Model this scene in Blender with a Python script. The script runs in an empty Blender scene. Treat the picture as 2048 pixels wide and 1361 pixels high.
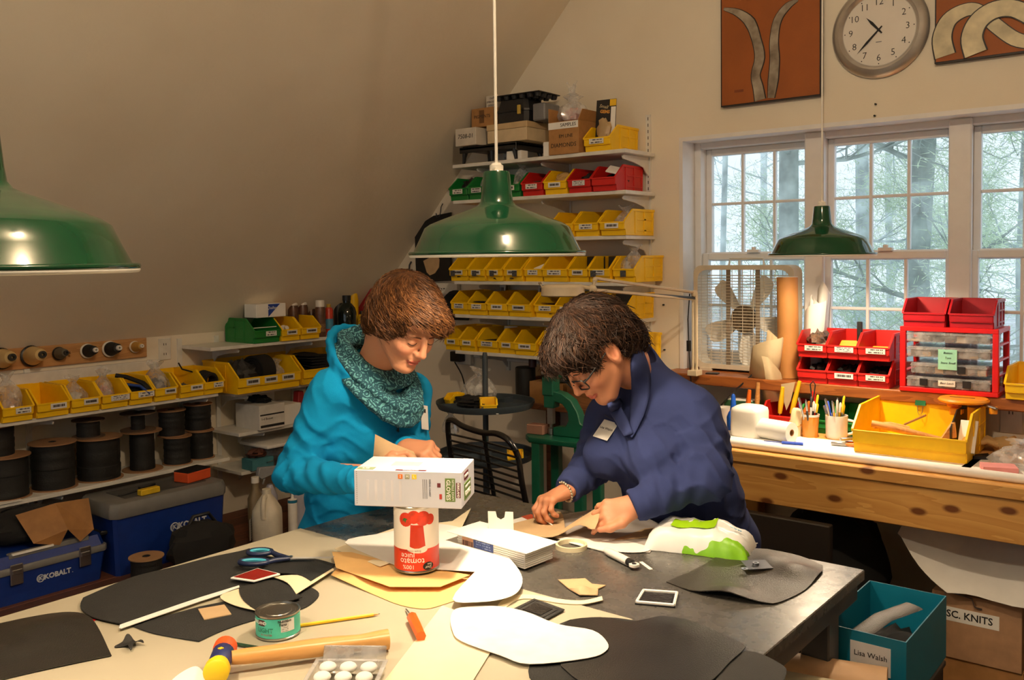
import bpy, bmesh, math, random
import numpy as np
from mathutils import Vector, Matrix, Euler, noise
from mathutils.geometry import delaunay_2d_cdt
SC = bpy.context.scene
C = SC.collection
random.seed(7)
# ---------------------------------------------------------------- camera
cam_data = bpy.data.cameras.new('camera')
cam = bpy.data.objects.new('camera', cam_data)
C.objects.link(cam)
cam_data.sensor_fit = 'HORIZONTAL'
cam_data.sensor_width = 36.0
cam_data.lens = 1836.55 / 2048 * 36.0
cam_data.shift_y = -88.5 / 2048
cam_data.clip_start = 0.05
cam.matrix_world = Matrix(((0.78186, -0.01697, 0.62323, 0.0), (0.62334, 0.04039, -0.7809, 0.0), (-0.01192, 0.99904, 0.04216, 1.67), (0, 0, 0, 1)))
SC.camera = cam
# ---------------------------------------------------------------- overcast daylight
world = bpy.data.worlds.new('overcast_sky')
SC.world = world
world.use_nodes = True
bg = world.node_tree.nodes['Background']
bg.inputs['Color'].default_value = (0.84, 0.94, 1.0, 1)
bg.inputs['Strength'].default_value = 1.3
# ---------------------------------------------------------------- exposure and render settings
vs = SC.view_settings
vs.view_transform = 'Standard'
vs.look = 'None'
vs.exposure = 0.0
vs.gamma = 1.0
vs.use_curve_mapping = False
SC.cycles.max_bounces = 10
SC.cycles.diffuse_bounces = 6
SC.cycles.glossy_bounces = 3
SC.cycles.transparent_max_bounces = 12
SC.cycles.sample_clamp_indirect = 6.0
SC.cycles.caustics_reflective = False
SC.cycles.caustics_refractive = False
BULB_POWER = 20.0          # pendant bulbs, warm
CEILING_BULB_POWER = 95.0  # bare bulb fitting high under the ridge
WARM = (1.0, 0.78, 0.54)
WALL_Y = 4.10
KNEE_X = -4.51
KNEE_Z = 1.27
RIDGE_X = -1.41
RIDGE_Z = 4.58
REAR_Y = -3.2
FAR_X = 1.69
TABLE_Z = 0.90
# ================================================================ helpers
def lin(c):
 c = c / 255.0
 return c / 12.92 if c <= 0.04045 else ((c + 0.055) / 1.055) ** 2.4
def rgb(r, g, b):
 return (lin(r), lin(g), lin(b), 1.0)
class MB:
 """collects vertices and faces for one mesh"""
 def __init__(self):
  self.v = []; self.f = []; self.mi = []
 def add(self, verts, faces, mi=0, M=None):
  o = len(self.v)
  if M is not None:
   verts = [tuple(M @ Vector(p)) for p in verts]
  self.v.extend(verts)
  for f in faces:
   self.f.append([i + o for i in f]); self.mi.append(mi)
  return self
 def box(self, lo, hi, mi=0, M=None):
  x0, y0, z0 = lo; x1, y1, z1 = hi
  v = [(x0,y0,z0),(x1,y0,z0),(x1,y1,z0),(x0,y1,z0),(x0,y0,z1),(x1,y0,z1),(x1,y1,z1),(x0,y1,z1)]
  f = [(0,3,2,1),(4,5,6,7),(0,1,5,4),(1,2,6,5),(2,3,7,6),(3,0,4,7)]
  return self.add(v, f, mi, M)
 def hexa(self, bottom, top, mi=0):
  v = list(bottom) + list(top)
  return self.add(v, [(0,3,2,1),(4,5,6,7),(0,1,5,4),(1,2,6,5),(2,3,7,6),(3,0,4,7)], mi)
 def loft(self, rings, mi=0, caps=(True, True), closed=True, M=None):
  n = len(rings[0]); v = [p for r in rings for p in r]; f = []
  for i in range(len(rings) - 1):
   for j in range(n if closed else n - 1):
    a = i * n + j; b = i * n + (j + 1) % n
    f.append((a, b, b + n, a + n))
  if caps[0]: f.append(tuple(range(n - 1, -1, -1)))
  if caps[1]: f.append(tuple((len(rings) - 1) * n + j for j in range(n)))
  return self.add(v, f, mi, M)
 def lathe(self, prof, seg=24, mi=0, M=None, caps=(False, False)):
  """prof: list of (radius, z)"""
  rings = [[(r * math.cos(2*math.pi*j/seg), r * math.sin(2*math.pi*j/seg), z) for j in range(seg)] for r, z in prof]
  return self.loft(rings, mi, caps, True, M)
 def cyl(self, a, b, r, r2=None, seg=12, mi=0):
  return self.tube([a, b], [r, r if r2 is None else r2], seg, mi)
 def tube(self, pts, r, seg=8, mi=0, closed=False, flat=1.0, up=None):
  pts = [Vector(p) for p in pts]; n = len(pts)
  if not isinstance(r, (list, tuple)): r = [r] * n
  rings = []; ref = Vector(up) if up is not None else None
  for i, p in enumerate(pts):
   if closed:
    t = pts[(i+1) % n] - pts[i-1]
   else:
    t = pts[min(i+1, n-1)] - pts[max(i-1, 0)]
   t = t.normalized() if t.length > 1e-9 else Vector((0,0,1))
   if ref is None:
    ref = Vector((0,0,1)) if abs(t.z) < 0.9 else Vector((1,0,0))
   u = ref - t * ref.dot(t)
   if u.length < 1e-6:
    u = t.orthogonal()
   u.normalize(); w = t.cross(u)
   if up is None: ref = u
   rings.append([tuple(p + (u * math.cos(2*math.pi*j/seg) * flat + w * math.sin(2*math.pi*j/seg)) * r[i]) for j in range(seg)])
  if closed:
   rings.append(rings[0])
   return self.loft(rings, mi, (False, False))
  return self.loft(rings, mi)
 def prism(self, poly, lo, hi, axis='z', mi=0, M=None):
  """poly in the two other axes, extruded along axis from lo to hi"""
  def P(a, b, c):
   return {'z': (a, b, c), 'y': (a, c, b), 'x': (c, a, b)}[axis]
  n = len(poly)
  v = [P(a, b, lo) for a, b in poly] + [P(a, b, hi) for a, b in poly]
  f = [tuple(range(n - 1, -1, -1)), tuple(range(n, 2 * n))]
  f += [(i, (i + 1) % n, (i + 1) % n + n, i + n) for i in range(n)]
  return self.add(v, f, mi, M)
 def torus(self, R, r, seg=32, rs=8, M=None, mi=0):
  rings = []
  for i in range(seg + 1):
   a = 2 * math.pi * i / seg
   rings.append([((R + r * math.cos(2*math.pi*j/rs)) * math.cos(a), (R + r * math.cos(2*math.pi*j/rs)) * math.sin(a), r * math.sin(2*math.pi*j/rs)) for j in range(rs)])
  return self.loft(rings, mi, (False, False), True, M)
 def ball(self, c, r, seg=14, rings=9, mi=0, M=None):
  if not isinstance(r, (tuple, list)): r = (r, r, r)
  v = [(c[0], c[1], c[2] - r[2])]; f = []
  for i in range(1, rings):
   t = math.pi * i / rings - math.pi / 2
   for j in range(seg):
    a = 2 * math.pi * j / seg
    v.append((c[0] + r[0]*math.cos(t)*math.cos(a), c[1] + r[1]*math.cos(t)*math.sin(a), c[2] + r[2]*math.sin(t)))
  v.append((c[0], c[1], c[2] + r[2])); last = len(v) - 1
  for j in range(seg):
   f.append((0, 1 + (j+1) % seg, 1 + j))
   f.append((last, last - seg + j, last - seg + (j+1) % seg))
  for i in range(rings - 2):
   for j in range(seg):
    a = 1 + i*seg + j; b = 1 + i*seg + (j+1) % seg
    f.append((a, b, b + seg, a + seg))
  return self.add(v, f, mi, M)
 def mesh(self, name, bevel=0.0, smooth=None, segs=1):
  me = bpy.data.meshes.new(name)
  me.from_pydata([tuple(p) for p in self.v], [], self.f)
  if any(self.mi):
   me.polygons.foreach_set('material_index', self.mi)
  fix(me, bevel, segs)
  if smooth:
   shade(me, smooth)
  return me
def fix(me, bevel=0.0, segs=1):
 bm = bmesh.new(); bm.from_mesh(me)
 bmesh.ops.recalc_face_normals(bm, faces=bm.faces)
 if bevel:
  es = [e for e in bm.edges if len(e.link_faces) == 2 and e.calc_face_angle(0) > 0.5]
  bmesh.ops.bevel(bm, geom=es, offset=bevel, segments=segs, profile=0.5, affect='EDGES', clamp_overlap=True)
 bm.to_mesh(me); bm.free()
def shade(me, angle=40):
 me.shade_smooth()
 if angle < 179:
  me.set_sharp_from_angle(angle=math.radians(angle))
def obj(name, mb, m, parent=None, bevel=0.0, smooth=35, loc=None, rot=None, segs=1):
 me = mb if isinstance(mb, bpy.types.Mesh) else mb.mesh(name, bevel, smooth, segs)
 o = bpy.data.objects.new(name, me)
 C.objects.link(o)
 for x in (m if isinstance(m, (list, tuple)) else [m]):
  if x is not None and not (isinstance(mb, bpy.types.Mesh) and len(me.materials)):
   me.materials.append(x)
 if parent is not None: o.parent = parent
 if loc is not None: o.location = loc
 if rot is not None: o.rotation_euler = rot
 return o
def tag(o, label, cat, group=None, kind=None):
 o['label'] = label; o['category'] = cat
 if group: o['group'] = group
 if kind: o['kind'] = kind
 return o
def thing(name, label, cat, loc=(0, 0, 0), rotz=0.0, group=None, rot=None):
 o = bpy.data.objects.new(name, None)
 o.empty_display_size = 0.05
 C.objects.link(o)
 o.location = loc
 o.rotation_euler = rot if rot is not None else (0, 0, rotz)
 return tag(o, label, cat, group)
def struct(name, mb, m, parent=None, **k):
 o = obj(name, mb, m, parent, **k)
 if parent is None: o['kind'] = 'structure'
 return o
def stuff(o, label, cat):
 o['kind'] = 'stuff'
 return tag(o, label, cat)
def text_mesh(s, size, align='CENTER', depth=0.0003, shear=0.0, spacing=1.0, bold=0.0):
 cu = bpy.data.curves.new('lettering', 'FONT')
 cu.body = s; cu.size = size; cu.align_x = align; cu.align_y = 'CENTER'
 cu.extrude = depth; cu.shear = shear; cu.resolution_u = 2; cu.space_character = spacing; cu.offset = bold
 o = bpy.data.objects.new('lettering', cu)
 me = bpy.data.meshes.new_from_object(o)
 bpy.data.objects.remove(o); bpy.data.curves.remove(cu)
 return me
def text(s, size, m, parent, loc, rot, name='lettering', sx=1.0, **k):
 me = text_mesh(s, size, **k)
 me.materials.clear()
 o = obj(name, me, m, parent, loc=loc, rot=rot)
 o.scale = (sx, 1, 1)
 return o
def spline(pts, n=6, closed=False):
 """Catmull-Rom through 2-D or 3-D points"""
 P = [np.array(p, float) for p in pts]; out = []
 N = len(P)
 for i in range(N if closed else N - 1):
  p0 = P[(i-1) % N] if closed else P[max(i-1, 0)]
  p1 = P[i]; p2 = P[(i+1) % N]
  p3 = P[(i+2) % N] if closed else P[min(i+2, N-1)]
  for k in range(n):
   t = k / n
   out.append(tuple(0.5*((2*p1)+(-p0+p2)*t+(2*p0-5*p1+4*p2-p3)*t*t+(-p0+3*p1-3*p2+p3)*t**3)))
 if not closed: out.append(tuple(P[-1]))
 return out
def outline(pts, n=5):
 """closed outline; a point written (x, y, 1) is a sharp corner"""
 N = len(pts); out = []
 sharp = [len(p) > 2 for p in pts]
 P = [np.array(p[:2], float) for p in pts]
 for i in range(N):
  p1, p2 = P[i], P[(i+1) % N]
  if sharp[i] and sharp[(i+1) % N]:
   out.append(tuple(p1)); continue
  p0 = p1 if sharp[i] else P[i-1]
  p3 = p2 if sharp[(i+1) % N] else P[(i+2) % N]
  for k in range(n):
   t = k / n
   out.append(tuple(0.5*((2*p1)+(-p0+p2)*t+(2*p0-5*p1+4*p2-p3)*t*t+(-p0+3*p1-3*p2+p3)*t**3)))
 return out
def sheet_mesh(name, poly, z0, thick=0.002, h=None, step=0.03, smooth=60):
 """a flat flexible sheet with outline poly (world x, y), height function h(x, y)"""
 pts = [Vector(p[:2]) for p in poly]; n = len(pts)
 edges = [(i, (i + 1) % n) for i in range(n)]
 xs = [p.x for p in pts]; ys = [p.y for p in pts]
 if step:
  nx = int((max(xs) - min(xs)) / step); ny = int((max(ys) - min(ys)) / step)
  for i in range(1, nx + 1):
   for j in range(1, ny + 1):
    q = Vector((min(xs) + i * step, min(ys) + (j + 0.5 * (i % 2)) * step))
    if inside(q, pts) and min((q - p).length for p in pts) > step * 0.45:
     pts.append(q)
 v2, e2, f2, *_ = delaunay_2d_cdt(pts, edges, [list(range(n))], 1, 1e-6)
 hz = [(h(p.x, p.y) if h else 0.0) for p in v2]
 me = bpy.data.meshes.new(name)
 bm = bmesh.new()
 tv = [bm.verts.new((p.x, p.y, z0 + thick + hz[i])) for i, p in enumerate(v2)]
 bv = [bm.verts.new((p.x, p.y, z0 + hz[i])) for i, p in enumerate(v2)]
 for f in f2:
  try:
   bm.faces.new([tv[i] for i in f]); bm.faces.new([bv[i] for i in reversed(f)])
  except ValueError:
   pass
 bm.edges.ensure_lookup_table()
 top = set(tv)
 m = {t: b for t, b in zip(tv, bv)}
 for e in list(bm.edges):
  if len(e.link_faces) == 1 and e.verts[0] in top:
   a, b = e.verts
   bm.faces.new([a, b, m[b], m[a]])
 bmesh.ops.recalc_face_normals(bm, faces=bm.faces)
 bm.to_mesh(me); bm.free()
 if smooth: shade(me, smooth)
 return me
def inside(q, poly):
 c = False; n = len(poly)
 for i in range(n):
  a, b = poly[i], poly[i-1]
  if (a.y > q.y) != (b.y > q.y) and q.x < (b.x - a.x) * (q.y - a.y) / (b.y - a.y) + a.x:
   c = not c
 return c
def blob_mesh(name, r, lump=0.25, freq=6.0, seed=0, seg=18, rings=12, flat_bottom=True):
 """a lumpy crumpled solid (bags, bundles): radii r, resting on z = 0"""
 mb = MB(); mb.ball((0, 0, 0), 1.0, seg, rings)
 out = []
 for p in mb.v:
  q = Vector(p)
  k = 1 + lump * noise.noise(q * freq * 0.5 + Vector((seed * 7.3, 1.1, 2.7))) + lump * 0.5 * noise.noise(q * freq + Vector((3.3, seed * 3.1, 0)))
  z = q.z * k
  if flat_bottom: z = max(z, -0.75)
  out.append((q.x * k * r[0], q.y * k * r[1], (z + (0.75 if flat_bottom else 1)) * r[2]))
 mb.v = out
 return mb.mesh(name, smooth=30)
# ---------------------------------------------------------------- materials
MATS = {}
def nodes_of(name):
 m = bpy.data.materials.new(name); m.use_nodes = True
 nt = m.node_tree; b = nt.nodes['Principled BSDF']
 return m, nt, b
def nd(nt, t, **k):
 n = nt.nodes.new(t)
 for a, v in k.items(): setattr(n, a, v)
 return n
def mat(name, c, rough=0.5, metal=0.0, var=0.08, scale=18.0, bump=0.0, bscale=80.0, spec=0.5, coat=0.0, alpha=1.0, trans=0.0, coord='Object', sheen=0.0, detail=3.0, c2=None, stretch=(1,1,1)):
 """plain procedural paint / plastic / paper: colour with soft noise variation and fine relief"""
 if name in MATS: return MATS[name]
 m, nt, b = nodes_of(name)
 tc = nd(nt, 'ShaderNodeTexCoord'); mp = nd(nt, 'ShaderNodeMapping')
 mp.inputs['Scale'].default_value = stretch
 nt.links.new(tc.outputs[coord], mp.inputs['Vector'])
 nz = nd(nt, 'ShaderNodeTexNoise'); nz.inputs['Scale'].default_value = scale; nz.inputs['Detail'].default_value = detail
 nt.links.new(mp.outputs[0], nz.inputs['Vector'])
 cr = nd(nt, 'ShaderNodeValToRGB')
 col = rgb(*c); lo = rgb(*c2) if c2 else tuple(x * (1 - var) for x in col[:3]) + (1,)
 hi = col if c2 else tuple(min(1, x * (1 + var)) for x in col[:3]) + (1,)
 cr.color_ramp.elements[0].position = 0.3; cr.color_ramp.elements[0].color = lo
 cr.color_ramp.elements[1].position = 0.7; cr.color_ramp.elements[1].color = hi
 nt.links.new(nz.outputs['Fac'], cr.inputs['Fac'])
 nt.links.new(cr.outputs['Color'], b.inputs['Base Color'])
 b.inputs['Roughness'].default_value = rough
 b.inputs['Metallic'].default_value = metal
 b.inputs['Specular IOR Level'].default_value = spec
 b.inputs['Coat Weight'].default_value = coat
 b.inputs['Alpha'].default_value = alpha
 b.inputs['Transmission Weight'].default_value = trans
 b.inputs['Sheen Weight'].default_value = sheen
 if bump:
  n2 = nd(nt, 'ShaderNodeTexNoise'); n2.inputs['Scale'].default_value = bscale; n2.inputs['Detail'].default_value = 4
  bp = nd(nt, 'ShaderNodeBump'); bp.inputs['Strength'].default_value = bump; bp.inputs['Distance'].default_value = 0.004
  nt.links.new(tc.outputs[coord], n2.inputs['Vector'])
  nt.links.new(n2.outputs['Fac'], bp.inputs['Height'])
  nt.links.new(bp.outputs['Normal'], b.inputs['Normal'])
 MATS[name] = m
 return m
def wood(name, c1, c2, axis='x', scale=3.0, rough=0.45, knots=False, ring=10.0, bump=0.08):
 """grain running along the given axis"""
 if name in MATS: return MATS[name]
 m, nt, b = nodes_of(name)
 tc = nd(nt, 'ShaderNodeTexCoord'); mp = nd(nt, 'ShaderNodeMapping')
 st = {'x': (0.12, 1, 1), 'y': (1, 0.12, 1), 'z': (1, 1, 0.12)}[axis]
 mp.inputs['Scale'].default_value = tuple(s * scale for s in st)
 nt.links.new(tc.outputs['Object'], mp.inputs['Vector'])
 nz = nd(nt, 'ShaderNodeTexNoise'); nz.inputs['Scale'].default_value = 2.2; nz.inputs['Detail'].default_value = 4; nz.inputs['Distortion'].default_value = 0.6
 nt.links.new(mp.outputs[0], nz.inputs['Vector'])
 mu = nd(nt, 'ShaderNodeMath', operation='MULTIPLY'); mu.inputs[1].default_value = ring
 fr = nd(nt, 'ShaderNodeMath', operation='FRACT')
 nt.links.new(nz.outputs['Fac'], mu.inputs[0]); nt.links.new(mu.outputs[0], fr.inputs[0])
 cr = nd(nt, 'ShaderNodeValToRGB')
 cr.color_ramp.elements[0].color = rgb(*c1); cr.color_ramp.elements[1].color = rgb(*c2)
 cr.color_ramp.elements[0].position = 0.05; cr.color_ramp.elements[1].position = 0.95
 nt.links.new(fr.outputs[0], cr.inputs['Fac'])
 last = cr.outputs['Color']
 if knots:
  vo = nd(nt, 'ShaderNodeTexVoronoi', voronoi_dimensions='2D'); vo.inputs['Scale'].default_value = 1.0
  sx = nd(nt, 'ShaderNodeSeparateXYZ'); cx = nd(nt, 'ShaderNodeCombineXYZ'); mk = nd(nt, 'ShaderNodeMapping'); mk.inputs['Scale'].default_value = (3.2, 6.5, 1)
  nt.links.new(tc.outputs['Object'], sx.inputs[0]); nt.links.new(sx.outputs['X'], cx.inputs[0]); nt.links.new(sx.outputs['Z'], cx.inputs[1])
  nt.links.new(cx.outputs[0], mk.inputs['Vector']); nt.links.new(mk.outputs[0], vo.inputs['Vector'])
  c3 = nd(nt, 'ShaderNodeValToRGB'); c3.color_ramp.elements[0].position = 0.06; c3.color_ramp.elements[1].position = 0.11
  c3.color_ramp.elements[0].color = (1, 1, 1, 1); c3.color_ramp.elements[1].color = (0, 0, 0, 1)
  nt.links.new(vo.outputs['Distance'], c3.inputs['Fac'])
  mx = nd(nt, 'ShaderNodeMix', data_type='RGBA')
  nt.links.new(c3.outputs['Color'], mx.inputs['Factor'])
  nt.links.new(last, mx.inputs['A']); mx.inputs['B'].default_value = rgb(112, 64, 28)
  last = mx.outputs['Result']
 nt.links.new(last, b.inputs['Base Color'])
 b.inputs['Roughness'].default_value = rough
 bp = nd(nt, 'ShaderNodeBump'); bp.inputs['Strength'].default_value = bump; bp.inputs['Distance'].default_value = 0.003
 nt.links.new(fr.outputs[0], bp.inputs['Height']); nt.links.new(bp.outputs['Normal'], b.inputs['Normal'])
 MATS[name] = m
 return m
def glassy(name, c=(255, 255, 255), gloss=0.06, rough=0.02, tint=1.0, milk=0.0, milk_c=(235, 235, 235)):
 """thin clear pane or film: transparent with a glossy share, optionally a milky diffuse share"""
 if name in MATS: return MATS[name]
 m = bpy.data.materials.new(name); m.use_nodes = True
 nt = m.node_tree; nt.nodes.clear()
 out = nd(nt, 'ShaderNodeOutputMaterial')
 tr = nd(nt, 'ShaderNodeBsdfTransparent'); tr.inputs['Color'].default_value = rgb(*c)
 gl = nd(nt, 'ShaderNodeBsdfGlossy'); gl.inputs['Roughness'].default_value = rough
 mx = nd(nt, 'ShaderNodeMixShader')
 mx.inputs['Fac'].default_value = gloss
 a = tr.outputs[0]
 if milk:
  df = nd(nt, 'ShaderNodeBsdfDiffuse'); df.inputs['Color'].default_value = rgb(*milk_c)
  m2 = nd(nt, 'ShaderNodeMixShader')
  tc = nd(nt, 'ShaderNodeTexCoord'); nz = nd(nt, 'ShaderNodeTexNoise'); nz.inputs['Scale'].default_value = 25
  mr = nd(nt, 'ShaderNodeMapRange'); mr.inputs['From Min'].default_value = 0.3; mr.inputs['From Max'].default_value = 0.7
  mr.inputs['To Min'].default_value = milk * 0.4; mr.inputs['To Max'].default_value = min(1, milk * 1.6)
  nt.links.new(tc.outputs['Object'], nz.inputs['Vector']); nt.links.new(nz.outputs['Fac'], mr.inputs['Value'])
  nt.links.new(mr.outputs[0], m2.inputs['Fac'])
  nt.links.new(a, m2.inputs[1]); nt.links.new(df.outputs[0], m2.inputs[2]); a = m2.outputs[0]
 nt.links.new(a, mx.inputs[1]); nt.links.new(gl.outputs[0], mx.inputs[2])
 nt.links.new(mx.outputs[0], out.inputs['Surface'])
 MATS[name] = m
 return m
def print_label(name, paper=(225, 222, 215), ink=(70, 65, 65), rows=2.0, seed=0.0, dens=0.5, margin=0.12):
 """a printed sticker seen from too far to read: short dark word-like runs on paper"""
 if name in MATS: return MATS[name]
 m, nt, b = nodes_of(name)
 tc = nd(nt, 'ShaderNodeTexCoord'); sp = nd(nt, 'ShaderNodeSeparateXYZ')
 nt.links.new(tc.outputs['Generated'], sp.inputs[0])
 def mth(op, a, bb=None):
  n = nd(nt, 'ShaderNodeMath', operation=op)
  for i, x in enumerate((a, bb)):
   if x is None: continue
   if isinstance(x, (int, float)): n.inputs[i].default_value = x
   else: nt.links.new(x, n.inputs[i])
  return n.outputs[0]
 x, z = sp.outputs['X'], sp.outputs['Z']
 zr = mth('MULTIPLY', z, rows)
 band = mth('MULTIPLY', mth('GREATER_THAN', mth('FRACT', zr), 0.3), mth('LESS_THAN', mth('FRACT', zr), 0.75))
 inx = mth('LESS_THAN', mth('ABSOLUTE', mth('SUBTRACT', x, 0.5)), 0.5 - margin)
 cb = nd(nt, 'ShaderNodeCombineXYZ')
 nt.links.new(mth('MULTIPLY', x, 26.0), cb.inputs[0]); nt.links.new(mth('MULTIPLY', mth('FLOOR', zr), 7.7), cb.inputs[1]); cb.inputs[2].default_value = seed
 nz = nd(nt, 'ShaderNodeTexNoise'); nz.inputs['Scale'].default_value = 1.0; nz.inputs['Detail'].default_value = 2
 nt.links.new(cb.outputs[0], nz.inputs['Vector'])
 ink_f = mth('MULTIPLY', mth('MULTIPLY', band, inx), mth('GREATER_THAN', nz.outputs['Fac'], 1 - dens))
 mx = nd(nt, 'ShaderNodeMix', data_type='RGBA')
 nt.links.new(ink_f, mx.inputs['Factor'])
 mx.inputs['A'].default_value = rgb(*paper); mx.inputs['B'].default_value = rgb(*ink)
 nt.links.new(mx.outputs['Result'], b.inputs['Base Color'])
 b.inputs['Roughness'].default_value = 0.6
 MATS[name] = m
 return m
def emit(name, c, strength):
 if name in MATS: return MATS[name]
 m, nt, b = nodes_of(name)
 b.inputs['Base Color'].default_value = (1, 1, 1, 1)
 b.inputs['Emission Color'].default_value = c
 b.inputs['Emission Strength'].default_value = strength
 MATS[name] = m
 return m
ORD = ['first', 'second', 'third', 'fourth', 'fifth', 'sixth', 'seventh', 'eighth', 'ninth', 'tenth', 'eleventh', 'twelfth']
PI = math.pi
WHITE_PAINT = mat('white_shelf_paint', (222, 220, 212), 0.45)
BLACK_PLASTIC = mat('black_plastic', (26, 26, 27), 0.4)
BLACK_CLOTH = mat('black_webbing', (16, 15, 15), 0.8, bump=0.4, bscale=300)
STEEL = mat('steel', (170, 172, 175), 0.3, 1.0)
DARK_STEEL = mat('dark_steel', (80, 82, 85), 0.4, 0.9)
PAPER = mat('white_paper', (238, 236, 230), 0.7, var=0.03)
INK = mat('black_ink', (25, 24, 24), 0.7)
CARDBOARD = mat('brown_cardboard', (168, 122, 72), 0.8, var=0.1, scale=30)
CLEAR_BAG = glassy('clear_plastic_bag', (250, 250, 250), 0.10, 0.18, milk=0.28)
CLEAR_BOX = glassy('clear_plastic_box', (240, 240, 240), 0.08, 0.08, milk=0.25)
GREEN_BIN = mat('green_bin_plastic', (20, 118, 48), 0.42, var=0.05)
YELLOW_BIN = mat('yellow_bin_plastic', (248, 200, 8), 0.42, var=0.05)
RED_BIN = mat('red_bin_plastic', (198, 28, 22), 0.42, var=0.05)
# ================================================================ the room
def wall_material():
 m, nt, b = nodes_of('wall_paint')
 tc = nd(nt, 'ShaderNodeTexCoord')
 n1 = nd(nt, 'ShaderNodeTexNoise'); n1.inputs['Scale'].default_value = 1.7; n1.inputs['Detail'].default_value = 5
 nt.links.new(tc.outputs['Object'], n1.inputs['Vector'])
 cr = nd(nt, 'ShaderNodeValToRGB')
 cr.color_ramp.elements[0].position = 0.3; cr.color_ramp.elements[0].color = rgb(224, 213, 192)
 cr.color_ramp.elements[1].position = 0.7; cr.color_ramp.elements[1].color = rgb(233, 224, 205)
 nt.links.new(n1.outputs['Fac'], cr.inputs['Fac']); nt.links.new(cr.outputs['Color'], b.inputs['Base Color'])
 n2 = nd(nt, 'ShaderNodeTexNoise'); n2.inputs['Scale'].default_value = 14; n2.inputs['Detail'].default_value = 8; n2.inputs['Roughness'].default_value = 0.65
 nt.links.new(tc.outputs['Object'], n2.inputs['Vector'])
 bp = nd(nt, 'ShaderNodeBump'); bp.inputs['Strength'].default_value = 0.35; bp.inputs['Distance'].default_value = 0.006
 nt.links.new(n2.outputs['Fac'], bp.inputs['Height']); nt.links.new(bp.outputs['Normal'], b.inputs['Normal'])
 b.inputs['Roughness'].default_value = 0.85
 return m
WALL = wall_material()
FLOOR_M = mat('dark_brown_floor', (74, 50, 36), 0.6, var=0.25, scale=6, bump=0.2)
WX0, WX1, WZ0, WZ1 = -2.20, -0.30, 1.10, 2.25
def gable(y, name, hole, thick):
 """pentagonal gable wall with one rectangular opening"""
 mb = MB()
 x0, x1, z0, z1 = hole
 def top(x):
  return KNEE_Z + (x - KNEE_X) * 1.0677 if x <= RIDGE_X else RIDGE_Z - (x - RIDGE_X) * 1.0677
 ya, yb = (y, y + thick)
 def col(xa, xb, za, zb=None):
  xs = [xa] + ([RIDGE_X] if xa < RIDGE_X < xb else []) + [xb]
  for p, q in zip(xs[:-1], xs[1:]):
   mb.hexa([(p, ya, za), (q, ya, za), (q, yb, za), (p, yb, za)],
     [(p, ya, zb or top(p)), (q, ya, zb or top(q)), (q, yb, zb or top(q)), (p, yb, zb or top(p))])
 col(KNEE_X - 0.12, x0, -0.1); col(x1, FAR_X + 0.12, -0.1)
 col(x0, x1, -0.1, z0); col(x0, x1, z1)
 return struct(name, mb, WALL, smooth=None)
gable(WALL_Y, 'wall_back', (WX0, WX1, WZ0, WZ1), 0.22)
gable(REAR_Y - 0.22, 'wall_front', (-3.3, 0.5, 0.9, 2.6), 0.22)
struct('wall_left', MB().box((KNEE_X - 0.12, REAR_Y, -0.1), (KNEE_X, WALL_Y, KNEE_Z + 0.02)), WALL, smooth=None)
struct('wall_right', MB().box((FAR_X, REAR_Y, -0.1), (FAR_X + 0.12, WALL_Y, KNEE_Z + 0.02)), WALL, smooth=None)
for nm, xa, za, xb, zb in (('ceiling', KNEE_X, KNEE_Z, RIDGE_X, RIDGE_Z), ('ceiling', RIDGE_X, RIDGE_Z, FAR_X, KNEE_Z)):
 mb = MB()
 mb.hexa([(xa, REAR_Y - .2, za), (xb, REAR_Y - .2, zb), (xb, WALL_Y + .2, zb), (xa, WALL_Y + .2, za)],
   [(xa, REAR_Y - .2, za + .15), (xb, REAR_Y - .2, zb + .15), (xb, WALL_Y + .2, zb + .15), (xa, WALL_Y + .2, za + .15)])
 struct(nm, mb, WALL, smooth=None)
floor = struct('floor', MB().box((KNEE_X - .1, REAR_Y - .2, -0.12), (FAR_X + .1, WALL_Y + .2, -0.012)), FLOOR_M, smooth=None)
tile_mats = [mat('floor_brick_%s' % n, c, 0.6, var=0.15, scale=9, bump=0.15) for n, c in (('rust', (96, 56, 38)), ('brown', (82, 52, 38)), ('dark', (66, 44, 34)))]
tile_me = MB().box((-.148, -.073, -.012), (.148, .073, 0)).mesh('floor_tile', 0.003)
tms = []
for tm in tile_mats:
 q = tile_me.copy(); q.materials.append(tm); tms.append(q)
for i in range(9):
 for j in range(24):
  x = -4.35 + i * .302; y = .55 + j * .149
  if x > -2.15 or y > 4.0: continue
  if -4.5 < x < -4.05: continue
  obj('floor_tile', random.choice(tms), None, floor, loc=(x, y, 0))
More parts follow.
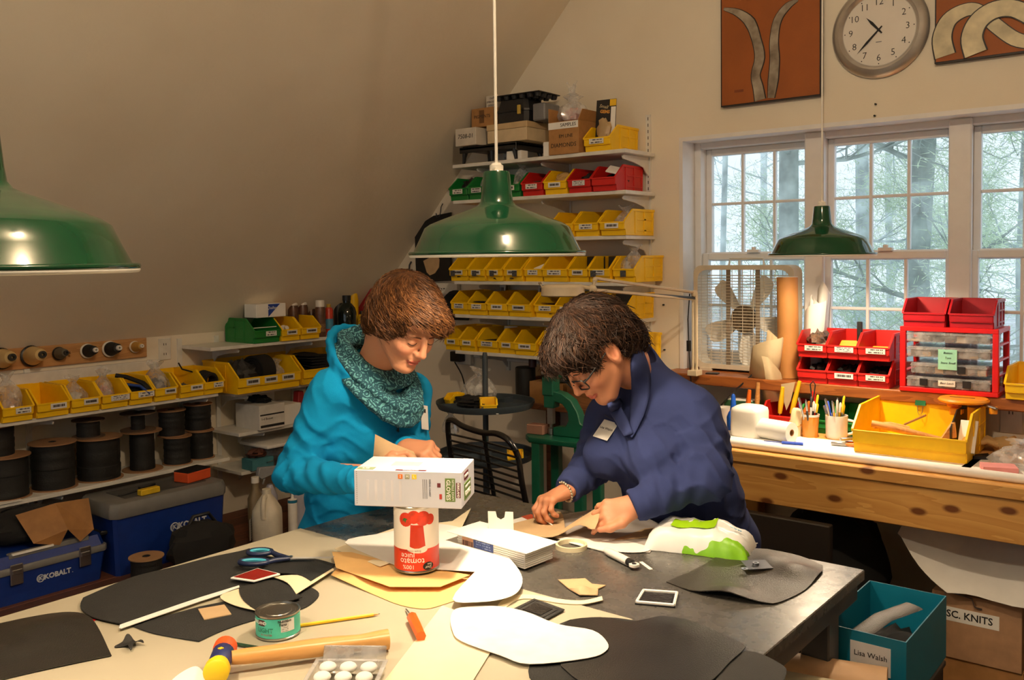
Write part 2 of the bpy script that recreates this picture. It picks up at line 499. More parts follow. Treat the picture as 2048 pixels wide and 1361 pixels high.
# ---- windows: three double-hung units, each 3 x 2 panes per sash
FRAME = mat('white_window_paint', (226, 224, 222), 0.4, var=0.03)
PANE = glassy('window_glass', (250, 253, 255), 0.05, 0.0)
def window_unit(name, x0, x1, yf):
 """x0..x1 outer width, yf the inner face of the frame"""
 root = bpy.data.objects.new(name, None); C.objects.link(root); root['kind'] = 'structure'
 zb, zt = WZ0, WZ1 - .015
 fr = MB(); t = .034
 fr.box((x0, yf, zb), (x0 + t, yf + .10, zt)); fr.box((x1 - t, yf, zb), (x1, yf + .10, zt))
 fr.box((x0 + t, yf, zt - t), (x1 - t, yf + .10, zt)); fr.box((x0 + t, yf, zb), (x1 - t, yf + .10, zb + .03))
 obj('frame', fr, FRAME, root, bevel=.004)
 zm = (zb + zt) / 2 - .01
 for lo, hi, y, br in ((zm - .02, zt - t, yf + .06, .045), (zb + .03, zm + .02, yf + .02, .06)):
  s = MB(); st = .030
  xa, xb = x0 + t, x1 - t
  s.box((xa, y, lo), (xa + st, y + .035, hi)); s.box((xb - st, y, lo), (xb, y + .035, hi))
  s.box((xa + st, y, hi - .035), (xb - st, y + .035, hi)); s.box((xa + st, y, lo), (xb - st, y + .035, lo + br))
  so = obj('sash', s, FRAME, root, bevel=.004)
  gx0, gx1, gz0, gz1 = xa + st, xb - st, lo + br, hi - .035
  for k in (1, 2):
   x = gx0 + (gx1 - gx0) * k / 3
   obj('muntin', MB().box((x - .007, y + .005, gz0), (x + .007, y + .03, gz1)), FRAME, so, bevel=.003)
  zc = (gz0 + gz1) / 2
  obj('muntin', MB().box((gx0, y + .006, zc - .007), (gx1, y + .029, zc + .007)), FRAME, so, bevel=.003)
  for i in range(3):
   for k in range(2):
    w = (gx1 - gx0) / 3; hh = (gz1 - gz0) / 2
    obj('pane', MB().box((gx0 + i*w, y + .016, gz0 + k*hh), (gx0 + (i+1)*w, y + .019, gz0 + (k+1)*hh)), PANE, so, smooth=None)
 lk = MB().box(((x0+x1)/2 - .03, yf + .0, zm + .02), ((x0+x1)/2 + .03, yf + .03, zm + .035))
 lk.cyl(((x0+x1)/2, yf + .015, zm + .03), ((x0+x1)/2, yf + .015, zm + .048), .012)
 obj('sash_lock', lk, FRAME, root, bevel=.002)
 return root
UW = (WX1 - WX0 - 2 * .02) / 3
for k in range(3):
 window_unit('window_%d' % (k + 1), WX0 + .02 + k * UW, WX0 + .02 + (k + 1) * UW, WALL_Y + .12)
jm = MB()
jm.box((WX0, WALL_Y - .004, WZ0), (WX0 + .02, WALL_Y + .21, WZ1 - .02)); jm.box((WX1 - .02, WALL_Y - .004, WZ0), (WX1, WALL_Y + .21, WZ1 - .02))
jm.box((WX0, WALL_Y - .004, WZ1 - .02), (WX1, WALL_Y + .21, WZ1))
struct('trim_1', jm, FRAME)
for k in (1, 2):
 x = WX0 + .02 + k * UW
 struct('trim_%d' % (k + 1), MB().box((x - .045, WALL_Y + .095, WZ0), (x + .045, WALL_Y + .125, WZ1 - .02)), FRAME, bevel=.006)
SILL_M = wood('sill_wood', (128, 70, 28), (158, 92, 40), 'x', 6, 0.4)
struct('window_sill', MB().box((WX0 - .02, WALL_Y - .17, WZ0 - .045), (WX1 + .3, WALL_Y - .0005, WZ0 + .003)).box((WX0 + .021, WALL_Y - .0005, WZ0 - .02), (WX1 - .021, WALL_Y + .121, WZ0 + .003)), SILL_M, bevel=.004)
r = bpy.data.objects.new('window_4', None); C.objects.link(r); r['kind'] = 'structure'
mb = MB()
for xx in (-3.3, -2.36, -1.43, -.50, .43): mb.box((xx, REAR_Y - .14, .9), (xx + .07, REAR_Y - .06, 2.6))
for zz in (.9, 1.72, 2.53): mb.box((-3.3, REAR_Y - .14, zz), (.5, REAR_Y - .06, zz + .07))
obj('frame', mb, FRAME, r)
obj('pane', MB().box((-3.3, REAR_Y - .11, .9), (.5, REAR_Y - .106, 2.6)), PANE, r, smooth=None)
for (x0, x1, z0, z1, y, rx) in ((WX0, WX1, WZ0, WZ1, WALL_Y + .23, -PI/2), (-3.3, .5, .9, 2.6, REAR_Y - .23, PI/2)):
 ld = bpy.data.lights.new('window_portal', 'AREA'); ld.shape = 'RECTANGLE'; ld.size = x1 - x0; ld.size_y = z1 - z0
 ld.cycles.is_portal = True
 lo = bpy.data.objects.new('window_portal', ld); C.objects.link(lo); lo.location = ((x0+x1)/2, y, (z0+z1)/2); lo.rotation_euler = (rx, 0, 0)
# ---------------------------------------------------------------- outdoors: pale winter ground, pines and bare branches
SNOW = mat('pale_winter_ground', (205, 212, 214), 0.9, var=0.2, scale=0.6)
g = struct('ground', MB().box((-60, 4.6, -3.2), (40, 90, -3.0)), SNOW, smooth=None)
HAZED_BARKS = [mat('hazed_bark_%d' % k, c, 0.9, var=0.3, scale=6, bump=0.6, bscale=20) for k, c in enumerate(((168, 178, 174), (196, 206, 206), (216, 224, 226)))]  # outdoor haze put into the bark colours, palest for the far trees
HAZED_NEEDLE = mat('hazed_pine_needles', (205, 222, 195), 0.8, var=0.25, scale=3)  # needle green paled too, the haze is part of this colour
def branchy(mb, a, d, length, r, rng, depth):
 """a crooked limb with side shoots"""
 pts = [Vector(a)]; d = Vector(d).normalized(); n = 5
 for i in range(n):
  d = (d + Vector((rng.uniform(-.25, .25), rng.uniform(-.25, .25), rng.uniform(-.18, .2)))).normalized()
  pts.append(pts[-1] + d * length / n)
 mb.tube(pts, [r * (1 - .8 * i / n) for i in range(n + 1)], 5 if depth else 4)
 ends = [pts[-1]]
 if depth:
  for i in range(1, n + 1):
   for s in range(2 if depth > 1 else 1):
    dd = (d + Vector((rng.uniform(-1.1, 1.1), rng.uniform(-.9, .9), rng.uniform(-.5, .6)))).normalized()
    ends += branchy(mb, pts[i], dd, length * rng.uniform(.35, .6), r * .45, rng, depth - 1)
 return ends + pts[2:]
def outdoor_tree(x, y, r, label, hazed_bark, pine, seed, zs=(-1.0, 6.0), n=8):
 rng = random.Random(seed)
 root = thing('tree', label, 'tree', (x, y, -3.0), group='winter trees beyond the windows')
 tr = MB(); pts = []; rr = []
 for i in range(9):
  pts.append((rng.uniform(-.04, .04), rng.uniform(-.04, .04), i * 1.5)); rr.append(r * (1 - .06 * i))
 tr.tube(pts, rr, 10)
 obj('trunk', tr, HAZED_BARKS[hazed_bark], root, smooth=60)
 br = MB(); tips = []
 for i in range(n):
  z = rng.uniform(zs[0], zs[1]) + 3.0; a = rng.uniform(0, 2 * PI)
  tips += branchy(br, (0, 0, z), (math.cos(a), math.sin(a), rng.uniform(-.15, .45)), rng.uniform(1.3, 2.6), r * .22, rng, 2)
 obj('branches', br, HAZED_BARKS[hazed_bark], root)['kind'] = 'stuff'
 if pine:
  vs_, fs_ = [], []
  for p in tips:
   if rng.random() > pine: continue
   for k in range(22):
    q = p + Vector((rng.gauss(0, .12), rng.gauss(0, .12), rng.gauss(0, .06)))
    dd = Vector((rng.gauss(0, 1), rng.gauss(0, 1), rng.gauss(0, .6))).normalized() * rng.uniform(.06, .13)
    w = dd.orthogonal().normalized() * .005
    o = len(vs_); vs_ += [tuple(q - w), tuple(q + w), tuple(q + dd)]; fs_.append((o, o + 1, o + 2))
  me = bpy.data.meshes.new('needles'); me.from_pydata(vs_, [], fs_)
  obj('needles', me, HAZED_NEEDLE, root)['kind'] = 'stuff'
 return root
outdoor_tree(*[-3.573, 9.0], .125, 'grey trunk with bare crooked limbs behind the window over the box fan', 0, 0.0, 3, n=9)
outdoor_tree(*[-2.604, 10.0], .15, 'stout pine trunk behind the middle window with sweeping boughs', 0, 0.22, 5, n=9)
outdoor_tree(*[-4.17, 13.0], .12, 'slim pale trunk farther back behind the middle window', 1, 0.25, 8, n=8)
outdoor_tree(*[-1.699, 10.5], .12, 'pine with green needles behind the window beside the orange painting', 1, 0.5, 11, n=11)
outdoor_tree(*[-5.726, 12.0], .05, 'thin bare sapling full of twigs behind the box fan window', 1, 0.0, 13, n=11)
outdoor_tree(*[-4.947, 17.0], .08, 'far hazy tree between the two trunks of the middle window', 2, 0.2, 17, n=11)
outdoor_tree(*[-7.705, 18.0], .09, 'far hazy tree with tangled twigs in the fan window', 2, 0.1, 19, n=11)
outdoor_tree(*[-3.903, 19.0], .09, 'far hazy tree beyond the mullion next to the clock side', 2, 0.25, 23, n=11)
# ================================================================ bins (stacking hopper bins)
BIN_MESH = {}
def bin_mesh(W, H, L, m):
 key = (round(W, 3), round(H, 3), round(L, 3), m.name)
 if key in BIN_MESH: return BIN_MESH[key]
 mb = MB(); t = .003; lip = .50 * H; step = .24 * H; rec = .055 * L
 prof = [(rec, 0), (L - .006, 0), (L, H), (.27 * L, H), (.0, lip + .04 * H), (.0, step), (rec * .7, step - .02 * H)]
 for s in (-1, 1):
  x0 = s * W / 2
  mb.prism(prof, min(x0, x0 - s * t), max(x0, x0 - s * t), 'x')
  e = .0045
  a, b = (x0 - s * t * 1.4, x0 + s * e)
  mb.prism([(L, H - .010), (L, H + .002), (.27 * L - .002, H + .002), (-.003, lip + .04 * H), (-.003, lip - .02 * H), (.27 * L + .002, H - .010)], min(a, b), max(a, b), 'x')
  for y0, y1 in ((.34 * L, .40 * L), (.64 * L, .70 * L), (.92 * L, .96 * L)):
   mb.box((min(x0, x0 + s * .003), y0, .06 * H), (max(x0, x0 + s * .003), y1, H - .010))
  mb.box((min(x0, x0 + s * .003), .40 * L, .58 * H), (max(x0, x0 + s * .003), .92 * L, .64 * H))
  mb.box((min(x0, x0 + s * .003), .40 * L, .16 * H), (max(x0, x0 + s * .003), .92 * L, .22 * H))
 mb.box((-W/2 + t, rec, 0), (W/2 - t, L - .006, t))
 mb.hexa([(-W/2 + t, L - .009, 0), (W/2 - t, L - .009, 0), (W/2 - t, L - .006, 0), (-W/2 + t, L - .006, 0)],
   [(-W/2 + t, L - t, H), (W/2 - t, L - t, H), (W/2 - t, L, H), (-W/2 + t, L, H)])
 mb.box((-W/2, L - .002, H - .010), (W/2, L + .004, H + .002))
 mb.box((-W/2 + t, 0, step), (W/2 - t, t, lip))
 mb.box((-W/2 + t, rec * .7, 0), (W/2 - t, rec * .7 + t, step + t))
 mb.box((-W/2 + t, 0, step - t), (W/2 - t, rec * .7 + t, step))
 mb.box((-W/2, -.004, lip - .005), (W/2, t, lip + .003))
 BIN_MESH[key] = me = mb.mesh('bin_body', .0008)
 me.materials.append(m)
 return me
LABELS = [print_label('bin_sticker_%d' % k, rows=rw, seed=k * 3.7, dens=d, paper=pp) for k, (rw, d, pp) in enumerate(((1.0, .62, (214, 212, 206)), (2.0, .55, (222, 220, 214)), (2.0, .6, (205, 204, 205)), (1.0, .58, (228, 226, 222)), (3.0, .5, (218, 216, 214))))]
PHOTO_LABEL = mat('small_photo_sticker', (96, 96, 98), 0.5, var=0.6, scale=160, c2=(30, 30, 32))
LABEL_ME = {}
def label_plate(w, h, m):
 key = (round(w, 3), round(h, 3), m.name)
 if key not in LABEL_ME:
  me = MB().box((-w/2, -.0012, -h/2), (w/2, 0, h/2)).mesh('sticker'); me.materials.append(m); LABEL_ME[key] = me
 return LABEL_ME[key]
def hopper_bin(x, y, z, rz, W, label, m, group, H=.127, L=.276, sticker=0, lw=.55, lx=0.0, photo=None, n_lab=1):
 t = thing('parts_bin', label, 'bin', (x, y, z), rz, group)
 obj('bin_body', bin_mesh(W, H, L, m), None, t)
 if sticker is not None:
  for k in range(n_lab):
   off = lx if n_lab == 1 else (k - (n_lab - 1) / 2) * W / n_lab * .85
   obj('sticker', label_plate(W * lw / (1 if n_lab == 1 else n_lab * .9), H * .20, LABELS[sticker % 5]), None, t, loc=(off, -.0045, H * .375))
 if photo is not None:
  obj('photo_sticker', label_plate(W * .26, H * .24, PHOTO_LABEL), None, t, loc=(photo * W, -.006, H * .33))
 return t
RACK_GROUP = 'parts bins on the back wall shelves'
SHELF_NAMES = ['top', 'second', 'third', 'fourth', 'fifth', 'lowest']
SHELF_Z = [2.185, 1.987, 1.769, 1.541, 1.355, 1.152]
SX0, SX1 = -3.45, -2.33
for k, x in enumerate((-3.30, -2.86, -2.37)):
 t = thing('wall_standard', ['slotted white shelf standard nearest the sloping ceiling', 'slotted white shelf standard midway along the back wall rack', 'slotted white shelf standard nearest the window'][k], 'shelf track', (x, WALL_Y, 1.02), group='shelf standards on the back wall')
 mb = MB(); mb.box((-.0125, -.014, 0), (-.009, 0, 1.36)); mb.box((.009, -.014, 0), (.0125, 0, 1.36)); mb.box((-.009, -.012, 0), (.009, -.009, 1.36))
 obj('track', mb, WHITE_PAINT, t)
 sl = MB()
 for i in range(42): sl.box((-.002, -.0125, .02 + i * .032), (.002, -.0115, .036 + i * .032))
 obj('slots', sl, BLACK_PLASTIC, t)['kind'] = 'stuff'
BR = MB()
BR.prism([(-.012, .0), (-.25, -.004), (-.262, -.012), (-.255, -.024), (-.15, -.036), (-.06, -.055), (-.035, -.08), (-.012, -.095)], -.0035, .0035, 'x')
BR_ME = BR.mesh('bracket', .001); BR_ME.materials.append(WHITE_PAINT)
def wall_shelf(z, x0, x1, nm, depth=.28):
 t = thing('wall_shelf', 'white %s shelf board of the bin rack on the back wall' % nm, 'shelf', ((x0 + x1) / 2, WALL_Y - .014 - depth / 2, z), group='shelf boards on the back wall')
 obj('board', MB().box((-(x1 - x0) / 2, -depth / 2, -.019), ((x1 - x0) / 2, depth / 2, 0)), WHITE_PAINT, t, bevel=.002)
 for x in (-3.30, -2.86, -2.37):
  obj('bracket', BR_ME, None, t, loc=(x - (x0 + x1) / 2, depth / 2 + .014, -.019))
for k, z in enumerate(SHELF_Z):
 wall_shelf(z, SX0, SX1, SHELF_NAMES[k])
FY = 3.80   # bin fronts
def back_row(k, cells, cols, skip=(), stick=None, photo=None, H=.127):
 for i, (x, w) in enumerate(cells):
  cn, m = {'y': ('yellow', YELLOW_BIN), 'g': ('green', GREEN_BIN), 'r': ('red', RED_BIN)}[cols[i]]
  hopper_bin(x, FY + random.uniform(-.012, .012), SHELF_Z[k], random.uniform(-.03, .03), min(max(w - .008, .105), .160),
                   '%s plastic bin, %s from the sloping ceiling on the %s back wall shelf' % (cn, ORD[i], SHELF_NAMES[k]),
                   m, RACK_GROUP, H, sticker=(stick[i] if stick else (i + k)), photo=(photo[i] if photo else None))
back_row(1, [(-3.405, .138), (-3.265, .138), (-3.04, .138), (-2.895, .138), (-2.750, .145), (-2.6, .142), (-2.447, .142)], 'gggryrr', stick=[1, 2, 0, 1, 3, 4, None])
back_row(2, [(-3.38, .145), (-3.22, .145), (-2.705, .145), (-2.56, .15), (-2.4, .15)], 'yyyyy', stick=[1, 0, 2, 1, 3])
back_row(3, [(-3.406, 0.138), (-3.272, 0.13), (-3.148, 0.119), (-3.025, 0.128), (-2.898, 0.124), (-2.748, 0.163), (-2.607, 0.124), (-2.478, 0.129), (-2.349, 0.13)], 'yyyyyyyyy', stick=[0, 0, 0, 0, 1, 1, 0, 2, None], photo=[-.28, -.08, -.1, .15, None, None, None, -.25, 0])
back_row(4, [(-3.408, 0.134), (-3.272, 0.137), (-3.132, 0.143), (-2.981, 0.161), (-2.823, 0.148), (-2.677, 0.139)] + [(-2.54, .135), (-2.40, .138)], 'yyyyyyyy', stick=[2, 1, 3, 0, 1, 1, 2, 0])
back_row(5, [(-3.475, .12), (-3.352, .12), (-3.215, .15), (-3.08, .118), (-2.945, .15), (-2.80, .135), (-2.655, .138), (-2.51, .138), (-2.36, .138)], 'yyyyyyyyy', stick=[0, 3, 2, 0, 3, 1, 0, 1, 2])
hopper_bin(-2.49, FY, SHELF_Z[0], .02, .15, 'yellow bin holding a black header card on the top back wall shelf', YELLOW_BIN, RACK_GROUP, sticker=1)
DARK_LEATHER = mat('dark_leather_bits', (34, 26, 22), 0.7, var=0.4, scale=40, bump=0.3)
BROWN_LEATHER = mat('brown_leather_bits', (78, 40, 26), 0.7, var=0.3, scale=40)
GREY_FELT = mat('grey_fittings', (92, 92, 92), 0.5, 0.3, var=0.4, scale=60)
TAN = mat('tan_leather', (192, 162, 122), 0.75, var=0.08, scale=20, bump=0.15, bscale=200)
def strap_pile(x, y, z, rz, label, m, w=.09, d=.17, n=7, name='strap_bundle', group='goods inside the bins', h=.004):
 t = thing(name, label, 'leather', (x, y, z), rz, group)
 for i in range(n):
  mb = MB(); dx = random.uniform(-.015, .015); a = random.uniform(-.25, .25)
  pts = [(-w/2 * math.cos(a), k * d / 4 + dx * .3, i * h * 1.9 + .003 * math.sin(k * 1.7 + i)) for k in range(5)]
  pts = [(random.uniform(-.01, .01) + dx, -d/2 + k * d / 4, i * h * 1.9 + .0025 * math.sin(k * 1.3 + i) + h) for k in range(5)]
  mb.tube(pts, w * random.uniform(.36, .48), 8, flat=h / w * 1.6, up=(0, 0, 1))
  obj('strap', mb, m, t)
 return t
def heap(x, y, z, rz, label, m, r=(.05, .08, .035), name='fittings_heap', seed=0, cat='hardware', group='goods inside the bins'):
 o = obj(name, blob_mesh(name, r, .5, 7, seed), m, loc=(x, y, z), rot=(0, 0, rz))
 return tag(o, label, cat, group)
def crumpled_bag(x, y, z, label, r, seed=0, m=None, rz=0.0, fill=None, name='plastic_bag', h=.06, group='plastic bags on the shelves'):
 """a knotted clear bag: lumpy body with a gathered neck, optional contents seen through it"""
 t = thing(name, label, 'bag', (x, y, z), rz, group)
 rings = []; n = 22
 rng = random.Random(seed)
 prof = [(.45, 0), (.9, .06), (1.0, .25), (.92, .45), (.7, .62), (.38, .75), (.22, .82), (.42, .92), (.62, 1.0)]
 ph = [rng.uniform(0, 6.3) for _ in range(4)]
 for i, (k, hh) in enumerate(prof):
  ring = []
  for j in range(n):
   a = 2 * PI * j / n
   q = k * (1 + .13 * math.sin(3 * a + ph[0] + hh * 4) + .10 * math.sin(5 * a + ph[1] - hh * 7) + .07 * math.sin(8 * a + ph[2]))
   ring.append((r[0] * q * math.cos(a), r[1] * q * math.sin(a), (r[2] * 2 * hh) * (1 + .05 * math.sin(2 * a + ph[3]))))
  rings.append(ring)
 obj('film', MB().loft(rings, caps=(True, False)), m or CLEAR_BAG, t, smooth=25)
 if fill is not None:
  obj('contents', blob_mesh('contents', (r[0] * .72, r[1] * .72, r[2] * .55), .4, 6, seed + 3), fill, t, loc=(0, 0, .004))
 return t
GEAR = mat('mixed_small_goods', (120, 90, 70), 0.5, var=0.9, scale=50, c2=(30, 26, 24))
heap(-3.40, 3.93, 1.993, 0, 'dark tangle of cords in the green bin nearest the sloping ceiling', DARK_LEATHER, (.055, .09, .065), 'cord_tangle', 3)
crumpled_bag(-3.265, 3.92, 1.992, 'clear bag standing in the second green bin from the sloping ceiling', (.055, .07, .085), 4)
crumpled_bag(-3.035, 3.91, 1.992, 'clear bag of yellow card in the green bin behind the lamp', (.05, .07, .09), 5, fill=mat('yellow_card', (214, 178, 60), 0.6))
heap(-2.895, 3.93, 1.993, 0, 'brown leather pieces in the first red bin', BROWN_LEATHER, (.05, .08, .045), 'leather_pieces', 6)
t = thing('twine_ball', 'ball of tan jute twine in the yellow bin between red bins', 'twine', (-2.752, 3.90, 2.06))
mb = MB()
for i in range(26):
 a = Matrix.Rotation(i * .55, 4, 'Z') @ Matrix.Rotation(.5 + .35 * math.sin(i * 1.9), 4, 'X')
 mb.torus(.045 + .003 * math.sin(i), .004, 20, 5, a)
obj('windings', mb, mat('jute', (196, 160, 100), 0.85, bump=0.4, bscale=300), t)
obj('core', MB().ball((0, 0, 0), .045), mat('jute', None), t)
heap(-2.60, 3.92, 1.993, 0, 'dark odds and ends in the red bin with the large sticker', DARK_LEATHER, (.055, .09, .05), 'leather_pieces', 8)
heap(-2.447, 3.92, 1.993, 0, 'dark odds and ends in the red bin at the shelf end', DARK_LEATHER, (.055, .09, .045), 'leather_pieces', 9)
tag(obj('paper_packet', MB().box((-.03, -.035, -.004), (.03, .035, .004)), PAPER, loc=(-2.43, 3.855, 2.092), rot=(.5, .25, .3), bevel=.002), 'crumpled white packet lying on top of the end red bin', 'packet')
heap(-2.56, 3.93, 1.775, 0, 'small grey parts in the bin beside the lamp rim on the third shelf', GREY_FELT, (.055, .09, .035), seed=11)
crumpled_bag(-2.40, 3.92, 1.776, 'clear bag with a red header in the end bin of the third shelf', (.055, .08, .07), 12, fill=mat('red_card', (190, 40, 38), 0.6))
for i, (x, w) in enumerate([(-3.406, 0.138), (-3.272, 0.13), (-3.148, 0.119), (-3.025, 0.128)]):
 heap(x, 3.90, 1.547, 0, 'few small metal parts in the %s bin of the fourth shelf' % ORD[i], GREY_FELT if i % 2 else DARK_LEATHER, (.05, .09, .022), seed=20 + i)
tag(obj('paper_slip', MB().box((-.05, -.0008, -.03), (.05, .0008, .03)), PAPER, loc=(-2.885, 3.87, 1.60), rot=(-.35, -.35, .1)), 'loose white slip tilted in the fifth bin of the fourth shelf', 'paper')
for i, x in enumerate((-2.585, -2.455)):
 tag(obj('bin_divider', MB().box((-.055, -.0015, -.055), (.055, .0015, .055)), BLACK_PLASTIC, loc=(x, 3.93, 1.612), bevel=.001, rot=(.0, 0, 0)), 'black divider card in the %s bin of the fourth shelf' % ORD[6 + i], 'divider')
 heap(x, 3.86, 1.547, 0, 'wire rings in front of the divider in the %s bin' % ORD[6 + i], GREY_FELT, (.05, .04, .02), seed=30 + i)
crumpled_bag(-2.36, 3.93, 1.548, 'clear bag bulging from the end bin of the fourth shelf', (.055, .08, .085), 14)
for i, (x, w) in enumerate([(-3.408, 0.134), (-3.272, 0.137), (-3.132, 0.143), (-2.981, 0.161), (-2.823, 0.148), (-2.677, 0.139)]):
 strap_pile(x, 3.91, 1.361, 0, 'dark leather straps stacked in the %s bin of the fifth shelf' % ORD[i], (BROWN_LEATHER if i in (0, 4) else DARK_LEATHER), n=(6, 9, 4, 5, 9, 6)[i])
tag(obj('bin_divider', MB().box((-.05, -.0015, -.055), (.05, .0015, .055)), BLACK_PLASTIC, loc=(-2.40, 3.90, 1.425), bevel=.001), 'black divider card in the end bin of the fifth shelf', 'divider')
for i, (x, dz) in enumerate(((-3.30, .13), (-2.98, .128))):
 tag(obj('name_card', MB().box((-.045, -.0008, -.03), (.045, .0008, .03)), LABELS[3], loc=(x, 4.02, 1.355 + dz), rot=(-.1, 0, 0)), ['white name card standing behind the second bin of the fifth shelf', 'white name card standing behind the fourth bin of the fifth shelf'][i], 'card')
for i, x in enumerate((-3.475, -3.352, -3.215, -3.08, -2.945, -2.80)):
 strap_pile(x, 3.91, 1.158, 0, 'short leather straps in the %s bin of the lowest shelf' % ORD[i], (DARK_LEATHER, BROWN_LEATHER, DARK_LEATHER, BROWN_LEATHER, DARK_LEATHER, BROWN_LEATHER)[i], n=(5, 4, 8, 5, 6, 4)[i])
for i, x in enumerate((-3.20, -2.90, -2.77)):
 tag(obj('name_card', MB().box((-.045, -.0008, -.05), (.045, .0008, .05)), LABELS[1], loc=(x, 3.99, 1.235), rot=(-.15, 0, .05)), ['white name card in the third bin of the lowest shelf', 'white name card behind the fifth bin of the lowest shelf', 'white name card behind the sixth bin of the lowest shelf'][i], 'card')
# ---------------------------------------------------------------- top shelf boxes
def carton(name, label, cat, loc, size, m, rz=0.0, lid=False, lid_m=None, bevel=.002, flaps=True):
 """box with a separate lid or closed flaps and tape; origin bottom centre, front faces -y"""
 t = thing(name, label, cat, loc, rz)
 w, d, h = size
 obj('box_body', MB().box((-w/2, -d/2, 0), (w/2, d/2, h * (.68 if lid else 1))), m, t, bevel=bevel)
 if lid:
  obj('lid', MB().box((-w/2 - .003, -d/2 - .003, h * .68), (w/2 + .003, d/2 + .003, h)), lid_m or m, t, bevel=bevel)
 elif flaps:
  fl = MB(); fl.box((-w/2 + .001, -d/2 + .001, h), (w/2 - .001, -.001, h + .002)); fl.box((-w/2 + .001, .001, h), (w/2 - .001, d/2 - .001, h + .002))
  obj('flaps', fl, m, t)
  obj('tape', MB().box((-w/2 + .001, -.02, h + .002), (w/2 - .001, .02, h + .0025)), mat('parcel_tape', (176, 138, 88), 0.25), t)
 return t
Z1 = SHELF_Z[0]
MARKER = mat('black_marker', (40, 34, 30), 0.7)
t = thing('plastic_rack', 'black plastic rack with short legs under the boxes on the top shelf', 'rack', (-3.21, 3.95, Z1))
mb = MB(); mb.box((-.20, -.13, .075), (.20, .13, .092)); mb.box((-.20, -.13, .06), (.20, -.118, .09)); mb.box((.19, -.13, .05), (.20, .13, .09))
obj('deck', mb, BLACK_PLASTIC, t, bevel=.003)
for x, y in ((-.18, -.11), (.02, -.11), (.18, -.11), (-.18, .11), (.02, .11), (.18, .11)):
 obj('leg', MB().tube([(x * 1.03, y, 0), (x, y, .04), (x * .96, y, .076)], [.008, .012, .02], 8), BLACK_PLASTIC, t)
for k in range(9):
 obj('slat', MB().box((-.19, -.112 + k * .027, .092), (.19, -.098 + k * .027, .097)), BLACK_PLASTIC, t)
tag(obj('white_carton', MB().box((-.05, -.03, 0), (.05, .03, .05)), PAPER, loc=(-3.05, 3.88, Z1 + .0), bevel=.002), 'small white carton tucked under the black plastic rack', 'box')
bx = carton('cardboard_box', 'white box with handwritten digits on the top shelf', 'box', (-3.345, 3.90, Z1 + .098), (.15, .2, .095), mat('white_box_card', (208, 200, 186), 0.75), flaps=False)
text('7508-01', .034, MARKER, bx, (0, -.1006, .05), (PI/2, 0, 0), shear=.1)
bx = carton('cardboard_box', 'cream shoe box with lid on the black plastic rack', 'box', (-3.08, 3.93, Z1 + .098), (.27, .2, .10), mat('cream_box_card', (206, 186, 150), 0.75), lid=True, lid_m=mat('cream_lid_card', (196, 170, 128), 0.75))
bx = carton('cardboard_box', 'brown carton marked for pigments on the white box', 'box', (-3.275, 3.94, Z1 + .20), (.155, .16, .10), CARDBOARD)
text('PIGMENTS', .025, MARKER, bx, (0, -.0806, .055), (PI/2, 0, 0))
obj('torn_patch', MB().box((-.02, -.0808, .02), (.014, -.0802, .09)), mat('torn_card', (110, 76, 44), 0.9), bx)
bx = carton('cardboard_box', 'small white card box with three handwritten lines on the pigments carton', 'box', (-3.245, 3.955, Z1 + .303), (.085, .09, .07), mat('white_box_card', None), flaps=False)
for k, s in enumerate(('OLD', 'EMBOSSED', 'DESIGNS')):
 text(s, .015, MARKER, bx, (0, -.0456, .054 - k * .019), (PI/2, 0, 0))
TRAY = mat('black_tray_plastic', (30, 31, 34), 0.35)
t = thing('moulded_tray', 'black moulded plastic case with clasp on the cream shoe box', 'case', (-3.06, 3.93, Z1 + .20), .03)
prof = [(.0, .10, .085), (.055, .105, .09), (.056, .112, .097), (.066, .112, .097), (.067, .104, .09), (.12, .092, .078)]
mb = MB(); rings = []
for z, hx, hy in prof:
 c = .02
 rings.append([(hx, -hy + c, z), (hx, hy - c, z), (hx - c, hy, z), (-hx + c, hy, z), (-hx, hy - c, z), (-hx, -hy + c, z), (-hx + c, -hy, z), (hx - c, -hy, z)])
mb.loft(rings); obj('case_body', mb, TRAY, t, smooth=None)
obj('clasp', MB().box((.06, -.118, .035), (.078, -.105, .082)), mat('yellow_clasp', (190, 160, 60), 0.4), t, bevel=.002)
t = thing('seed_tray', 'black egg-crate tray lying over the moulded case', 'tray', (-3.02, 3.93, Z1 + .321), .04)
obj('tray_rim', MB().box((-.15, -.10, .02), (.15, .10, .026)), TRAY, t, bevel=.002)
for i in range(6):
 for j in range(4):
  obj('cup', MB().lathe([(.020, .02), (.014, 0.0), (0, 0.0)], 10), TRAY, t, loc=(-.125 + i * .05, -.075 + j * .05, 0))
tag(obj('grey_case', MB().box((-.04, -.07, 0), (.04, .07, .09)), mat('grey_plastic', (120, 120, 122), 0.5), loc=(-2.905, 3.95, Z1 + .20), bevel=.006), 'grey plastic case behind the black tray on the top shelf', 'case')
bx = carton('cardboard_box', 'brown carton marked diamonds beside the yellow bin on the top shelf', 'box', (-2.69, 3.90, Z1), (.185, .2, .165), CARDBOARD, flaps=False)
text('DIAMONDS', .030, MARKER, bx, (0, -.1006, .045), (PI/2, 0, 0))
text('EM LINE', .024, MARKER, bx, (.015, -.1006, .09), (PI/2, 0, 0))
obj('paper_strip', MB().box((-.0925, -.1012, .128), (.09, -.1, .162)), PAPER, bx)
text('SAMPLES', .025, INK, bx, (.03, -.1018, .145), (PI/2, 0, 0))
obj('flap', MB().box((-.092, -.10, .165), (-.089, .1, .235)), CARDBOARD, bx)
fl = MB(); fl.hexa([(.089, -.1, .165), (.0925, -.1, .165), (.0925, .1, .165), (.089, .1, .165)], [(.115, -.1, .215), (.118, -.1, .215), (.118, .1, .215), (.115, .1, .215)])
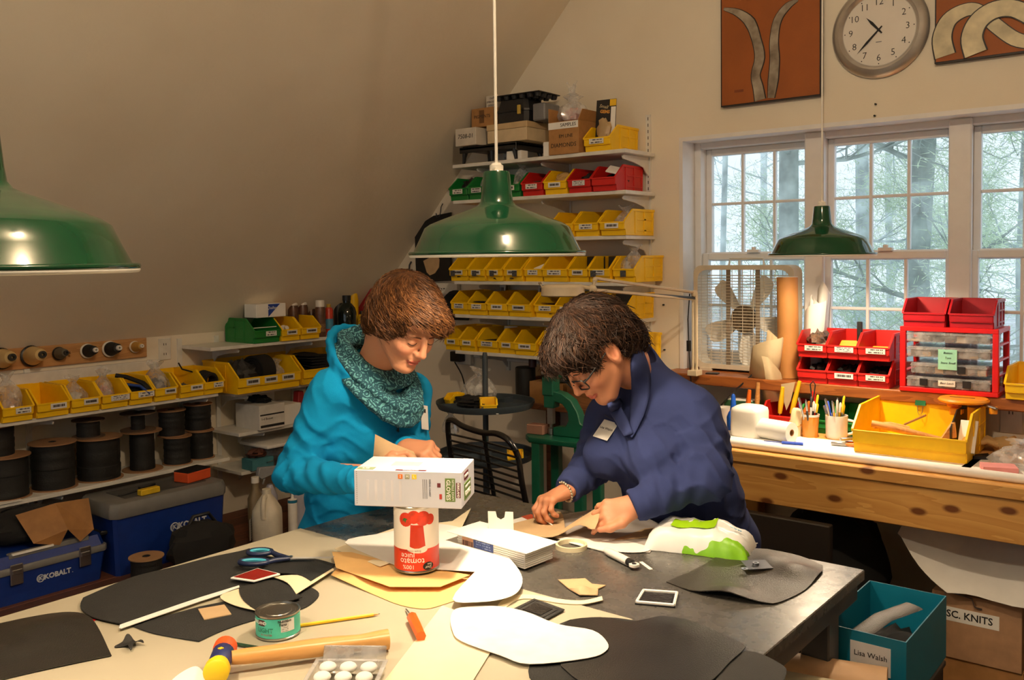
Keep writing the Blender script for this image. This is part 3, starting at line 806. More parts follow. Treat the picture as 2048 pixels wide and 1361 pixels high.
obj('flap', fl, CARDBOARD, bx)
tag(obj('white_carton', MB().box((-.025, -.05, 0), (.025, .05, .075)), PAPER, loc=(-2.815, 3.88, Z1), bevel=.002), 'narrow white carton beside the diamonds carton', 'box')
crumpled_bag(-2.70, 3.91, Z1 + .167, 'white plastic bag with red print heaped on the diamonds carton', (.085, .08, .07), 31, fill=mat('pink_print_film', (206, 92, 92), 0.4, c2=(225, 215, 205), scale=30))
crumpled_bag(-2.76, 3.98, Z1 + .002, 'tall clear bag leaning against the wall behind the diamonds carton', (.05, .03, .19), 33)
t = thing('header_card', 'black header card with a clear packet standing in the top shelf yellow bin', 'packet', (-2.51, 3.90, Z1 + .03), .1, rot=(-.12, 0, .1))
obj('card', MB().box((-.055, -.002, .0), (.055, .002, .24)), mat('black_card', (30, 27, 25), 0.5), t)
obj('window_strip', MB().box((.028, -.003, .02), (.054, -.002, .20)), PAPER, t)
obj('corner_tab', MB().box((.02, -.003, .205), (.055, -.002, .238)), mat('yellow_tab', (238, 190, 30), 0.5), t)
text('Small', .024, mat('cream_print', (214, 196, 150), 0.6), t, (-.014, -.0026, .205), (PI/2, .25, 0), shear=.2)
text('GEMS', .022, mat('orange_print', (214, 150, 60), 0.6), t, (-.006, -.0026, .178), (PI/2, .12, 0), bold=.001)
obj('packet', blob_mesh('packet', (.04, .018, .06), .3, 5, 4), mat('tan_packet', (176, 150, 110), 0.4), t, loc=(.004, -.02, .03))
# ---------------------------------------------------------------- black panel, hooks and white strips beside the rack
t = thing('hanging_pouch', 'black leather panel with a tan patch hanging beside the bin rack', 'panel', (-3.62, 4.085, 1.50))
pan = [(x + 3.62, z - 1.50) for x, z in [(-4.009, 1.52), (-4.016, 1.815), (-3.962, 1.881), (-3.856, 1.926), (-3.712, 1.942), (-3.72, 1.532)]]
obj('panel', MB().prism(pan, -.012, 0, 'y'), mat('black_leather_panel', (24, 23, 22), 0.6, bump=0.2), t, bevel=.002)
pat = [(x + 3.62, z - 1.50) for x, z in [(-3.941, 1.653), (-3.827, 1.695), (-3.807, 1.659), (-3.812, 1.613), (-3.846, 1.577), (-3.888, 1.564), (-3.913, 1.583)]]
obj('patch', MB().prism(pat, -.016, -.012, 'y'), TAN, t)
for k, (px, label) in enumerate(((824, 'dark iron coat hook by the sloping ceiling'), (887, 'small dark nail hook above the black panel'))):
 x, z = ([(-4.07, 1.598)], [(-3.795, 1.948)])[k][0]
 hk = MB().tube([(x, 4.095, z + .05), (x, 4.08, z + .03), (x, 4.075, z), (x, 4.065, z - .03), (x, 4.04, z - .035), (x, 4.035, z - .01)], .006 if k == 0 else .003, 6)
 tag(obj('wall_hook', hk, DARK_STEEL), label, 'hook', 'iron hooks on the back wall')
for k, (px0, px1, py) in enumerate(((873, 906, 575),)):
 (xa, za), (xb, zb) = [(-3.857, 1.482), (-3.709, 1.508)]
 o = tag(obj('hanging_strip', MB().box((xa, 4.06, za - .03), (xb + .05, 4.092, za + .035)), WHITE_PAINT, bevel=.002), 'white rail with small dark screws beside the bin rack', 'rail')
 obj('screws', MB().box((xa + .07, 4.058, za - .002), (xa + .078, 4.06, za + .004)).box((xa + .09, 4.058, za), (xa + .1, 4.06, za + .006)), INK, o)
t = thing('shade_cloth', 'dark garment hanging under the white rail behind the woman in turquoise', 'garment', (-3.66, 4.06, 1.30))
obj('fabric', blob_mesh('fabric', (.12, .03, .10), .25, 5, 2), mat('dark_garment', (24, 24, 26), 0.85), t)
# ================================================================ left wall rack under the sloping ceiling
LX = KNEE_X
def side_shelf(z, y0, y1, label, depth=.27, brackets=()):
 t = thing('side_shelf', label, 'shelf', (LX + .014 + depth / 2, (y0 + y1) / 2, z), group='shelf boards on the low wall')
 obj('board', MB().box((-depth / 2, -(y1 - y0) / 2, -.019), (depth / 2, (y1 - y0) / 2, 0)), WHITE_PAINT, t, bevel=.002)
 for y in brackets:
  obj('bracket', BR_ME, None, t, loc=(-depth / 2 - .014, y - (y0 + y1) / 2, -.019), rot=(0, 0, PI / 2))
side_shelf(1.213, 2.76, 4.08, 'white upper shelf board on the low wall with spray cans', brackets=(2.95, 3.45, 3.95))
side_shelf(.972, .6, 2.80, 'long white shelf board on the low wall under a row of yellow bins', brackets=(1.0, 1.95, 2.45, 2.75))
side_shelf(.955, 2.90, 4.08, 'white shelf board on the low wall under the two wide yellow bins', brackets=(3.0, 3.5))
side_shelf(.618, .6, 2.86, 'long white shelf board on the low wall carrying black spools', brackets=(1.0, 1.98, 2.7))
side_shelf(.735, 2.92, 4.08, 'short white shelf board with a white carton behind the turquoise jacket', brackets=(3.1, 3.6))
side_shelf(.522, 2.93, 4.08, 'short white shelf board with a clear tub behind the turquoise jacket', brackets=(3.1, 3.6))
for k, y in enumerate((1.95, 2.75, 2.98, 3.5)):
 mb = MB().box((LX, y - .0125, .3), (LX + .012, y + .0125, 1.25))
 tag(obj('wall_standard', mb, WHITE_PAINT), ['white shelf standard on the low wall below the thread cones', 'white shelf standard at the end of the long low shelves', 'white shelf standard behind the wide yellow bin', 'white shelf standard behind the turquoise jacket'][k], 'shelf track', 'shelf standards on the low wall')
SIDE = 'parts bins on the low wall shelves'
mid = [(1.78, 0.138), (1.934, 0.156), (2.084, 0.143), (2.227, 0.141), (2.36, 0.125), (2.49, 0.128), (2.638, 0.146), (2.766, 0.116)]
for i, (y, w) in enumerate(mid):
 hopper_bin(-4.205, y, .972, PI / 2 + random.uniform(-.03, .03), min(max(w - .008, .115), .146), 'yellow bin, %s from the picture edge in the row below the thread cones' % ORD[i], YELLOW_BIN, SIDE, sticker=(1, 3, 0, 4, 1, 0, 3, 1)[i], lw=.7 if i in (3, 4) else .5, lx=.02)
hopper_bin(-4.205, 1.62, .972, PI / 2, .138, 'yellow bin mostly outside the picture on the long low shelf', YELLOW_BIN, SIDE)
hopper_bin(-4.16, 3.085, .955, PI / 2, .41, 'wide yellow bin with three stickers holding black rolls', YELLOW_BIN, SIDE, H=.165, L=.33, sticker=0, n_lab=3)
hopper_bin(-4.17, 3.525, .955, PI / 2, .41, 'wide yellow bin without stickers behind the turquoise shoulder', YELLOW_BIN, SIDE, H=.165, L=.33, sticker=None)
hopper_bin(-4.21, 3.11, 1.213, PI / 2, .175, 'green bin with a white box on top on the upper low wall shelf', GREEN_BIN, SIDE, H=.135, sticker=1, lw=.4, lx=.02)
hopper_bin(-4.20, 3.265, 1.213, PI / 2, .128, 'yellow bin with a white bottle beside the green bin', YELLOW_BIN, SIDE, sticker=0)
hopper_bin(-4.20, 3.405, 1.213, PI / 2, .136, 'empty yellow bin below the row of spray cans', YELLOW_BIN, SIDE, sticker=0)
crumpled_bag(-4.32, mid[0][0], .98, 'clear bag bulging from the first bin below the thread cones', (.08, .055, .10), 41)
crumpled_bag(-4.33, mid[2][0], .98, 'clear bag of white buttons in the third bin below the thread cones', (.07, .05, .075), 42, fill=PAPER)
crumpled_bag(-4.33, mid[3][0], .98, 'clear bag with red print in the fourth bin below the thread cones', (.07, .05, .085), 43, fill=mat('pink_print_film', None))
t = thing('strap_coil', 'dark blue and black webbing heaped in the fifth bin', 'webbing', (-4.31, mid[4][0], 1.0))
obj('blue_strap', MB().tube([(.04, -.05, .07), (.09, .0, .06), (.1, .04, .02)], .016, 8, flat=.5), mat('blue_strap', (26, 62, 140), 0.5), t)
obj('black_strap', MB().tube([(-.03, -.06, .11), (.0, -.02, .10), (.06, .03, .07), (.09, .055, .03)], .022, 8, flat=.5), BLACK_CLOTH, t)
obj('lower_strap', blob_mesh('lower_strap', (.09, .055, .035), .3, 6, 3), BLACK_CLOTH, t)
crumpled_bag(-4.31, mid[5][0], .98, 'grey plastic bag of dark goods in the sixth bin', (.085, .06, .09), 44, fill=DARK_LEATHER)
heap(-4.32, mid[6][0], .98, 0, 'grey bits at the bottom of the seventh bin', GREY_FELT, (.07, .05, .03), seed=45)
t = thing('cord_coil', 'coil of black cord with a loose end in the eighth bin', 'cord', (-4.28, mid[7][0], .98))
for k in range(5):
 obj('winding', MB().torus(.042 - .002 * k, .009, 20, 6, Matrix.Translation((-.03 + .018 * k, 0, .06)) @ Matrix.Rotation(PI/2, 4, 'Y')), BLACK_CLOTH, t)
obj('loose_end', MB().tube([(-.02, -.03, .095), (-.03, -.07, .11), (-.05, -.11, .125), (-.05, -.13, .16)], .004, 6), BLACK_CLOTH, t)
heap(-4.33, 2.99, .965, 0, 'grey plastic bundle in the wide bin with three stickers', mat('smoky_bag', (66, 66, 66), 0.3, var=.5, scale=20), (.11, .09, .085), 'plastic_bundle', 46, 'bag')
t = thing('webbing_roll', 'thick roll of black webbing in the wide bin with three stickers', 'webbing', (-4.33, 3.13, 1.05), rot=(PI/2, 0, .15))
for r_ in (.03, .045, .06, .075): obj('turn', MB().lathe([(r_, -.05), (r_ + .012, -.05), (r_ + .012, .05), (r_, .05), (r_, -.05)], 24), BLACK_CLOTH, t)
crumpled_bag(-4.32, 3.245, .962, 'pale bag behind the webbing roll in the wide bin', (.06, .04, .07), 47)
strap_pile(-4.30, 3.47, .965, PI/2, 'black flat cases filling the wide bin behind the turquoise shoulder', BLACK_CLOTH, w=.16, d=.2, n=10, h=.008)
t = thing('black_case', 'black flat case leaning in the wide bin behind the turquoise shoulder', 'case', (-4.33, 3.60, 1.03), rot=(0, -.2, 0))
obj('shell', MB().box((-.05, -.10, -.05), (.05, .10, .06)), BLACK_PLASTIC, t, bevel=.008)
obj('cover', MB().box((-.052, -.102, .045), (.052, .102, .064)), BLACK_PLASTIC, t, bevel=.004)
tag(obj('bin_divider', MB().box((-.002, -.08, 0), (.002, .08, .004)), PAPER, loc=(-4.24, 3.11, 1.295)), 'white rail lying across the opening of the green bin', 'rail')
t = carton('tissue_box', 'white box with a blue corner lying on the green bin', 'box', (-4.31, 3.17, 1.350), (.20, .11, .075), PAPER, rz=PI/2, flaps=False)
obj('blue_print', MB().prism([(-.02, .002), (.06, .073), (-.02, .073)], -.0556, -.055, 'y'), mat('blue_print', (30, 62, 150), 0.5), t)
text('Quilter', .024, PAPER, t, (.005, -.0565, .052), (PI/2, 0, 0), shear=.3)
def bottle(name, label, loc, prof, m, cap=None, cap_m=None, band=None, band_m=None, cat='bottle', group='cans and bottles on the upper low shelf', extra=None):
 t = thing(name, label, cat, loc, group=group)
 obj('body', MB().lathe(prof, 20, caps=(True, True)), m, t, smooth=40)
 if cap: obj('cap', MB().lathe(cap, 16, caps=(True, True)), cap_m, t, smooth=40)
 if band: obj('wrap', MB().lathe([(band[0], band[1]), (band[0], band[2])], 20), band_m, t, smooth=40)
 return t
CAN_BROWN = mat('brown_spray_can', (92, 62, 48), 0.35, var=0.5, scale=35)
WCAP = mat('white_cap', (226, 222, 214), 0.4)
for i, (y, x, z0, m_, h) in enumerate(((3.435, -4.40, 1.213, CAN_BROWN, .20), (3.505, -4.40, 1.213, CAN_BROWN, .20), (3.53, -4.27, 1.213, CAN_BROWN, .19))):
 bottle('spray_can', ['brown spray can standing behind the empty yellow bin', 'brown spray can, middle one of the three white capped cans', 'tall brown spray can with white lettering in front of the other cans'][i], (x, y, z0),
           [(.0, 0), (.030, 0), (.031, .004), (.031, h - .03), (.026, h - .012), (.02, h - .01)], m_, [(.0255, h - .028), (.0265, h - .03), (.0265, h + .022), (.024, h + .026)], WCAP, (.0314, .03, .075), mat('spray_can_text_band', (150, 120, 92), 0.4, c2=(96, 66, 50), scale=90))
bottle('spray_can', 'red and blue spray can beside the dark jug', (-4.30, 3.62, 1.213), [(.0, 0), (.026, 0), (.026, .15), (.02, .165), (.01, .17)], mat('red_spray_can', (190, 60, 40), 0.35, var=.3), [(.013, .165), (.013, .185), (.01, .188)], mat('gold_cap', (190, 160, 60), .4), (.0264, .04, .10), mat('blue_spray_band', (70, 140, 180), .4))
bottle('dark_jug', 'dark green glass jug on the upper low wall shelf', (-4.28, 3.745, 1.213), [(.0, 0), (.055, 0), (.058, .01), (.058, .13), (.05, .16), (.03, .185), (.024, .19), (.024, .215)], mat('dark_glass', (20, 30, 26), 0.08), [(.026, .205), (.026, .235), (.02, .236)], BLACK_PLASTIC)
bottle('dark_bottle', 'dark bottle with square cap behind the dark jug', (-4.42, 3.80, 1.213), [(.0, 0), (.03, 0), (.03, .2), (.02, .24)], BLACK_PLASTIC, [(.028, .23), (.028, .27)], BLACK_PLASTIC)
bottle('glue_bottle', 'yellow bottle beside the dark jug on the upper shelf', (-4.36, 3.87, 1.213), [(.0, 0), (.03, 0), (.032, .2), (.025, .24), (.018, .255)], YELLOW_BIN, [(.02, .25), (.014, .29)], mat('red_cap', (170, 30, 40), .4))
bottle('glue_bottle', 'short yellow bottle with dark label beside the dark jug', (-4.26, 3.845, 1.213), [(.0, 0), (.026, 0), (.026, .10), (.015, .115)], YELLOW_BIN, [(.012, .11), (.01, .135)], BLACK_PLASTIC)
bottle('nozzle_bottle', 'small bottle with a dark blue nozzle behind the spray cans', (-4.44, 3.60, 1.213), [(.0, 0), (.024, 0), (.024, .18), (.012, .2)], CAN_BROWN, [(.012, .2), (.01, .24), (.016, .242), (.016, .262)], mat('navy_cap', (20, 26, 60), .4))
bottle('lotion_bottle', 'white bottle lying in the yellow bin beside the green bin', (-4.33, 3.265, 1.24), [(.0, 0), (.03, 0), (.032, .05), (.028, .075), (.014, .085)], WCAP, [(.013, .083), (.013, .1)], WCAP).rotation_euler = (.0, 1.1, 0)
tag(obj('cloth_rag', blob_mesh('cloth_rag', (.05, .03, .035), .4, 6, 7), mat('blue_rag', (28, 48, 120), 0.8), loc=(-4.38, 3.35, 1.22)), 'small dark blue rag behind the yellow bins on the upper shelf', 'rag')
t = thing('folder_stack', 'red folder standing behind the black chair frame on the upper shelf', 'folder', (-4.36, 3.99, 1.213))
obj('cover', MB().box((-.1, -.02, 0), (.1, .0, .27)), mat('red_folder', (160, 40, 48), 0.6), t, bevel=.002)
obj('pages', MB().box((-.095, -.018, .005), (.098, -.002, .265)), PAPER, t)
t = thing('cone_board', 'long wooden peg board holding thread cones on the low wall', 'peg board', (LX, 1.9, 1.17))
obj('board', MB().box((0, -1.0, 0), (.018, .655, .10)), wood('peg_board_wood', (176, 128, 78), (196, 148, 94), 'y', 5, .6), t, bevel=.002)
for y in np.arange(-.9, .65, .126):
 obj('peg', MB().cyl((.018, y, .055), (.07, y, .065), .006, seg=8), wood('peg_board_wood', None, None), t)
THREADS = {'cream': mat('cream_thread', (206, 176, 118), .8, bump=.5, bscale=250), 'black': mat('black_thread', (20, 20, 20), .7, bump=.5, bscale=250), 'grey': mat('grey_thread', (104, 98, 84), .8, bump=.5, bscale=250), 'gold': mat('gold_thread', (196, 150, 70), .8, bump=.5, bscale=250)}
for i, (y, big, th, base) in enumerate(((1.83, 1.25, 'cream', 'black'), (1.965, 1.25, 'cream', 'black'), (2.095, .8, 'grey', 'black'), (2.235, .9, 'black', 'white'), (2.35, 1.0, 'black', 'white'), (2.485, .75, 'gold', 'white'))):
 c = thing('thread_cone', ['large cream thread cone half cut by the picture edge', 'large cream thread cone with a black foot', 'small grey thread cone with a black foot', 'black thread cone with a white foot next to the grey cone', 'larger black thread cone with a white foot', 'small gold thread cone at the end of the peg board'][i], 'thread cone', (LX + .022, y, 1.228), rot=(0, PI/2 - .12, 0), group='thread cones on the peg board')
 s = big
 bm_ = BLACK_PLASTIC if base == 'black' else WCAP
 obj('foot', MB().lathe([(.0, 0), (.040*s, 0), (.041*s, .006), (.034*s, .012)], 24, caps=(True, True)), bm_, c, smooth=40)
 obj('thread', MB().lathe([(.034*s, .008*s), (.036*s, .02*s), (.022*s, .085*s), (.014*s, .09*s)], 24, caps=(True, True)), THREADS[th], c, smooth=40)
 obj('tip', MB().lathe([(.014*s, .086*s), (.013*s, .104*s), (.006*s, .104*s), (.005*s, .09*s)], 16), bm_, c, smooth=40)
tag(obj('rail_moulding', MB().box((LX, .7, 1.095), (LX + .03, 2.62, 1.15)), WHITE_PAINT, bevel=.004), 'white wooden rail under the peg board', 'rail')
tag(obj('wood_lath', MB().box((LX, .9, 1.035), (LX + .012, 2.5, 1.06)), wood('lath_wood', (96, 58, 34), (120, 74, 42), 'y', 5)), 'thin brown lath on the low wall behind the bins', 'lath')
o = thing('wall_outlet', 'white outlet plate on the low wall beside the peg board', 'outlet', (LX, 2.665, 1.20))
obj('plate', MB().box((0, -.035, -.058), (.006, .035, .058)), WHITE_PAINT, o, bevel=.002)
obj('slots', MB().box((.006, -.008, .02), (.0065, -.005, .032)).box((.006, .005, .02), (.0065, .008, .032)).box((.006, -.008, -.032), (.0065, -.005, -.02)).box((.006, .005, -.032), (.0065, .008, -.02)), INK, o)
# ---------------------------------------------------------------- spools of black webbing
FLANGE = mat('spool_flange_card', (150, 112, 78), .8, var=.12)
FLANGE2 = mat('spool_flange_dark', (92, 72, 54), .8)
WEB = mat('black_wound_webbing', (15, 15, 14), .7, var=.3, scale=8, bump=.35, bscale=120, stretch=(1, 1, 6))
def spool(x, y, z, R, H, label, core=.9, flange=FLANGE, lab=False):
 t = thing('webbing_spool', label, 'spool', (x, y, z), random.uniform(0, 6), group='spools of black webbing on the low shelf')
 f = .005; rr = R * core
 obj('bottom_flange', MB().lathe([(.0, 0), (R, 0), (R, f), (0, f)], 32), flange, t, smooth=30)
 prof = [(rr * .98, f)]; n = 9
 for i in range(n):
  z0 = f + (H - 2*f) * i / n; z1 = f + (H - 2*f) * (i + 1) / n
  d = rr * random.uniform(.965, 1.0)
  prof += [(d, z0 + .002), (d, z1 - .002)]
 obj('winding', MB().lathe(prof + [(rr * .98, H - f)], 32), WEB, t, smooth=30)
 tf = MB(); tf.lathe([(.018, H - f), (R, H - f), (R, H), (.018, H), (.018, H - f)], 32)
 obj('top_flange', tf, flange, t, smooth=30)
 obj('hub', MB().lathe([(.017, H - .03), (.017, H + .001), (.012, H + .001), (.012, H - .03)], 14, caps=(True, True)), INK, t)
 return t
ZS = .618
spool(-4.345, 1.775, ZS, .105, .19, 'wide black spool at the picture edge of the low shelf')
spool(-4.36, 1.74, ZS + .191, .088, .138, 'smaller black spool stacked on the spool at the picture edge')
spool(-4.345, 1.985, ZS, .105, .215, 'wide black spool with a brown card flange, second on the low shelf')
spool(-4.345, 2.205, ZS, .110, .205, 'widest black spool, third on the low shelf')
spool(-4.37, 2.17, ZS + .206, .075, .085, 'small spool standing on the third wide spool', core=.72, flange=FLANGE2)
spool(-4.345, 2.43, ZS, .098, .20, 'narrow wound spool between wide brown flanges', core=.62)
spool(-4.36, 2.42, ZS + .201, .085, .09, 'small spool with a thin core stacked over the narrow wound spool', core=.4, flange=FLANGE2)
spool(-4.33, 2.615, ZS, .075, .145, 'short black spool below another near the shelf end')
spool(-4.35, 2.60, ZS + .146, .072, .135, 'black spool stacked on the short spool')
spool(-4.35, 2.765, ZS, .072, .15, 'black spool at the end of the low shelf')
spool(-4.36, 2.76, ZS + .151, .075, .14, 'black spool stacked at the end of the low shelf')
tag(obj('paper_tag', MB().box((-.03, -.05, 0), (.03, .05, .003)), PAPER, loc=(-4.245, 1.74, ZS)), 'white tag lying at the front of the spool shelf', 'tag')
bx = carton('paper_carton', 'white carton with a black stripe behind the turquoise jacket', 'box', (-4.31, 3.12, .735), (.17, .22, .135), mat('white_carton', (214, 210, 202), .6), rz=PI/2, flaps=False)
obj('stripe', MB().box((-.08, -.1106, .078), (.08, -.11, .086)).box((-.078, -.1106, .012), (.08, -.11, .026)), INK, bx)
text('1-d Bosset', .018, INK, bx, (-.035, -.1108, .06), (PI/2, 0, 0))
tag(obj('white_carton', MB().box((-.1, -.06, 0), (.1, .06, .115)), PAPER, loc=(-4.32, 3.275, .735), bevel=.002), 'plain white carton beside the striped carton', 'box')
tag(obj('white_carton', MB().box((-.02, -.09, 0), (.02, .09, .205)), PAPER, loc=(-4.45, 3.22, .735), bevel=.002), 'tall white board behind the striped carton', 'box')
tag(obj('dark_cloth', blob_mesh('dark_cloth', (.08, .05, .02), .5, 6, 12), BLACK_CLOTH, loc=(-4.33, 3.13, .872)), 'black strap scraps lying on the striped carton', 'scrap')
t = thing('tape_gun', 'red tape dispenser with a brown roll behind the turquoise jacket', 'dispenser', (-4.30, 3.43, .735))
obj('body', MB().prism([(-.08, 0), (.08, 0), (.08, .035), (-.01, .045), (-.03, .17), (-.065, .17), (-.08, .05)], -.025, .025, 'y', M=Matrix.Rotation(PI/2, 4, 'Z')), mat('dark_red_plastic', (150, 30, 34), .45), t, bevel=.004)
obj('roll', MB().lathe([(.03, -.022), (.055, -.022), (.055, .022), (.03, .022), (.03, -.022)], 24, M=Matrix.Translation((0, .07, .15)) @ Matrix.Rotation(PI/2, 4, 'X')), mat('brown_tape_roll', (74, 50, 34), .5), t)
obj('backing_card', MB().box((.04, .03, .05), (.044, .09, .14)), PAPER, t)
t = thing('storage_tub', 'clear storage tub with a white lid on the short low shelf', 'tub', (-4.33, 3.33, .522), PI/2)
mb = MB(); rings = []
for z, k in ((0, .93), (.004, .94), (.10, 1.0)):
 hx, hy, c = .24 * k, .125 * k, .025
 rings.append([(hx, -hy + c, z), (hx, hy - c, z), (hx - c, hy, z), (-hx + c, hy, z), (-hx, hy - c, z), (-hx, -hy + c, z), (-hx + c, -hy, z), (hx - c, -hy, z)])
obj('tub', mb.loft(rings, caps=(True, False)), glassy('smoky_clear_plastic', (190, 192, 196), .1, .1, milk=.35, milk_c=(120, 122, 126)), t)
obj('lid', MB().box((-.25, -.135, .10), (.25, .135, .122)), WCAP, t, bevel=.01, segs=2)
heap(-4.33, 3.42, .53, 0, 'dark goods inside the clear storage tub', DARK_LEATHER, (.09, .15, .05), seed=60)
t = thing('teal_drawer_box', 'small teal box with a metal pull on the short low shelf', 'box', (-4.245, 3.05, .522), PI/2)
obj('box_body', MB().box((-.07, -.05, 0), (.07, .05, .06)), mat('teal_card', (62, 122, 132), .6), t, bevel=.002)
obj('pull', MB().tube([(.02, -.052, .035), (.02, -.06, .035), (.055, -.06, .038), (.055, -.052, .038)], .0025, 6), STEEL, t)
heap(-4.255, 3.05, .582, 0, 'brown leather scraps on the small teal box', BROWN_LEATHER, (.045, .06, .025), seed=61)
strap_pile(-4.30, 3.42, .645, .4, 'yellow work glove lying on the clear tub lid', mat('yellow_glove', (206, 150, 40), .7), w=.07, d=.1, n=3, name='work_glove')
# ---------------------------------------------------------------- low platform with tool boxes, spool, jugs
PLAT = [wood('platform_board_%s' % n, a, b, 'y', 4, .6) for n, a, b in (('a', (84, 48, 32), (104, 60, 40)), ('b', (70, 42, 30), (88, 52, 36)), ('c', (96, 54, 36), (112, 68, 46)))]
pl = thing('low_platform', 'low red-brown plank platform along the low wall under the tool boxes', 'platform', (-4.18, 2.4, 0))
for k in range(6):
 obj('plank', MB().box((-.30 + k * .125, -1.5, .215), (-.30 + k * .125 + .122, 1.6, .24)), PLAT[k % 3], pl, bevel=.002)
for y in (-1.4, -.4, .6, 1.5):
 obj('bearer', MB().box((-.30, y - .03, 0), (.44, y + .03, .215)), PLAT[1], pl)
KBLUE = mat('tool_box_blue', (14, 44, 118), .4, var=.08)
KGREY = mat('tool_box_grey', (112, 112, 110), .5, var=.08)
def ring8(hx, hy, z, c, x0=0.0, y0=0.0):
 return [(x0 + hx, y0 - hy + c, z), (x0 + hx, y0 + hy - c, z), (x0 + hx - c, y0 + hy, z), (x0 - hx + c, y0 + hy, z), (x0 - hx, y0 + hy - c, z), (x0 - hx, y0 - hy + c, z), (x0 - hx + c, y0 - hy, z), (x0 + hx - c, y0 - hy, z)]
def logo(t, x, y, z, s):
 LW = mat('silver_logo', (196, 200, 206), .4)
 o = text('KOBALT', .042 * s, LW, t, (x + .075 * s, y, z), (PI/2, 0, 0), bold=.0016 * s, depth=.0006)
 text('.', .042 * s, LW, t, (x + .165 * s, y, z - .002), (PI/2, 0, 0), depth=.0006)
 obj('emblem', MB().torus(.021 * s, .003 * s, 24, 6, Matrix.Translation((x - .025 * s, y, z)) @ Matrix.Rotation(PI/2, 4, 'X')), LW, t)
 text('K', .030 * s, LW, t, (x - .025 * s, y - .0002, z), (PI/2, 0, 0), bold=.001)
 text('(  )', .030 * s, LW, t, (x - .025 * s, y - .0002, z), (PI/2, 0, 0))
t = thing('tool_box', 'blue tool box with metal latches and grey lid by the table corner', 'tool box', (-4.0, 1.80, .24), PI/2)
W_, D_ = .25, .12
mb = MB(); mb.loft([ring8(W_ * .93, D_ * .9, 0, .012, 0, D_), ring8(W_ * .95, D_ * .92, .04, .012, 0, D_), ring8(W_, D_, .13, .012, 0, D_)])
obj('body', mb, KBLUE, t, smooth=None)
obj('rim', MB().loft([ring8(W_ + .008, D_ + .008, .13, .015, 0, D_), ring8(W_ + .008, D_ + .008, .16, .015, 0, D_)]), KGREY, t, bevel=.003)
obj('lid', MB().loft([ring8(W_, D_, .16, .02, 0, D_), ring8(W_ * .96, D_ * .86, .205, .02, 0, D_)]), KBLUE, t)
obj('lid_rail', MB().box((-.16, .01, .19), (.18, .04, .212)), KGREY, t, bevel=.003)
for x in (-.14, .15):
 l = obj('latch', MB().box((x - .026, -.014, .085), (x + .026, -.006, .172)), STEEL, t, bevel=.003)
 obj('latch_hook', MB().box((x - .02, -.018, .13), (x + .02, -.012, .15)), STEEL, l, bevel=.002)
obj('sticker', MB().box((-.15, .0, .206), (.02, .012, .214)), PAPER, t)
logo(t, -.02, .004, .08, .72)
t = thing('tool_chest', 'large blue tool chest with a thick grey lid', 'tool box', (-3.96, 2.36, .24), PI/2)
W_, D_ = .29, .15
mb = MB(); mb.loft([ring8(W_ * .95, D_ * .92, 0, .015, 0, D_), ring8(W_, D_, .27, .015, 0, D_)])
obj('body', mb, KBLUE, t)
mb = MB(); mb.loft([ring8(W_ + .012, D_ + .012, .265, .03, 0, D_), ring8(W_ + .014, D_ + .014, .30, .03, 0, D_), ring8(W_ + .004, D_ + .006, .335, .03, 0, D_)])
obj('lid', mb, KGREY, t, bevel=.006, segs=2)
obj('lid_recess', MB().box((-.2, .06, .335), (.22, .24, .338)), mat('dark_grey_tray', (70, 70, 70), .6), t)
for x in (-.29, .29): obj('side_handle', MB().tube([(x, .07, .2), (x * 1.07, .07, .2), (x * 1.07, .22, .2), (x, .22, .2)], .01, 6), BLACK_PLASTIC, t)
logo(t, .03, -.002, .165, .95)
t = thing('sanding_block', 'orange sanding block with a black top on the tool chest lid', 'tool', (-4.09, 2.55, .578), .2)
obj('block', MB().box((-.05, -.075, 0), (.05, .075, .05)), mat('orange_foam', (214, 82, 34), .7), t, bevel=.004)
obj('pad', MB().box((-.048, -.073, .05), (.048, .073, .056)), BLACK_PLASTIC, t)
tag(obj('marker_box', MB().box((-.018, -.05, 0), (.018, .05, .028)), mat('yellow_tube', (214, 178, 30), .5), loc=(-4.01, 2.27, .578), rot=(0, 0, .05), bevel=.004), 'small yellow box on the tool chest lid', 'box')
tag(obj('putty_knife', MB().box((-.012, -.09, 0), (.012, .03, .004)).box((-.01, .03, 0), (.01, .12, .014)), DARK_STEEL, loc=(-4.1, 2.25, .578), rot=(0, 0, .25)), 'dark flat scraper lying behind the yellow box', 'tool')
t = thing('canvas_bag', 'black bag slumped on the blue tool box', 'bag', (-4.20, 1.80, .455))
obj('bag_body', blob_mesh('bag_body', (.13, .22, .075), .2, 5, 71, 24, 16), mat('black_canvas', (20, 20, 20), .9), t)
t2 = thing('kraft_wrap', 'crumpled tan kraft paper across the black bag', 'paper', (-4.08, 1.84, .445))
KR = mat('kraft_paper', (150, 106, 58), .7, var=.15)
mb = MB(); mb.add([(.0, -.14, .15), (.02, .02, .17), (.015, .17, .16), (.07, -.10, .03), (.085, .04, .06), (.075, .16, .03), (.07, .01, -.005), (.09, .09, -.005)],
 [(0, 3, 4, 1), (1, 4, 5, 2), (3, 6, 4), (4, 7, 5)])
o = obj('sheet', mb, KR, t2, smooth=None)
so = o.modifiers.new('thickness', 'SOLIDIFY'); so.thickness = .002
t = spool(-3.80, 2.13, .24, .075, .12, 'spool with a pale card flange on the platform before the tool chest', flange=mat('pale_flange', (160, 124, 86), .8))
t = thing('black_tool_bag', 'low black tool bag in front of the tool chest', 'bag', (-3.82, 2.42, .24))
obj('bag_body', blob_mesh('bag_body', (.09, .17, .12), .2, 4, 75, 20, 14), mat('black_canvas', None), t)
obj('handle', MB().tube([(0, -.08, .18), (0, -.04, .235), (0, .04, .235), (0, .08, .18)], .009, 8), BLACK_PLASTIC, t)
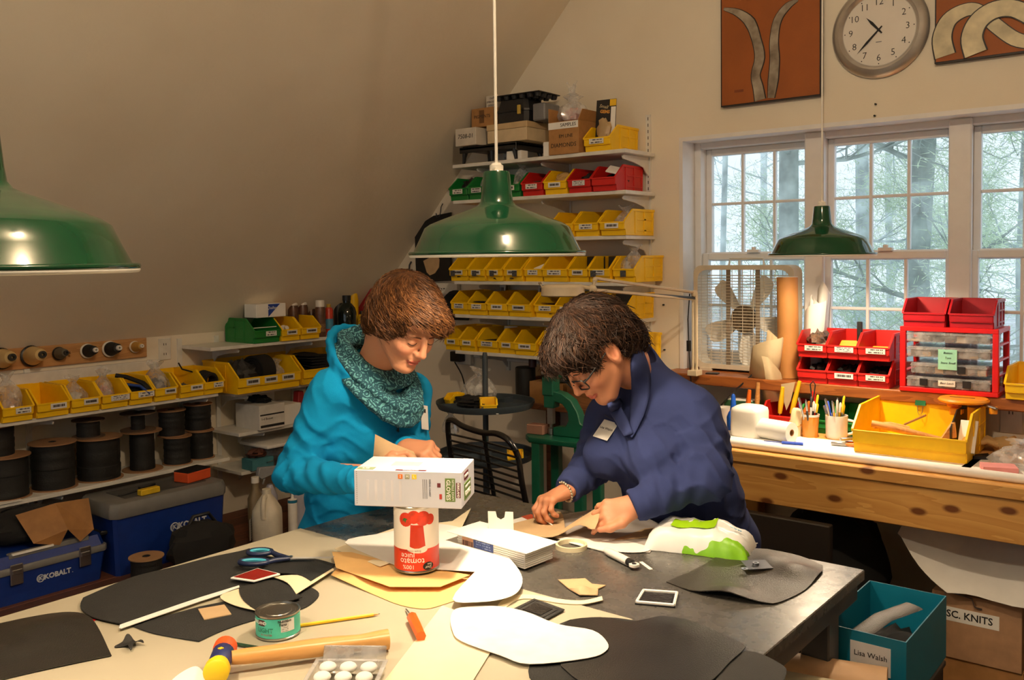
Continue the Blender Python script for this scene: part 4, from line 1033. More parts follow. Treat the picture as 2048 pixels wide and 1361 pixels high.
WJUG = mat('white_jug_plastic', (214, 206, 186), .45)
t = thing('jug', 'white gallon jug with a handle and label on the platform', 'jug', (-3.83, 2.80, .24), -.9)
mb = MB(); rings = []
for z, k in ((0, .92), (.008, 1), (.15, 1), (.175, .96), (.22, .62), (.255, .28), (.262, .25)):
 n = 24; rings.append([(.072 * k * math.copysign(abs(math.cos(2*PI*j/n)) ** .75, math.cos(2*PI*j/n)), .072 * k * math.copysign(abs(math.sin(2*PI*j/n)) ** .75, math.sin(2*PI*j/n)), z) for j in range(n)])
mb.loft(rings); obj('body', mb, WJUG, t, smooth=50)
obj('handle', MB().tube([(.018, 0, .245), (.05, 0, .245), (.07, 0, .215), (.072, 0, .17), (.066, 0, .145)], [.012, .012, .012, .012, .014], 10), WJUG, t, smooth=60)
obj('cap', MB().lathe([(.0225, .255), (.0225, .278), (.018, .28)], 18, caps=(True, True)), WJUG, t)
obj('paper_label', MB().box((-.055, -.0745, .03), (.055, -.0725, .135)), print_label('jug_label', (170, 166, 160), (110, 108, 108), 9, 2.2, .6), t)
t = thing('caulk_tube', 'white caulk tube with a blue ring standing beside the jug', 'tube', (-3.80, 2.935, .24))
obj('tube', MB().lathe([(.0, 0), (.024, 0), (.024, .2), (.008, .205), (.004, .255)], 18), WCAP, t)
obj('ring', MB().lathe([(.0245, .185), (.0245, .2)], 18), mat('teal_ring', (30, 110, 140), .4), t)
bottle('spray_bottle', 'tall pale grey bottle beside the caulk tube', (-3.88, 3.04, .24), [(.0, 0), (.042, 0), (.044, .02), (.044, .22), (.03, .265), (.016, .28), (.016, .305)], mat('pale_grey_plastic', (176, 178, 196), .4), [(.018, .295), (.018, .315)], WCAP, group='bottles on the low platform')
bottle('spray_bottle', 'brown bottle half hidden behind the white jug', (-3.98, 2.84, .24), [(.0, 0), (.04, 0), (.04, .2), (.018, .25), (.016, .29)], mat('amber_plastic', (120, 104, 76), .4), [(.02, .28), (.02, .31)], WCAP, group='bottles on the low platform')
t = thing('trigger_sprayer', 'grey trigger sprayer head on a bottle behind the jug', 'sprayer', (-4.02, 2.96, .24))
obj('body', MB().lathe([(.0, 0), (.04, 0), (.04, .18), (.014, .24)], 16), mat('pale_grey_plastic', None), t, smooth=50)
obj('trigger_head', MB().prism([(-.06, .28), (.05, .30), (.06, .33), (-.07, .345), (-.08, .30)], -.014, .014, 'x').tube([(0, -.03, .285), (0, -.045, .25)], .006, 6), mat('grey_sprayer', (140, 142, 146), .5), t, bevel=.003)
# ================================================================ work bench under the windows
BZ = .90
BENCH_W = wood('bench_pine', (202, 146, 74), (220, 168, 94), 'x', 5.0, .42, knots=True, ring=7, bump=.03)
t = thing('work_bench', 'long pine work bench under the windows', 'bench', (-.6, 3.72, 0))
obj('top', MB().box((-1.25, -.38, BZ - .045), (1.9, .375, BZ)), BENCH_W, t, bevel=.004)
obj('apron', MB().box((-1.23, -.365, BZ - .195), (1.88, -.325, BZ - .046)), BENCH_W, t, bevel=.003)
for x in (-1.19, .3, 1.84):
 for y in (-.30, .33):
  obj('leg', MB().box((x - .04, y - .04, 0), (x + .04, y + .04, BZ - .046)), BENCH_W, t, bevel=.004)
obj('rear_shelf', MB().box((-1.15, -.26, .17), (-.30, .29, .20)), wood('bench_shelf_wood', (62, 44, 30), (74, 52, 36), 'x', 4), t)
def strip(name, label, cat, x0, x1, y, w, z, th, m, rz=0.0, bevel=.0005):
 return tag(obj(name, MB().box((-(x1 - x0) / 2, -w / 2, 0), ((x1 - x0) / 2, w / 2, th)), m, loc=((x0 + x1) / 2, y, z), rot=(0, 0, rz), bevel=bevel), label, cat)
tag(obj('paper_roll', MB().cyl((-1.75, 3.395, BZ + .016), (-.50, 3.40, BZ + .016), .016, seg=16), PAPER), 'long white paper roll along the front edge of the pine bench', 'paper roll')
strip('straightedge', 'wide steel straightedge lying behind the white paper roll', 'ruler', -1.85, -.9, 3.47, .045, BZ, .004, STEEL, .02)
strip('straightedge', 'black steel straightedge lying on the pine bench before the large yellow bin', 'ruler', -1.7, -.55, 3.435, .022, BZ + .001, .006, BLACK_PLASTIC, -.01)
strip('straightedge', 'thin dark ruler close behind the steel straightedge', 'ruler', -1.85, -1.0, 3.515, .02, BZ, .003, DARK_STEEL, .0)
tag(obj('paper_sheet', MB().box((-.5, -.13, 0), (.5, .13, .0012)), PAPER, loc=(-1.25, 3.62, BZ)), 'white paper sheet covering the bench below the window lamp', 'paper')
tag(obj('paper_sheet', MB().box((-.16, -.12, 0), (.16, .12, .0012)), PAPER, loc=(-.62, 3.60, BZ)), 'white paper sheet under the pink pad on the bench', 'paper')
hopper_bin(-.972, 3.57, BZ + .002, .03, .40, 'largest yellow bin holding wooden tool handles on the pine bench', YELLOW_BIN, None, H=.17, L=.375, sticker=None)
HANDLE = wood('tool_handle_wood', (186, 132, 70), (206, 156, 92), 'x', 6, .5)
def stick(name, label, cat, a, b, r, m, r2=None, group=None):
 return tag(obj(name, MB().cyl(a, b, r, r2, seg=10), m, smooth=50), label, cat, group)
tag(obj('wooden_rod', MB().tube([(-1.13, 3.66, 1.003), (-1.05, 3.68, .990), (-.95, 3.72, .965), (-.90, 3.74, .952)], [.013, .015, .012, .012], 10), HANDLE, smooth=50), 'long turned wooden handle lying inside the largest yellow bin', 'tool')
tag(obj('wooden_rod', MB().tube([(-1.14, 3.72, .985), (-1.09, 3.76, .985), (-1.03, 3.80, .97)], [.012, .014, .012], 10), HANDLE, smooth=50), 'short wooden handle behind the long one in the largest yellow bin', 'tool')
tag(obj('wooden_wedge', MB().prism([(-.03, 0), (.035, 0), (.045, .055), (.035, .06)], -.02, .02, 'y'), HANDLE, loc=(-.865, 3.70, .965), rot=(0, -.3, .2), bevel=.003), 'pale wooden block beside the black divider', 'tool')
tag(obj('strap_end', MB().box((-.045, -.012, -.003), (.045, .012, .003)), mat('strap_tan', (140, 100, 54), .6), loc=(-1.02, 3.85, 1.0), rot=(0, -.5, .2)), 'tan leather strap end standing up in the largest yellow bin', 'strap')
tag(obj('bin_divider', MB().prism([(-.12, -.075), (.14, -.075), (.14, .085), (-.02, .085), (-.12, .03)], -.002, .002, 'x'), BLACK_PLASTIC, loc=(-.845, 3.78, .985)), 'black divider plate inside the largest yellow bin', 'divider')
t = thing('pattern_pad', 'printed pad with a yellow drawing inside the largest yellow bin', 'pad', (-.80, 3.70, .975), rot=(.9, 0, .05))
obj('pages', MB().box((-.025, -.06, -.004), (.035, .075, .004)), PAPER, t)
obj('drawing', MB().lathe([(.0, 0), (.018, 0)], 14, M=Matrix.Translation((.006, -.01, .0045))), mat('yellow_drawing', (226, 196, 110), .7), t)
t = thing('binder_clip', 'green binder clip on the back edge of the largest yellow bin', 'clip', (-1.02, 3.935, 1.06))
obj('clip_body', MB().prism([(-.010, -.012), (.010, -.012), (.003, .016), (-.003, .016)], -.020, .020, 'x'), mat('green_clip', (16, 92, 50), .35), t)
obj('wire_handle', MB().tube([(-.012, -.008, -.010), (-.008, -.012, -.04), (0, -.013, -.055), (.008, -.012, -.04), (.012, -.008, -.010)], .0014, 6), STEEL, t)
t = thing('clamp_light', 'amber oval clamp tool gripping the largest yellow bin', 'clamp', (-.845, 3.865, 1.085))
AMBER = mat('amber_plastic_clamp', (236, 154, 34), .35)
obj('disc', MB().lathe([(.0, .0), (.08, .0), (.09, .004), (.092, .010), (.085, .017), (.0, .018)], 40), AMBER, t, smooth=40)
obj('slot', MB().box((-.05, -.004, .018), (.04, .004, .0186)), INK, t)
obj('jaw', MB().box((-.055, -.035, -.02), (-.005, .03, 0)).box((-.04, -.06, -.045), (.005, -.01, -.018)), AMBER, t, bevel=.006)
obj('knob', MB().cyl((.005, -.045, -.012), (.02, -.045, -.012), .008, seg=10), BLACK_PLASTIC, t)
obj('bolt', MB().cyl((.075, -.02, -.002), (.125, -.05, -.008), .006, seg=8), STEEL, t)
obj('cup', MB().lathe([(.015, -.03), (.015, -.005), (0, -.005)], 14, M=Matrix.Translation((.11, -.03, 0))), AMBER, t)
t = thing('paper_towel', 'white paper towel roll lying on the bench below the window lamp', 'paper roll', (-1.50, 3.62, BZ + .042), rot=(0, PI/2, -.25))
obj('roll', MB().lathe([(.014, -.075), (.042, -.075), (.042, .075), (.014, .075), (.014, -.075)], 24), PAPER, t, smooth=40)
obj('core_tube', MB().lathe([(.014, -.0755), (.0125, -.0755), (.0125, .0755), (.014, .0755)], 20), CARDBOARD, t)
t = thing('white_canister', 'square white plastic canister with a domed lid on the bench', 'canister', (-1.635, 3.66, BZ))
mb = MB(); rings = []
for z, k in ((0, .95), (.006, 1), (.105, 1), (.118, .95), (.128, .7), (.133, .3)):
 n = 28; rings.append([(.068 * k * math.copysign(abs(math.cos(2*PI*j/n)) ** .45, math.cos(2*PI*j/n)), .068 * k * math.copysign(abs(math.sin(2*PI*j/n)) ** .45, math.sin(2*PI*j/n)), z) for j in range(n)])
obj('body', mb.loft(rings), mat('white_canister_plastic', (240, 236, 226), .4, var=.02), t, smooth=50)
t = thing('glue_bottle', 'bright blue bottle with a long cone nozzle beside the canister', 'bottle', (-1.745, 3.735, BZ))
BLUE_P = mat('bright_blue_plastic', (18, 84, 190), .35)
obj('body', MB().lathe([(.0, 0), (.028, 0), (.029, .055), (.022, .075), (.015, .085)], 20), BLUE_P, t, smooth=40)
obj('nozzle', MB().lathe([(.016, .082), (.013, .10), (.009, .15), (.005, .158), (0, .158)], 16), BLUE_P, t, smooth=40)
PEN_COLS = {'black': BLACK_PLASTIC, 'white': WCAP, 'yellow': mat('pen_yellow', (232, 190, 26), .4), 'blue': mat('pen_blue', (30, 70, 180), .4), 'red': mat('pen_red', (206, 40, 26), .4), 'violet': mat('pen_violet', (120, 70, 160), .4), 'green': mat('pen_green', (30, 120, 60), .4), 'grey': STEEL, 'orange': mat('pen_orange', (226, 110, 30), .4)}
def pen(base, lean, l, col, label, tip='white', r=.0045):
 t = thing('pen', label, 'pen', base, rot=(lean[1], lean[0], 0), group='pens in the cups on the bench')
 obj('barrel', MB().lathe([(.0, .004), (r, .012), (r, l * .8), (0, l * .8)], 8), PEN_COLS[col], t, smooth=40)
 obj('cap', MB().lathe([(r * 1.15, l * .72), (r * 1.15, l - .006), (r * .6, l), (0, l)], 8, caps=(True, False)), PEN_COLS[tip], t, smooth=40)
gl = thing('amber_glass', 'amber drinking glass full of pens on the bench', 'glass', (-1.415, 3.77, BZ))
obj('wall', MB().lathe([(.0, .0), (.031, .0), (.037, .095), (.035, .095), (.030, .004), (.0, .004)], 28), mat('amber_glass', (232, 156, 62), .12, trans=.25, var=.02), gl, smooth=40)
obj('rim_band', MB().lathe([(.0375, .088), (.0378, .097), (.0355, .097)], 28), WCAP, gl)
mg = thing('mug', 'white china mug full of pens on the bench', 'mug', (-1.315, 3.80, BZ))
obj('wall', MB().lathe([(.0, .0), (.038, .0), (.043, .01), (.045, .098), (.042, .098), (.040, .008), (.0, .006)], 28), WCAP, mg, smooth=40)
obj('handle', MB().tube([(.042, .01, .08), (.068, .015, .075), (.072, .016, .045), (.060, .014, .025), (.042, .01, .02)], .006, 8), WCAP, mg, smooth=60)
pc = 0
for ctr, n, cols in (((-1.415, 3.77), 9, ['red', 'black', 'black', 'white', 'violet', 'black', 'white', 'grey', 'black']), ((-1.315, 3.80), 14, ['yellow', 'blue', 'yellow', 'white', 'black', 'yellow', 'white', 'grey', 'green', 'blue', 'white', 'black', 'yellow', 'grey'])):
 for i in range(n):
  a = i * 2.4; rr = .010 + .012 * ((i * 7) % 5) / 4
  pen((ctr[0] + rr * .5 * math.cos(a), ctr[1] + rr * .5 * math.sin(a), BZ + .008), (.30 * math.cos(a) * rr / .022, -.30 * math.sin(a) * rr / .022), .135 + .012 * (i % 4), cols[i], '%s pen with a %s cap leaning in the %s' % (cols[i], ['white', 'black', 'grey', 'yellow', 'blue'][i % 5], 'amber glass' if n == 9 else 'white mug'), ['white', 'black', 'grey', 'yellow', 'blue'][i % 5])
def plier(x, y, z, rz, label, c1, flat=True, tilt=0.0):
 t = thing('pliers', label, 'pliers', (x, y, z), rot=(tilt, 0, rz), group='pliers on the bench')
 m = PEN_COLS[c1]
 for s in (-1, 1):
  obj('grip', MB().tube([(s * .006, .0, .008), (s * .018, .04, .008), (s * .022, .08, .008), (s * .016, .115, .008)], [.006, .008, .008, .006], 8), m, t, smooth=60)
 obj('jaws', MB().prism([(-.012, .005), (-.006, -.055), (.006, -.055), (.012, .005), (0, .012)], .002, .014, 'z'), STEEL, t, bevel=.002)
plier(-1.20, 3.73, BZ + .002, -1.0, 'red handled pliers lying against the largest yellow bin', 'red')
plier(-1.21, 3.69, BZ + .020, -.8, 'blue handled pliers lying on the red pliers', 'blue')
plier(-1.23, 3.66, BZ + .002, -1.2, 'orange handled pliers at the front of the pliers pile', 'orange')
tag(obj('awl', MB().cyl((-1.45, 3.555, BZ + .008), (-1.37, 3.575, BZ + .008), .006, seg=8).cyl((-1.52, 3.54, BZ + .008), (-1.45, 3.555, BZ + .008), .0015, seg=6), PEN_COLS['blue'], smooth=50), 'small awl with a blue grip below the paper towel roll', 'tool')
for k, (x, y, z, l, lean, m, label) in enumerate(((-1.60, 3.88, .97, .12, (.15, .1), PEN_COLS['yellow'], 'yellow scissor handle standing behind the canister'), (-1.565, 3.90, .97, .15, (.25, 0), PEN_COLS['yellow'], 'taller yellow handle behind the canister'),
  (-1.75, 3.88, .96, .10, (.1, 0), PEN_COLS['orange'], 'orange handle behind the blue bottle'), (-1.72, 3.92, .96, .13, (.05, 0), HANDLE, 'wooden file handle behind the blue bottle'), (-1.46, 3.93, .96, .11, (0, 0), PEN_COLS['red'], 'dark red screwdriver handle behind the canister'),
  (-1.22, 3.97, .96, .17, (-.1, 0), PEN_COLS['red'], 'red plier handle standing behind the white mug'), (-1.15, 3.97, .96, .13, (.05, 0), PEN_COLS['red'], 'shorter red handle standing behind the white mug'))):
 t = thing('hand_tool', label, 'tool', (x, y, BZ), rot=(lean[1], lean[0], 0), group='tools standing behind the canister')
 obj('handle', MB().tube([(0, 0, z - BZ), (0, 0, z - BZ + l * .4), (0, 0, z - BZ + l)], [.009, .012, .008], 10), m, t, smooth=50)
 obj('shank', MB().cyl((0, 0, 0), (0, 0, z - BZ), .004, seg=8), STEEL, t)
t = thing('paddle_brush', 'orange backed hand brush leaning behind the paper towel', 'brush', (-1.475, 3.83, BZ + .05), rot=(.1, .5, .2))
obj('back', MB().loft([[(.018*math.cos(a), .012*math.sin(a), z) for a in np.linspace(0, 2*PI, 12, endpoint=False)] for z in (0, .01, .08, .095)]), PEN_COLS['orange'], t, smooth=50)
obj('grip', MB().box((-.008, -.008, -.05), (.008, .008, .0)), PEN_COLS['red'], t)
t = thing('masking_roll', 'pale taped bottle standing behind the amber glass', 'bottle', (-1.475, 3.75, BZ), rot=(0, .12, 0))
obj('body', MB().lathe([(.0, 0), (.026, 0), (.024, .11), (.019, .118), (0, .119)], 18), mat('beige_bottle', (226, 204, 164), .5), t, smooth=40)
obj('rubber_band', MB().torus(.0265, .003, 20, 6, Matrix.Translation((0, 0, .06)) @ Matrix.Rotation(.6, 4, 'X')), HANDLE, t)
t = thing('wire_loop', 'grey looped leather lace hook standing behind the pens', 'tool', (-1.445, 3.85, BZ + .11))
obj('loop', MB().tube([(0, 0, 0), (.005, 0, .05), (.0, 0, .10), (.012, 0, .115), (.022, 0, .10), (.015, 0, .05), (.006, 0, 0)], .003, 6), DARK_STEEL, t)
obj('stem', MB().cyl((.003, 0, -.11), (.003, 0, .0), .005, seg=8), DARK_STEEL, t)
for k, (x, c, m) in enumerate(((-1.43, 'green', GREEN_BIN), (-1.285, 'green', GREEN_BIN), (-1.60, 'red', RED_BIN))):
 hopper_bin(x, 3.86, BZ + .001, 0, .135, ['green bin on the bench behind the amber glass', 'green bin on the bench behind the white mug', 'red bin on the bench behind the white canister'][k], m, 'small bins at the back of the bench', H=.11, L=.2, sticker=None)
t = carton('paper_carton', 'flat green and white carton at the back of the bench', 'box', (-1.80, 3.95, BZ), (.14, .09, .10), mat('green_carton', (36, 84, 50), .6), flaps=False)
obj('top_sheet', MB().box((-.06, -.04, .10), (.06, .04, .102)), PAPER, t)
tag(obj('cup', MB().lathe([(.0, 0), (.03, 0), (.038, .085), (.036, .085), (.028, .004), (0, .004)], 20), WCAP, loc=(-1.815, 3.80, BZ), smooth=40), 'white plastic cup behind the blue bottle', 'cup')
t = thing('work_gloves', 'crumpled tan work glove at the end of the pine bench', 'glove', (-.70, 3.90, BZ), .2)
GLV = mat('tan_glove', (192, 158, 104), .8, bump=.3)
obj('palm', blob_mesh('palm', (.055, .045, .035), .35, 6, 81), GLV, t)
for k in range(4):
 obj('finger', MB().tube([(-.03, -.03 + k * .018, .03), (-.065, -.035 + k * .022, .045), (-.10, -.03 + k * .02, .03 - k * .004)], [.012, .012, .009], 8), GLV, t, smooth=60)
tag(obj('note_pad', MB().box((-.055, -.04, 0), (.055, .04, .02)), mat('pink_paper', (226, 150, 150), .7), loc=(-.66, 3.545, BZ + .002), rot=(0, 0, .35), bevel=.001), 'pink note pad on the bench beside the largest yellow bin', 'note pad')
crumpled_bag(-.60, 3.66, BZ + .002, 'clear crackling bag lying behind the pink note pad', (.10, .08, .045), 83)
t = thing('pull_disc', 'pale blue disc with slots lying on the clear bag', 'disc', (-.575, 3.80, BZ + .075), rot=(.15, 0, 0))
obj('disc', MB().lathe([(.012, 0), (.05, 0), (.052, .003), (.05, .006), (.012, .006), (.012, 0)], 32), mat('pale_blue_metal', (150, 180, 206), .3, .4), t)
for k in range(12):
 obj('slot', MB().box((.024, -.0025, .006), (.044, .0025, .0064)), INK, t, rot=(0, 0, k * PI / 6))
t = thing('black_pliers', 'black tweezers and blades piled behind the pink pad', 'tool', (-.735, 3.72, BZ + .001), .5)
for k in range(4): obj('blade', MB().box((-.045, -.006 + k * .014, 0), (.045, .0 + k * .014, .012)), BLACK_PLASTIC, t, rot=(0, 0, .15 * k))
o = thing('wall_outlet', 'white outlet below the sill beside the largest yellow bin', 'outlet', (-.72, WALL_Y, 1.0))
obj('plate', MB().box((-.04, -.008, -.058), (.04, 0, .058)), WHITE_PAINT, o, bevel=.002)
obj('socket', MB().lathe([(.0, 0), (.018, 0), (.018, .003), (0, .003)], 18, M=Matrix.Translation((0, -.008, .02)) @ Matrix.Rotation(PI/2, 4, 'X')), WCAP, o)
obj('slots', MB().box((-.008, -.0125, .018), (-.005, -.011, .030)).box((.005, -.0125, .018), (.008, -.011, .030)), INK, o)
tag(obj('conduit', MB().cyl((-.67, 4.088, 1.0), (.3, 4.088, 1.0), .011, seg=10), WHITE_PAINT), 'white conduit running from the outlet below the sill', 'conduit')
# ---------------------------------------------------------------- on the window sill
SZ = WZ0 + .003
SILL_BINS = 'red bins on the window sill'
RW = .128
for r_ in range(2):
 for c_ in range(3):
  x = -1.471 + c_ * .131
  hopper_bin(x, 3.935, SZ + r_ * .113, 0, RW, 'red bin, %s of three in the %s row on the sill' % (ORD[c_], ('lower', 'upper')[r_]), RED_BIN, SILL_BINS, H=.112, L=.235, sticker=(None if (r_, c_) == (0, 0) else (1, 4, 1)[c_] if r_ else (1, 3, 1)[c_]), lw=.62, lx=.01)
for i, x in enumerate((-1.471, -1.34, -1.209)):
 heap(x, 4.05, SZ + .006, 0, 'black buckles in the %s red bin of the lower row' % ORD[i], BLACK_PLASTIC, (.05, .08, .04), 'buckle_heap', 90 + i)
t = heap(-1.471, 4.04, SZ + .12, 0, 'black and brown straps bulging from the first red bin of the upper row', GEAR, (.052, .08, .055), 'strap_heap', 93)
tag(obj('tape_box', MB().box((-.04, -.05, 0), (.04, .05, .02)), PEN_COLS['yellow'], loc=(-1.335, 4.02, SZ + .155), rot=(.2, 0, .2), bevel=.003), 'yellow plastic tray in the second red bin of the upper row', 'tray')
tag(obj('tape_box', MB().box((-.042, -.05, 0), (.042, .05, .03)), PEN_COLS['yellow'], loc=(-1.209, 4.02, SZ + .125), rot=(.25, 0, 0), bevel=.006), 'yellow plastic cup in the third red bin of the upper row', 'tray')
t = thing('hand_tool', 'black tool handle with a yellow collar standing in the second red bin', 'tool', (-1.305, 4.06, SZ + .118))
obj('handle', MB().box((-.011, -.008, .06), (.011, .008, .15)), BLACK_PLASTIC, t, bevel=.003)
obj('collar', MB().box((-.013, -.010, .0), (.013, .010, .06)), PEN_COLS['yellow'], t)
cab = thing('drawer_cabinet', 'red open rack holding clear compartment boxes on the sill', 'cabinet', (-.918, 3.925, SZ))
RC = mat('red_cabinet_plastic', (214, 22, 24), .35)
CW, CH, CD = .365, .265, .22
fr = MB(); fr.box((-CW/2, 0, 0), (CW/2, CD, .018)); fr.box((-CW/2, 0, CH - .018), (CW/2, CD, CH))
for s in (-1, 1):
 a = s * CW / 2; fr.box((min(a, a - s * .022), 0, .018), (max(a, a - s * .022), .022, CH - .018)); fr.box((min(a, a - s * .022), CD - .022, .018), (max(a, a - s * .022), CD, CH - .018))
 for z in (.08, .14, .20): fr.box((min(a, a - s * .022), .02, z - .004), (max(a, a - s * .022), CD - .02, z + .004))
obj('rack_frame', fr, RC, cab, bevel=.002)
for k, (z, lab) in enumerate(((.020, 'clear compartment box with a script label in the lowest rack slot'), (.076, 'clear compartment box without label above the lowest box'), (.142, 'clear compartment box with a pale green note in the rack'), (.203, 'clear compartment box in the top slot of the red rack'))):
 b = thing('compartment_box', lab, 'box', (-.918, 3.93, SZ + z), group='clear boxes in the red rack')
 hw = .155 if k != 1 else .14
 obj('shell', MB().box((-hw, 0, 0), (hw, .19, .042)), CLEAR_BOX, b, bevel=.003)
 obj('lid_edge', MB().box((-hw - .002, -.002, .030), (hw + .002, .192, .036)), CLEAR_BOX, b)
 for q in range(7):
  obj('compartment_goods', MB().box((-hw + .01 + q * hw * .28, .015, .003), (-hw + .01 + q * hw * .28 + hw * .22, .17, .012 + .014 * ((q * 5 + k) % 3) / 2)), [GEAR, GREY_FELT, BROWN_LEATHER, TAN][(q + k) % 4], b)
 if k < 2:
  for x in ((-.09, .07), (.05,))[k] if k == 0 else (.05,):
   obj('latch', MB().box((x - .015, -.006, .008), (x + .015, -.001, .036)), BLACK_PLASTIC, b, bevel=.001)
 if k == 0:
  o = obj('paper_label', MB().box((-.035, -.004, .010), (.028, -.0025, .033)), PAPER, b)
  text('Best Latch', .012, INK, b, (-.003, -.0045, .022), (PI/2, 0, 0), shear=.3)
 if k == 2:
  nt_ = obj('sticky_note', MB().box((-.036, -.004, -.045), (.034, -.0025, .036)), mat('mint_note', (150, 214, 190), .7), b)
  for q, s_ in enumerate(('Button', 'Turn', 'Store Small')):
   text(s_, .012, INK, b, (0, -.0045, .022 - q * .020), (PI/2, 0, 0), shear=.3)
for i, x in enumerate((-1.01, -.835)):
 hopper_bin(x, 3.93, SZ + CH, 0, .16, ['empty dark red bin on the rack, nearer the yellow handle', 'empty dark red bin on the rack, nearer the clock side'][i], mat('dark_red_bin', (166, 16, 28), .35), 'dark red bins on top of the rack', H=.11, L=.2, sticker=None)
hopper_bin(-.60, 3.91, SZ, 0, .22, 'yellow bin with a blue box at the end of the sill', YELLOW_BIN, None, H=.12, L=.25, sticker=None)
tag(obj('blue_box', MB().box((-.03, -.02, 0), (.03, .02, .03)), mat('pale_blue_box', (120, 168, 196), .5), loc=(-.66, 3.965, SZ + .025), rot=(0, 0, .3), bevel=.002), 'pale blue box in the yellow bin at the end of the sill', 'box')
FANC = mat('fan_beige', (206, 196, 176), .45)
fan = thing('box_fan', 'beige box fan with white blades standing in the window', 'fan', (-1.87, 4.10, SZ))
FW, FH, FD = .255, .515, .10
def rrect(hx, z0, z1, c, n=5):
 pts = []
 for cx_, cz, a0 in ((hx - c, z0 + c, -90), (hx - c, z1 - c, 0), (-hx + c, z1 - c, 90), (-hx + c, z0 + c, 180)):
  for k in range(n + 1):
   a = math.radians(a0 + 90 * k / n); pts.append((cx_ + c * math.cos(a), cz + c * math.sin(a)))
 return pts
o_, i_ = rrect(FW, .012, FH, .04), rrect(FW - .022, .034, FH - .022, .045)
mb = MB()
rings = [[(x, 0, z) for x, z in i_], [(x, 0, z) for x, z in o_], [(x, FD, z) for x, z in o_], [(x, FD, z) for x, z in i_], [(x, 0, z) for x, z in i_]]
obj('housing', mb.loft(rings, caps=(False, False)), FANC, fan, smooth=30)
obj('foot', MB().box((-.22, -.01, 0), (-.16, FD + .01, .014)), FANC, fan)
obj('foot', MB().box((.16, -.01, 0), (.22, FD + .01, .014)), FANC, fan)
obj('carry_handle', MB().tube([(-.09, .05, FH - .004), (-.085, .05, FH + .032), (.085, .05, FH + .032), (.09, .05, FH - .004)], .006, 8), mat('clear_handle', (214, 210, 200), .3), fan)
for yy in (.004, FD - .004):
 gr = MB()
 for k in range(30):
  z = .05 + k * (FH - .10) / 29
  gr.box((-FW + .018, yy - .0011, z - .0011), (FW - .018, yy + .0011, z + .0011))
 for k in range(9):
  x = -FW + .04 + k * (2 * FW - .08) / 8
  gr.box((x - .0012, yy + .0012, .03), (x + .0012, yy + .0035, FH - .02))
 g_ = obj('grille', gr, FANC, fan, smooth=None); g_['kind'] = 'stuff'
for x in (-.075, .075):
 obj('strut', MB().box((x - .011, .006, .02), (x + .011, .014, FH - .01)), mat('fan_strut', (120, 108, 92), .5), fan, bevel=.002)
hub_m = mat('fan_motor', (96, 82, 62), .5, var=.5, scale=60)
obj('motor', MB().lathe([(.0, -.02), (.058, -.02), (.065, 0), (.065, .02), (0, .02)], 28, M=Matrix.Translation((0, .035, FH / 2)) @ Matrix.Rotation(PI/2, 4, 'X')), hub_m, fan, smooth=30)
obj('hub_cap', MB().lathe([(.0, -.03), (.03, -.03), (.036, -.02)], 24, M=Matrix.Translation((0, .035, FH / 2)) @ Matrix.Rotation(-PI/2, 4, 'X') @ Matrix.Scale(-1, 4, (0, 0, 1))), mat('fan_hub_pale', (170, 150, 112), .5, var=.5, scale=80), fan)
BLD = mat('fan_blade_white', (222, 220, 212), .4)
for k in range(5):
 a = math.radians(60 + 72 * k)
 rings = []
 for r_, w_, tw in ((.055, .045, .55), (.10, .075, .5), (.15, .10, .42), (.19, .105, .36), (.215, .085, .33), (.224, .05, .33)):
  c_, s_ = math.cos(a), math.sin(a); ring = []
  for u_, v_ in ((-1, -.0012), (-.5, -.0012), (0, -.0012), (.5, -.0012), (1, -.0012), (1, .0012), (.5, .0012), (0, .0012), (-.5, .0012), (-1, .0012)):
   tx = u_ * w_ / 2 * math.cos(tw); ty = u_ * w_ / 2 * math.sin(tw) + v_ + .012 * (1 - u_ * u_) * 1.0
   ring.append((r_ * c_ - tx * s_, .052 + ty, FH / 2 + r_ * s_ + tx * c_))
  rings.append(ring)
 obj('blade', MB().loft(rings), BLD, fan, smooth=60)
tag(obj('power_cord', MB().tube([(-1.72, 4.04, SZ + .012), (-1.76, 3.96, SZ + .012), (-1.82, 3.90, 1.04), (-1.87, 3.88, .98), (-1.90, 3.87, .92)], .004, 6), BLACK_PLASTIC), 'black fan cord hanging over the sill edge', 'cord')
tag(obj('cloth_scrap', MB().box((-.03, -.02, 0), (.03, .02, .006)), BLACK_PLASTIC, loc=(-1.97, 3.99, SZ), rot=(0, 0, .2), bevel=.002), 'small black scrap on the sill before the fan', 'scrap')
KT = mat('kraft_tube', (186, 130, 70), .6, var=.06)
t = thing('kraft_tube', 'tall brown cardboard tube leaning beside the box fan', 'tube', (-1.62, 4.05, SZ), rot=(-.03, -.03, 0))
obj('wall', MB().lathe([(.047, 0), (.047, .46), (.044, .46), (.044, 0), (.047, 0)], 32), KT, t, smooth=30)
obj('rim', MB().torus(.0455, .0022, 32, 6, Matrix.Translation((0, 0, .46))), PAPER, t)
LEATH = mat('beige_leather_roll', (196, 176, 140), .7, var=.08, scale=12, bump=.2)
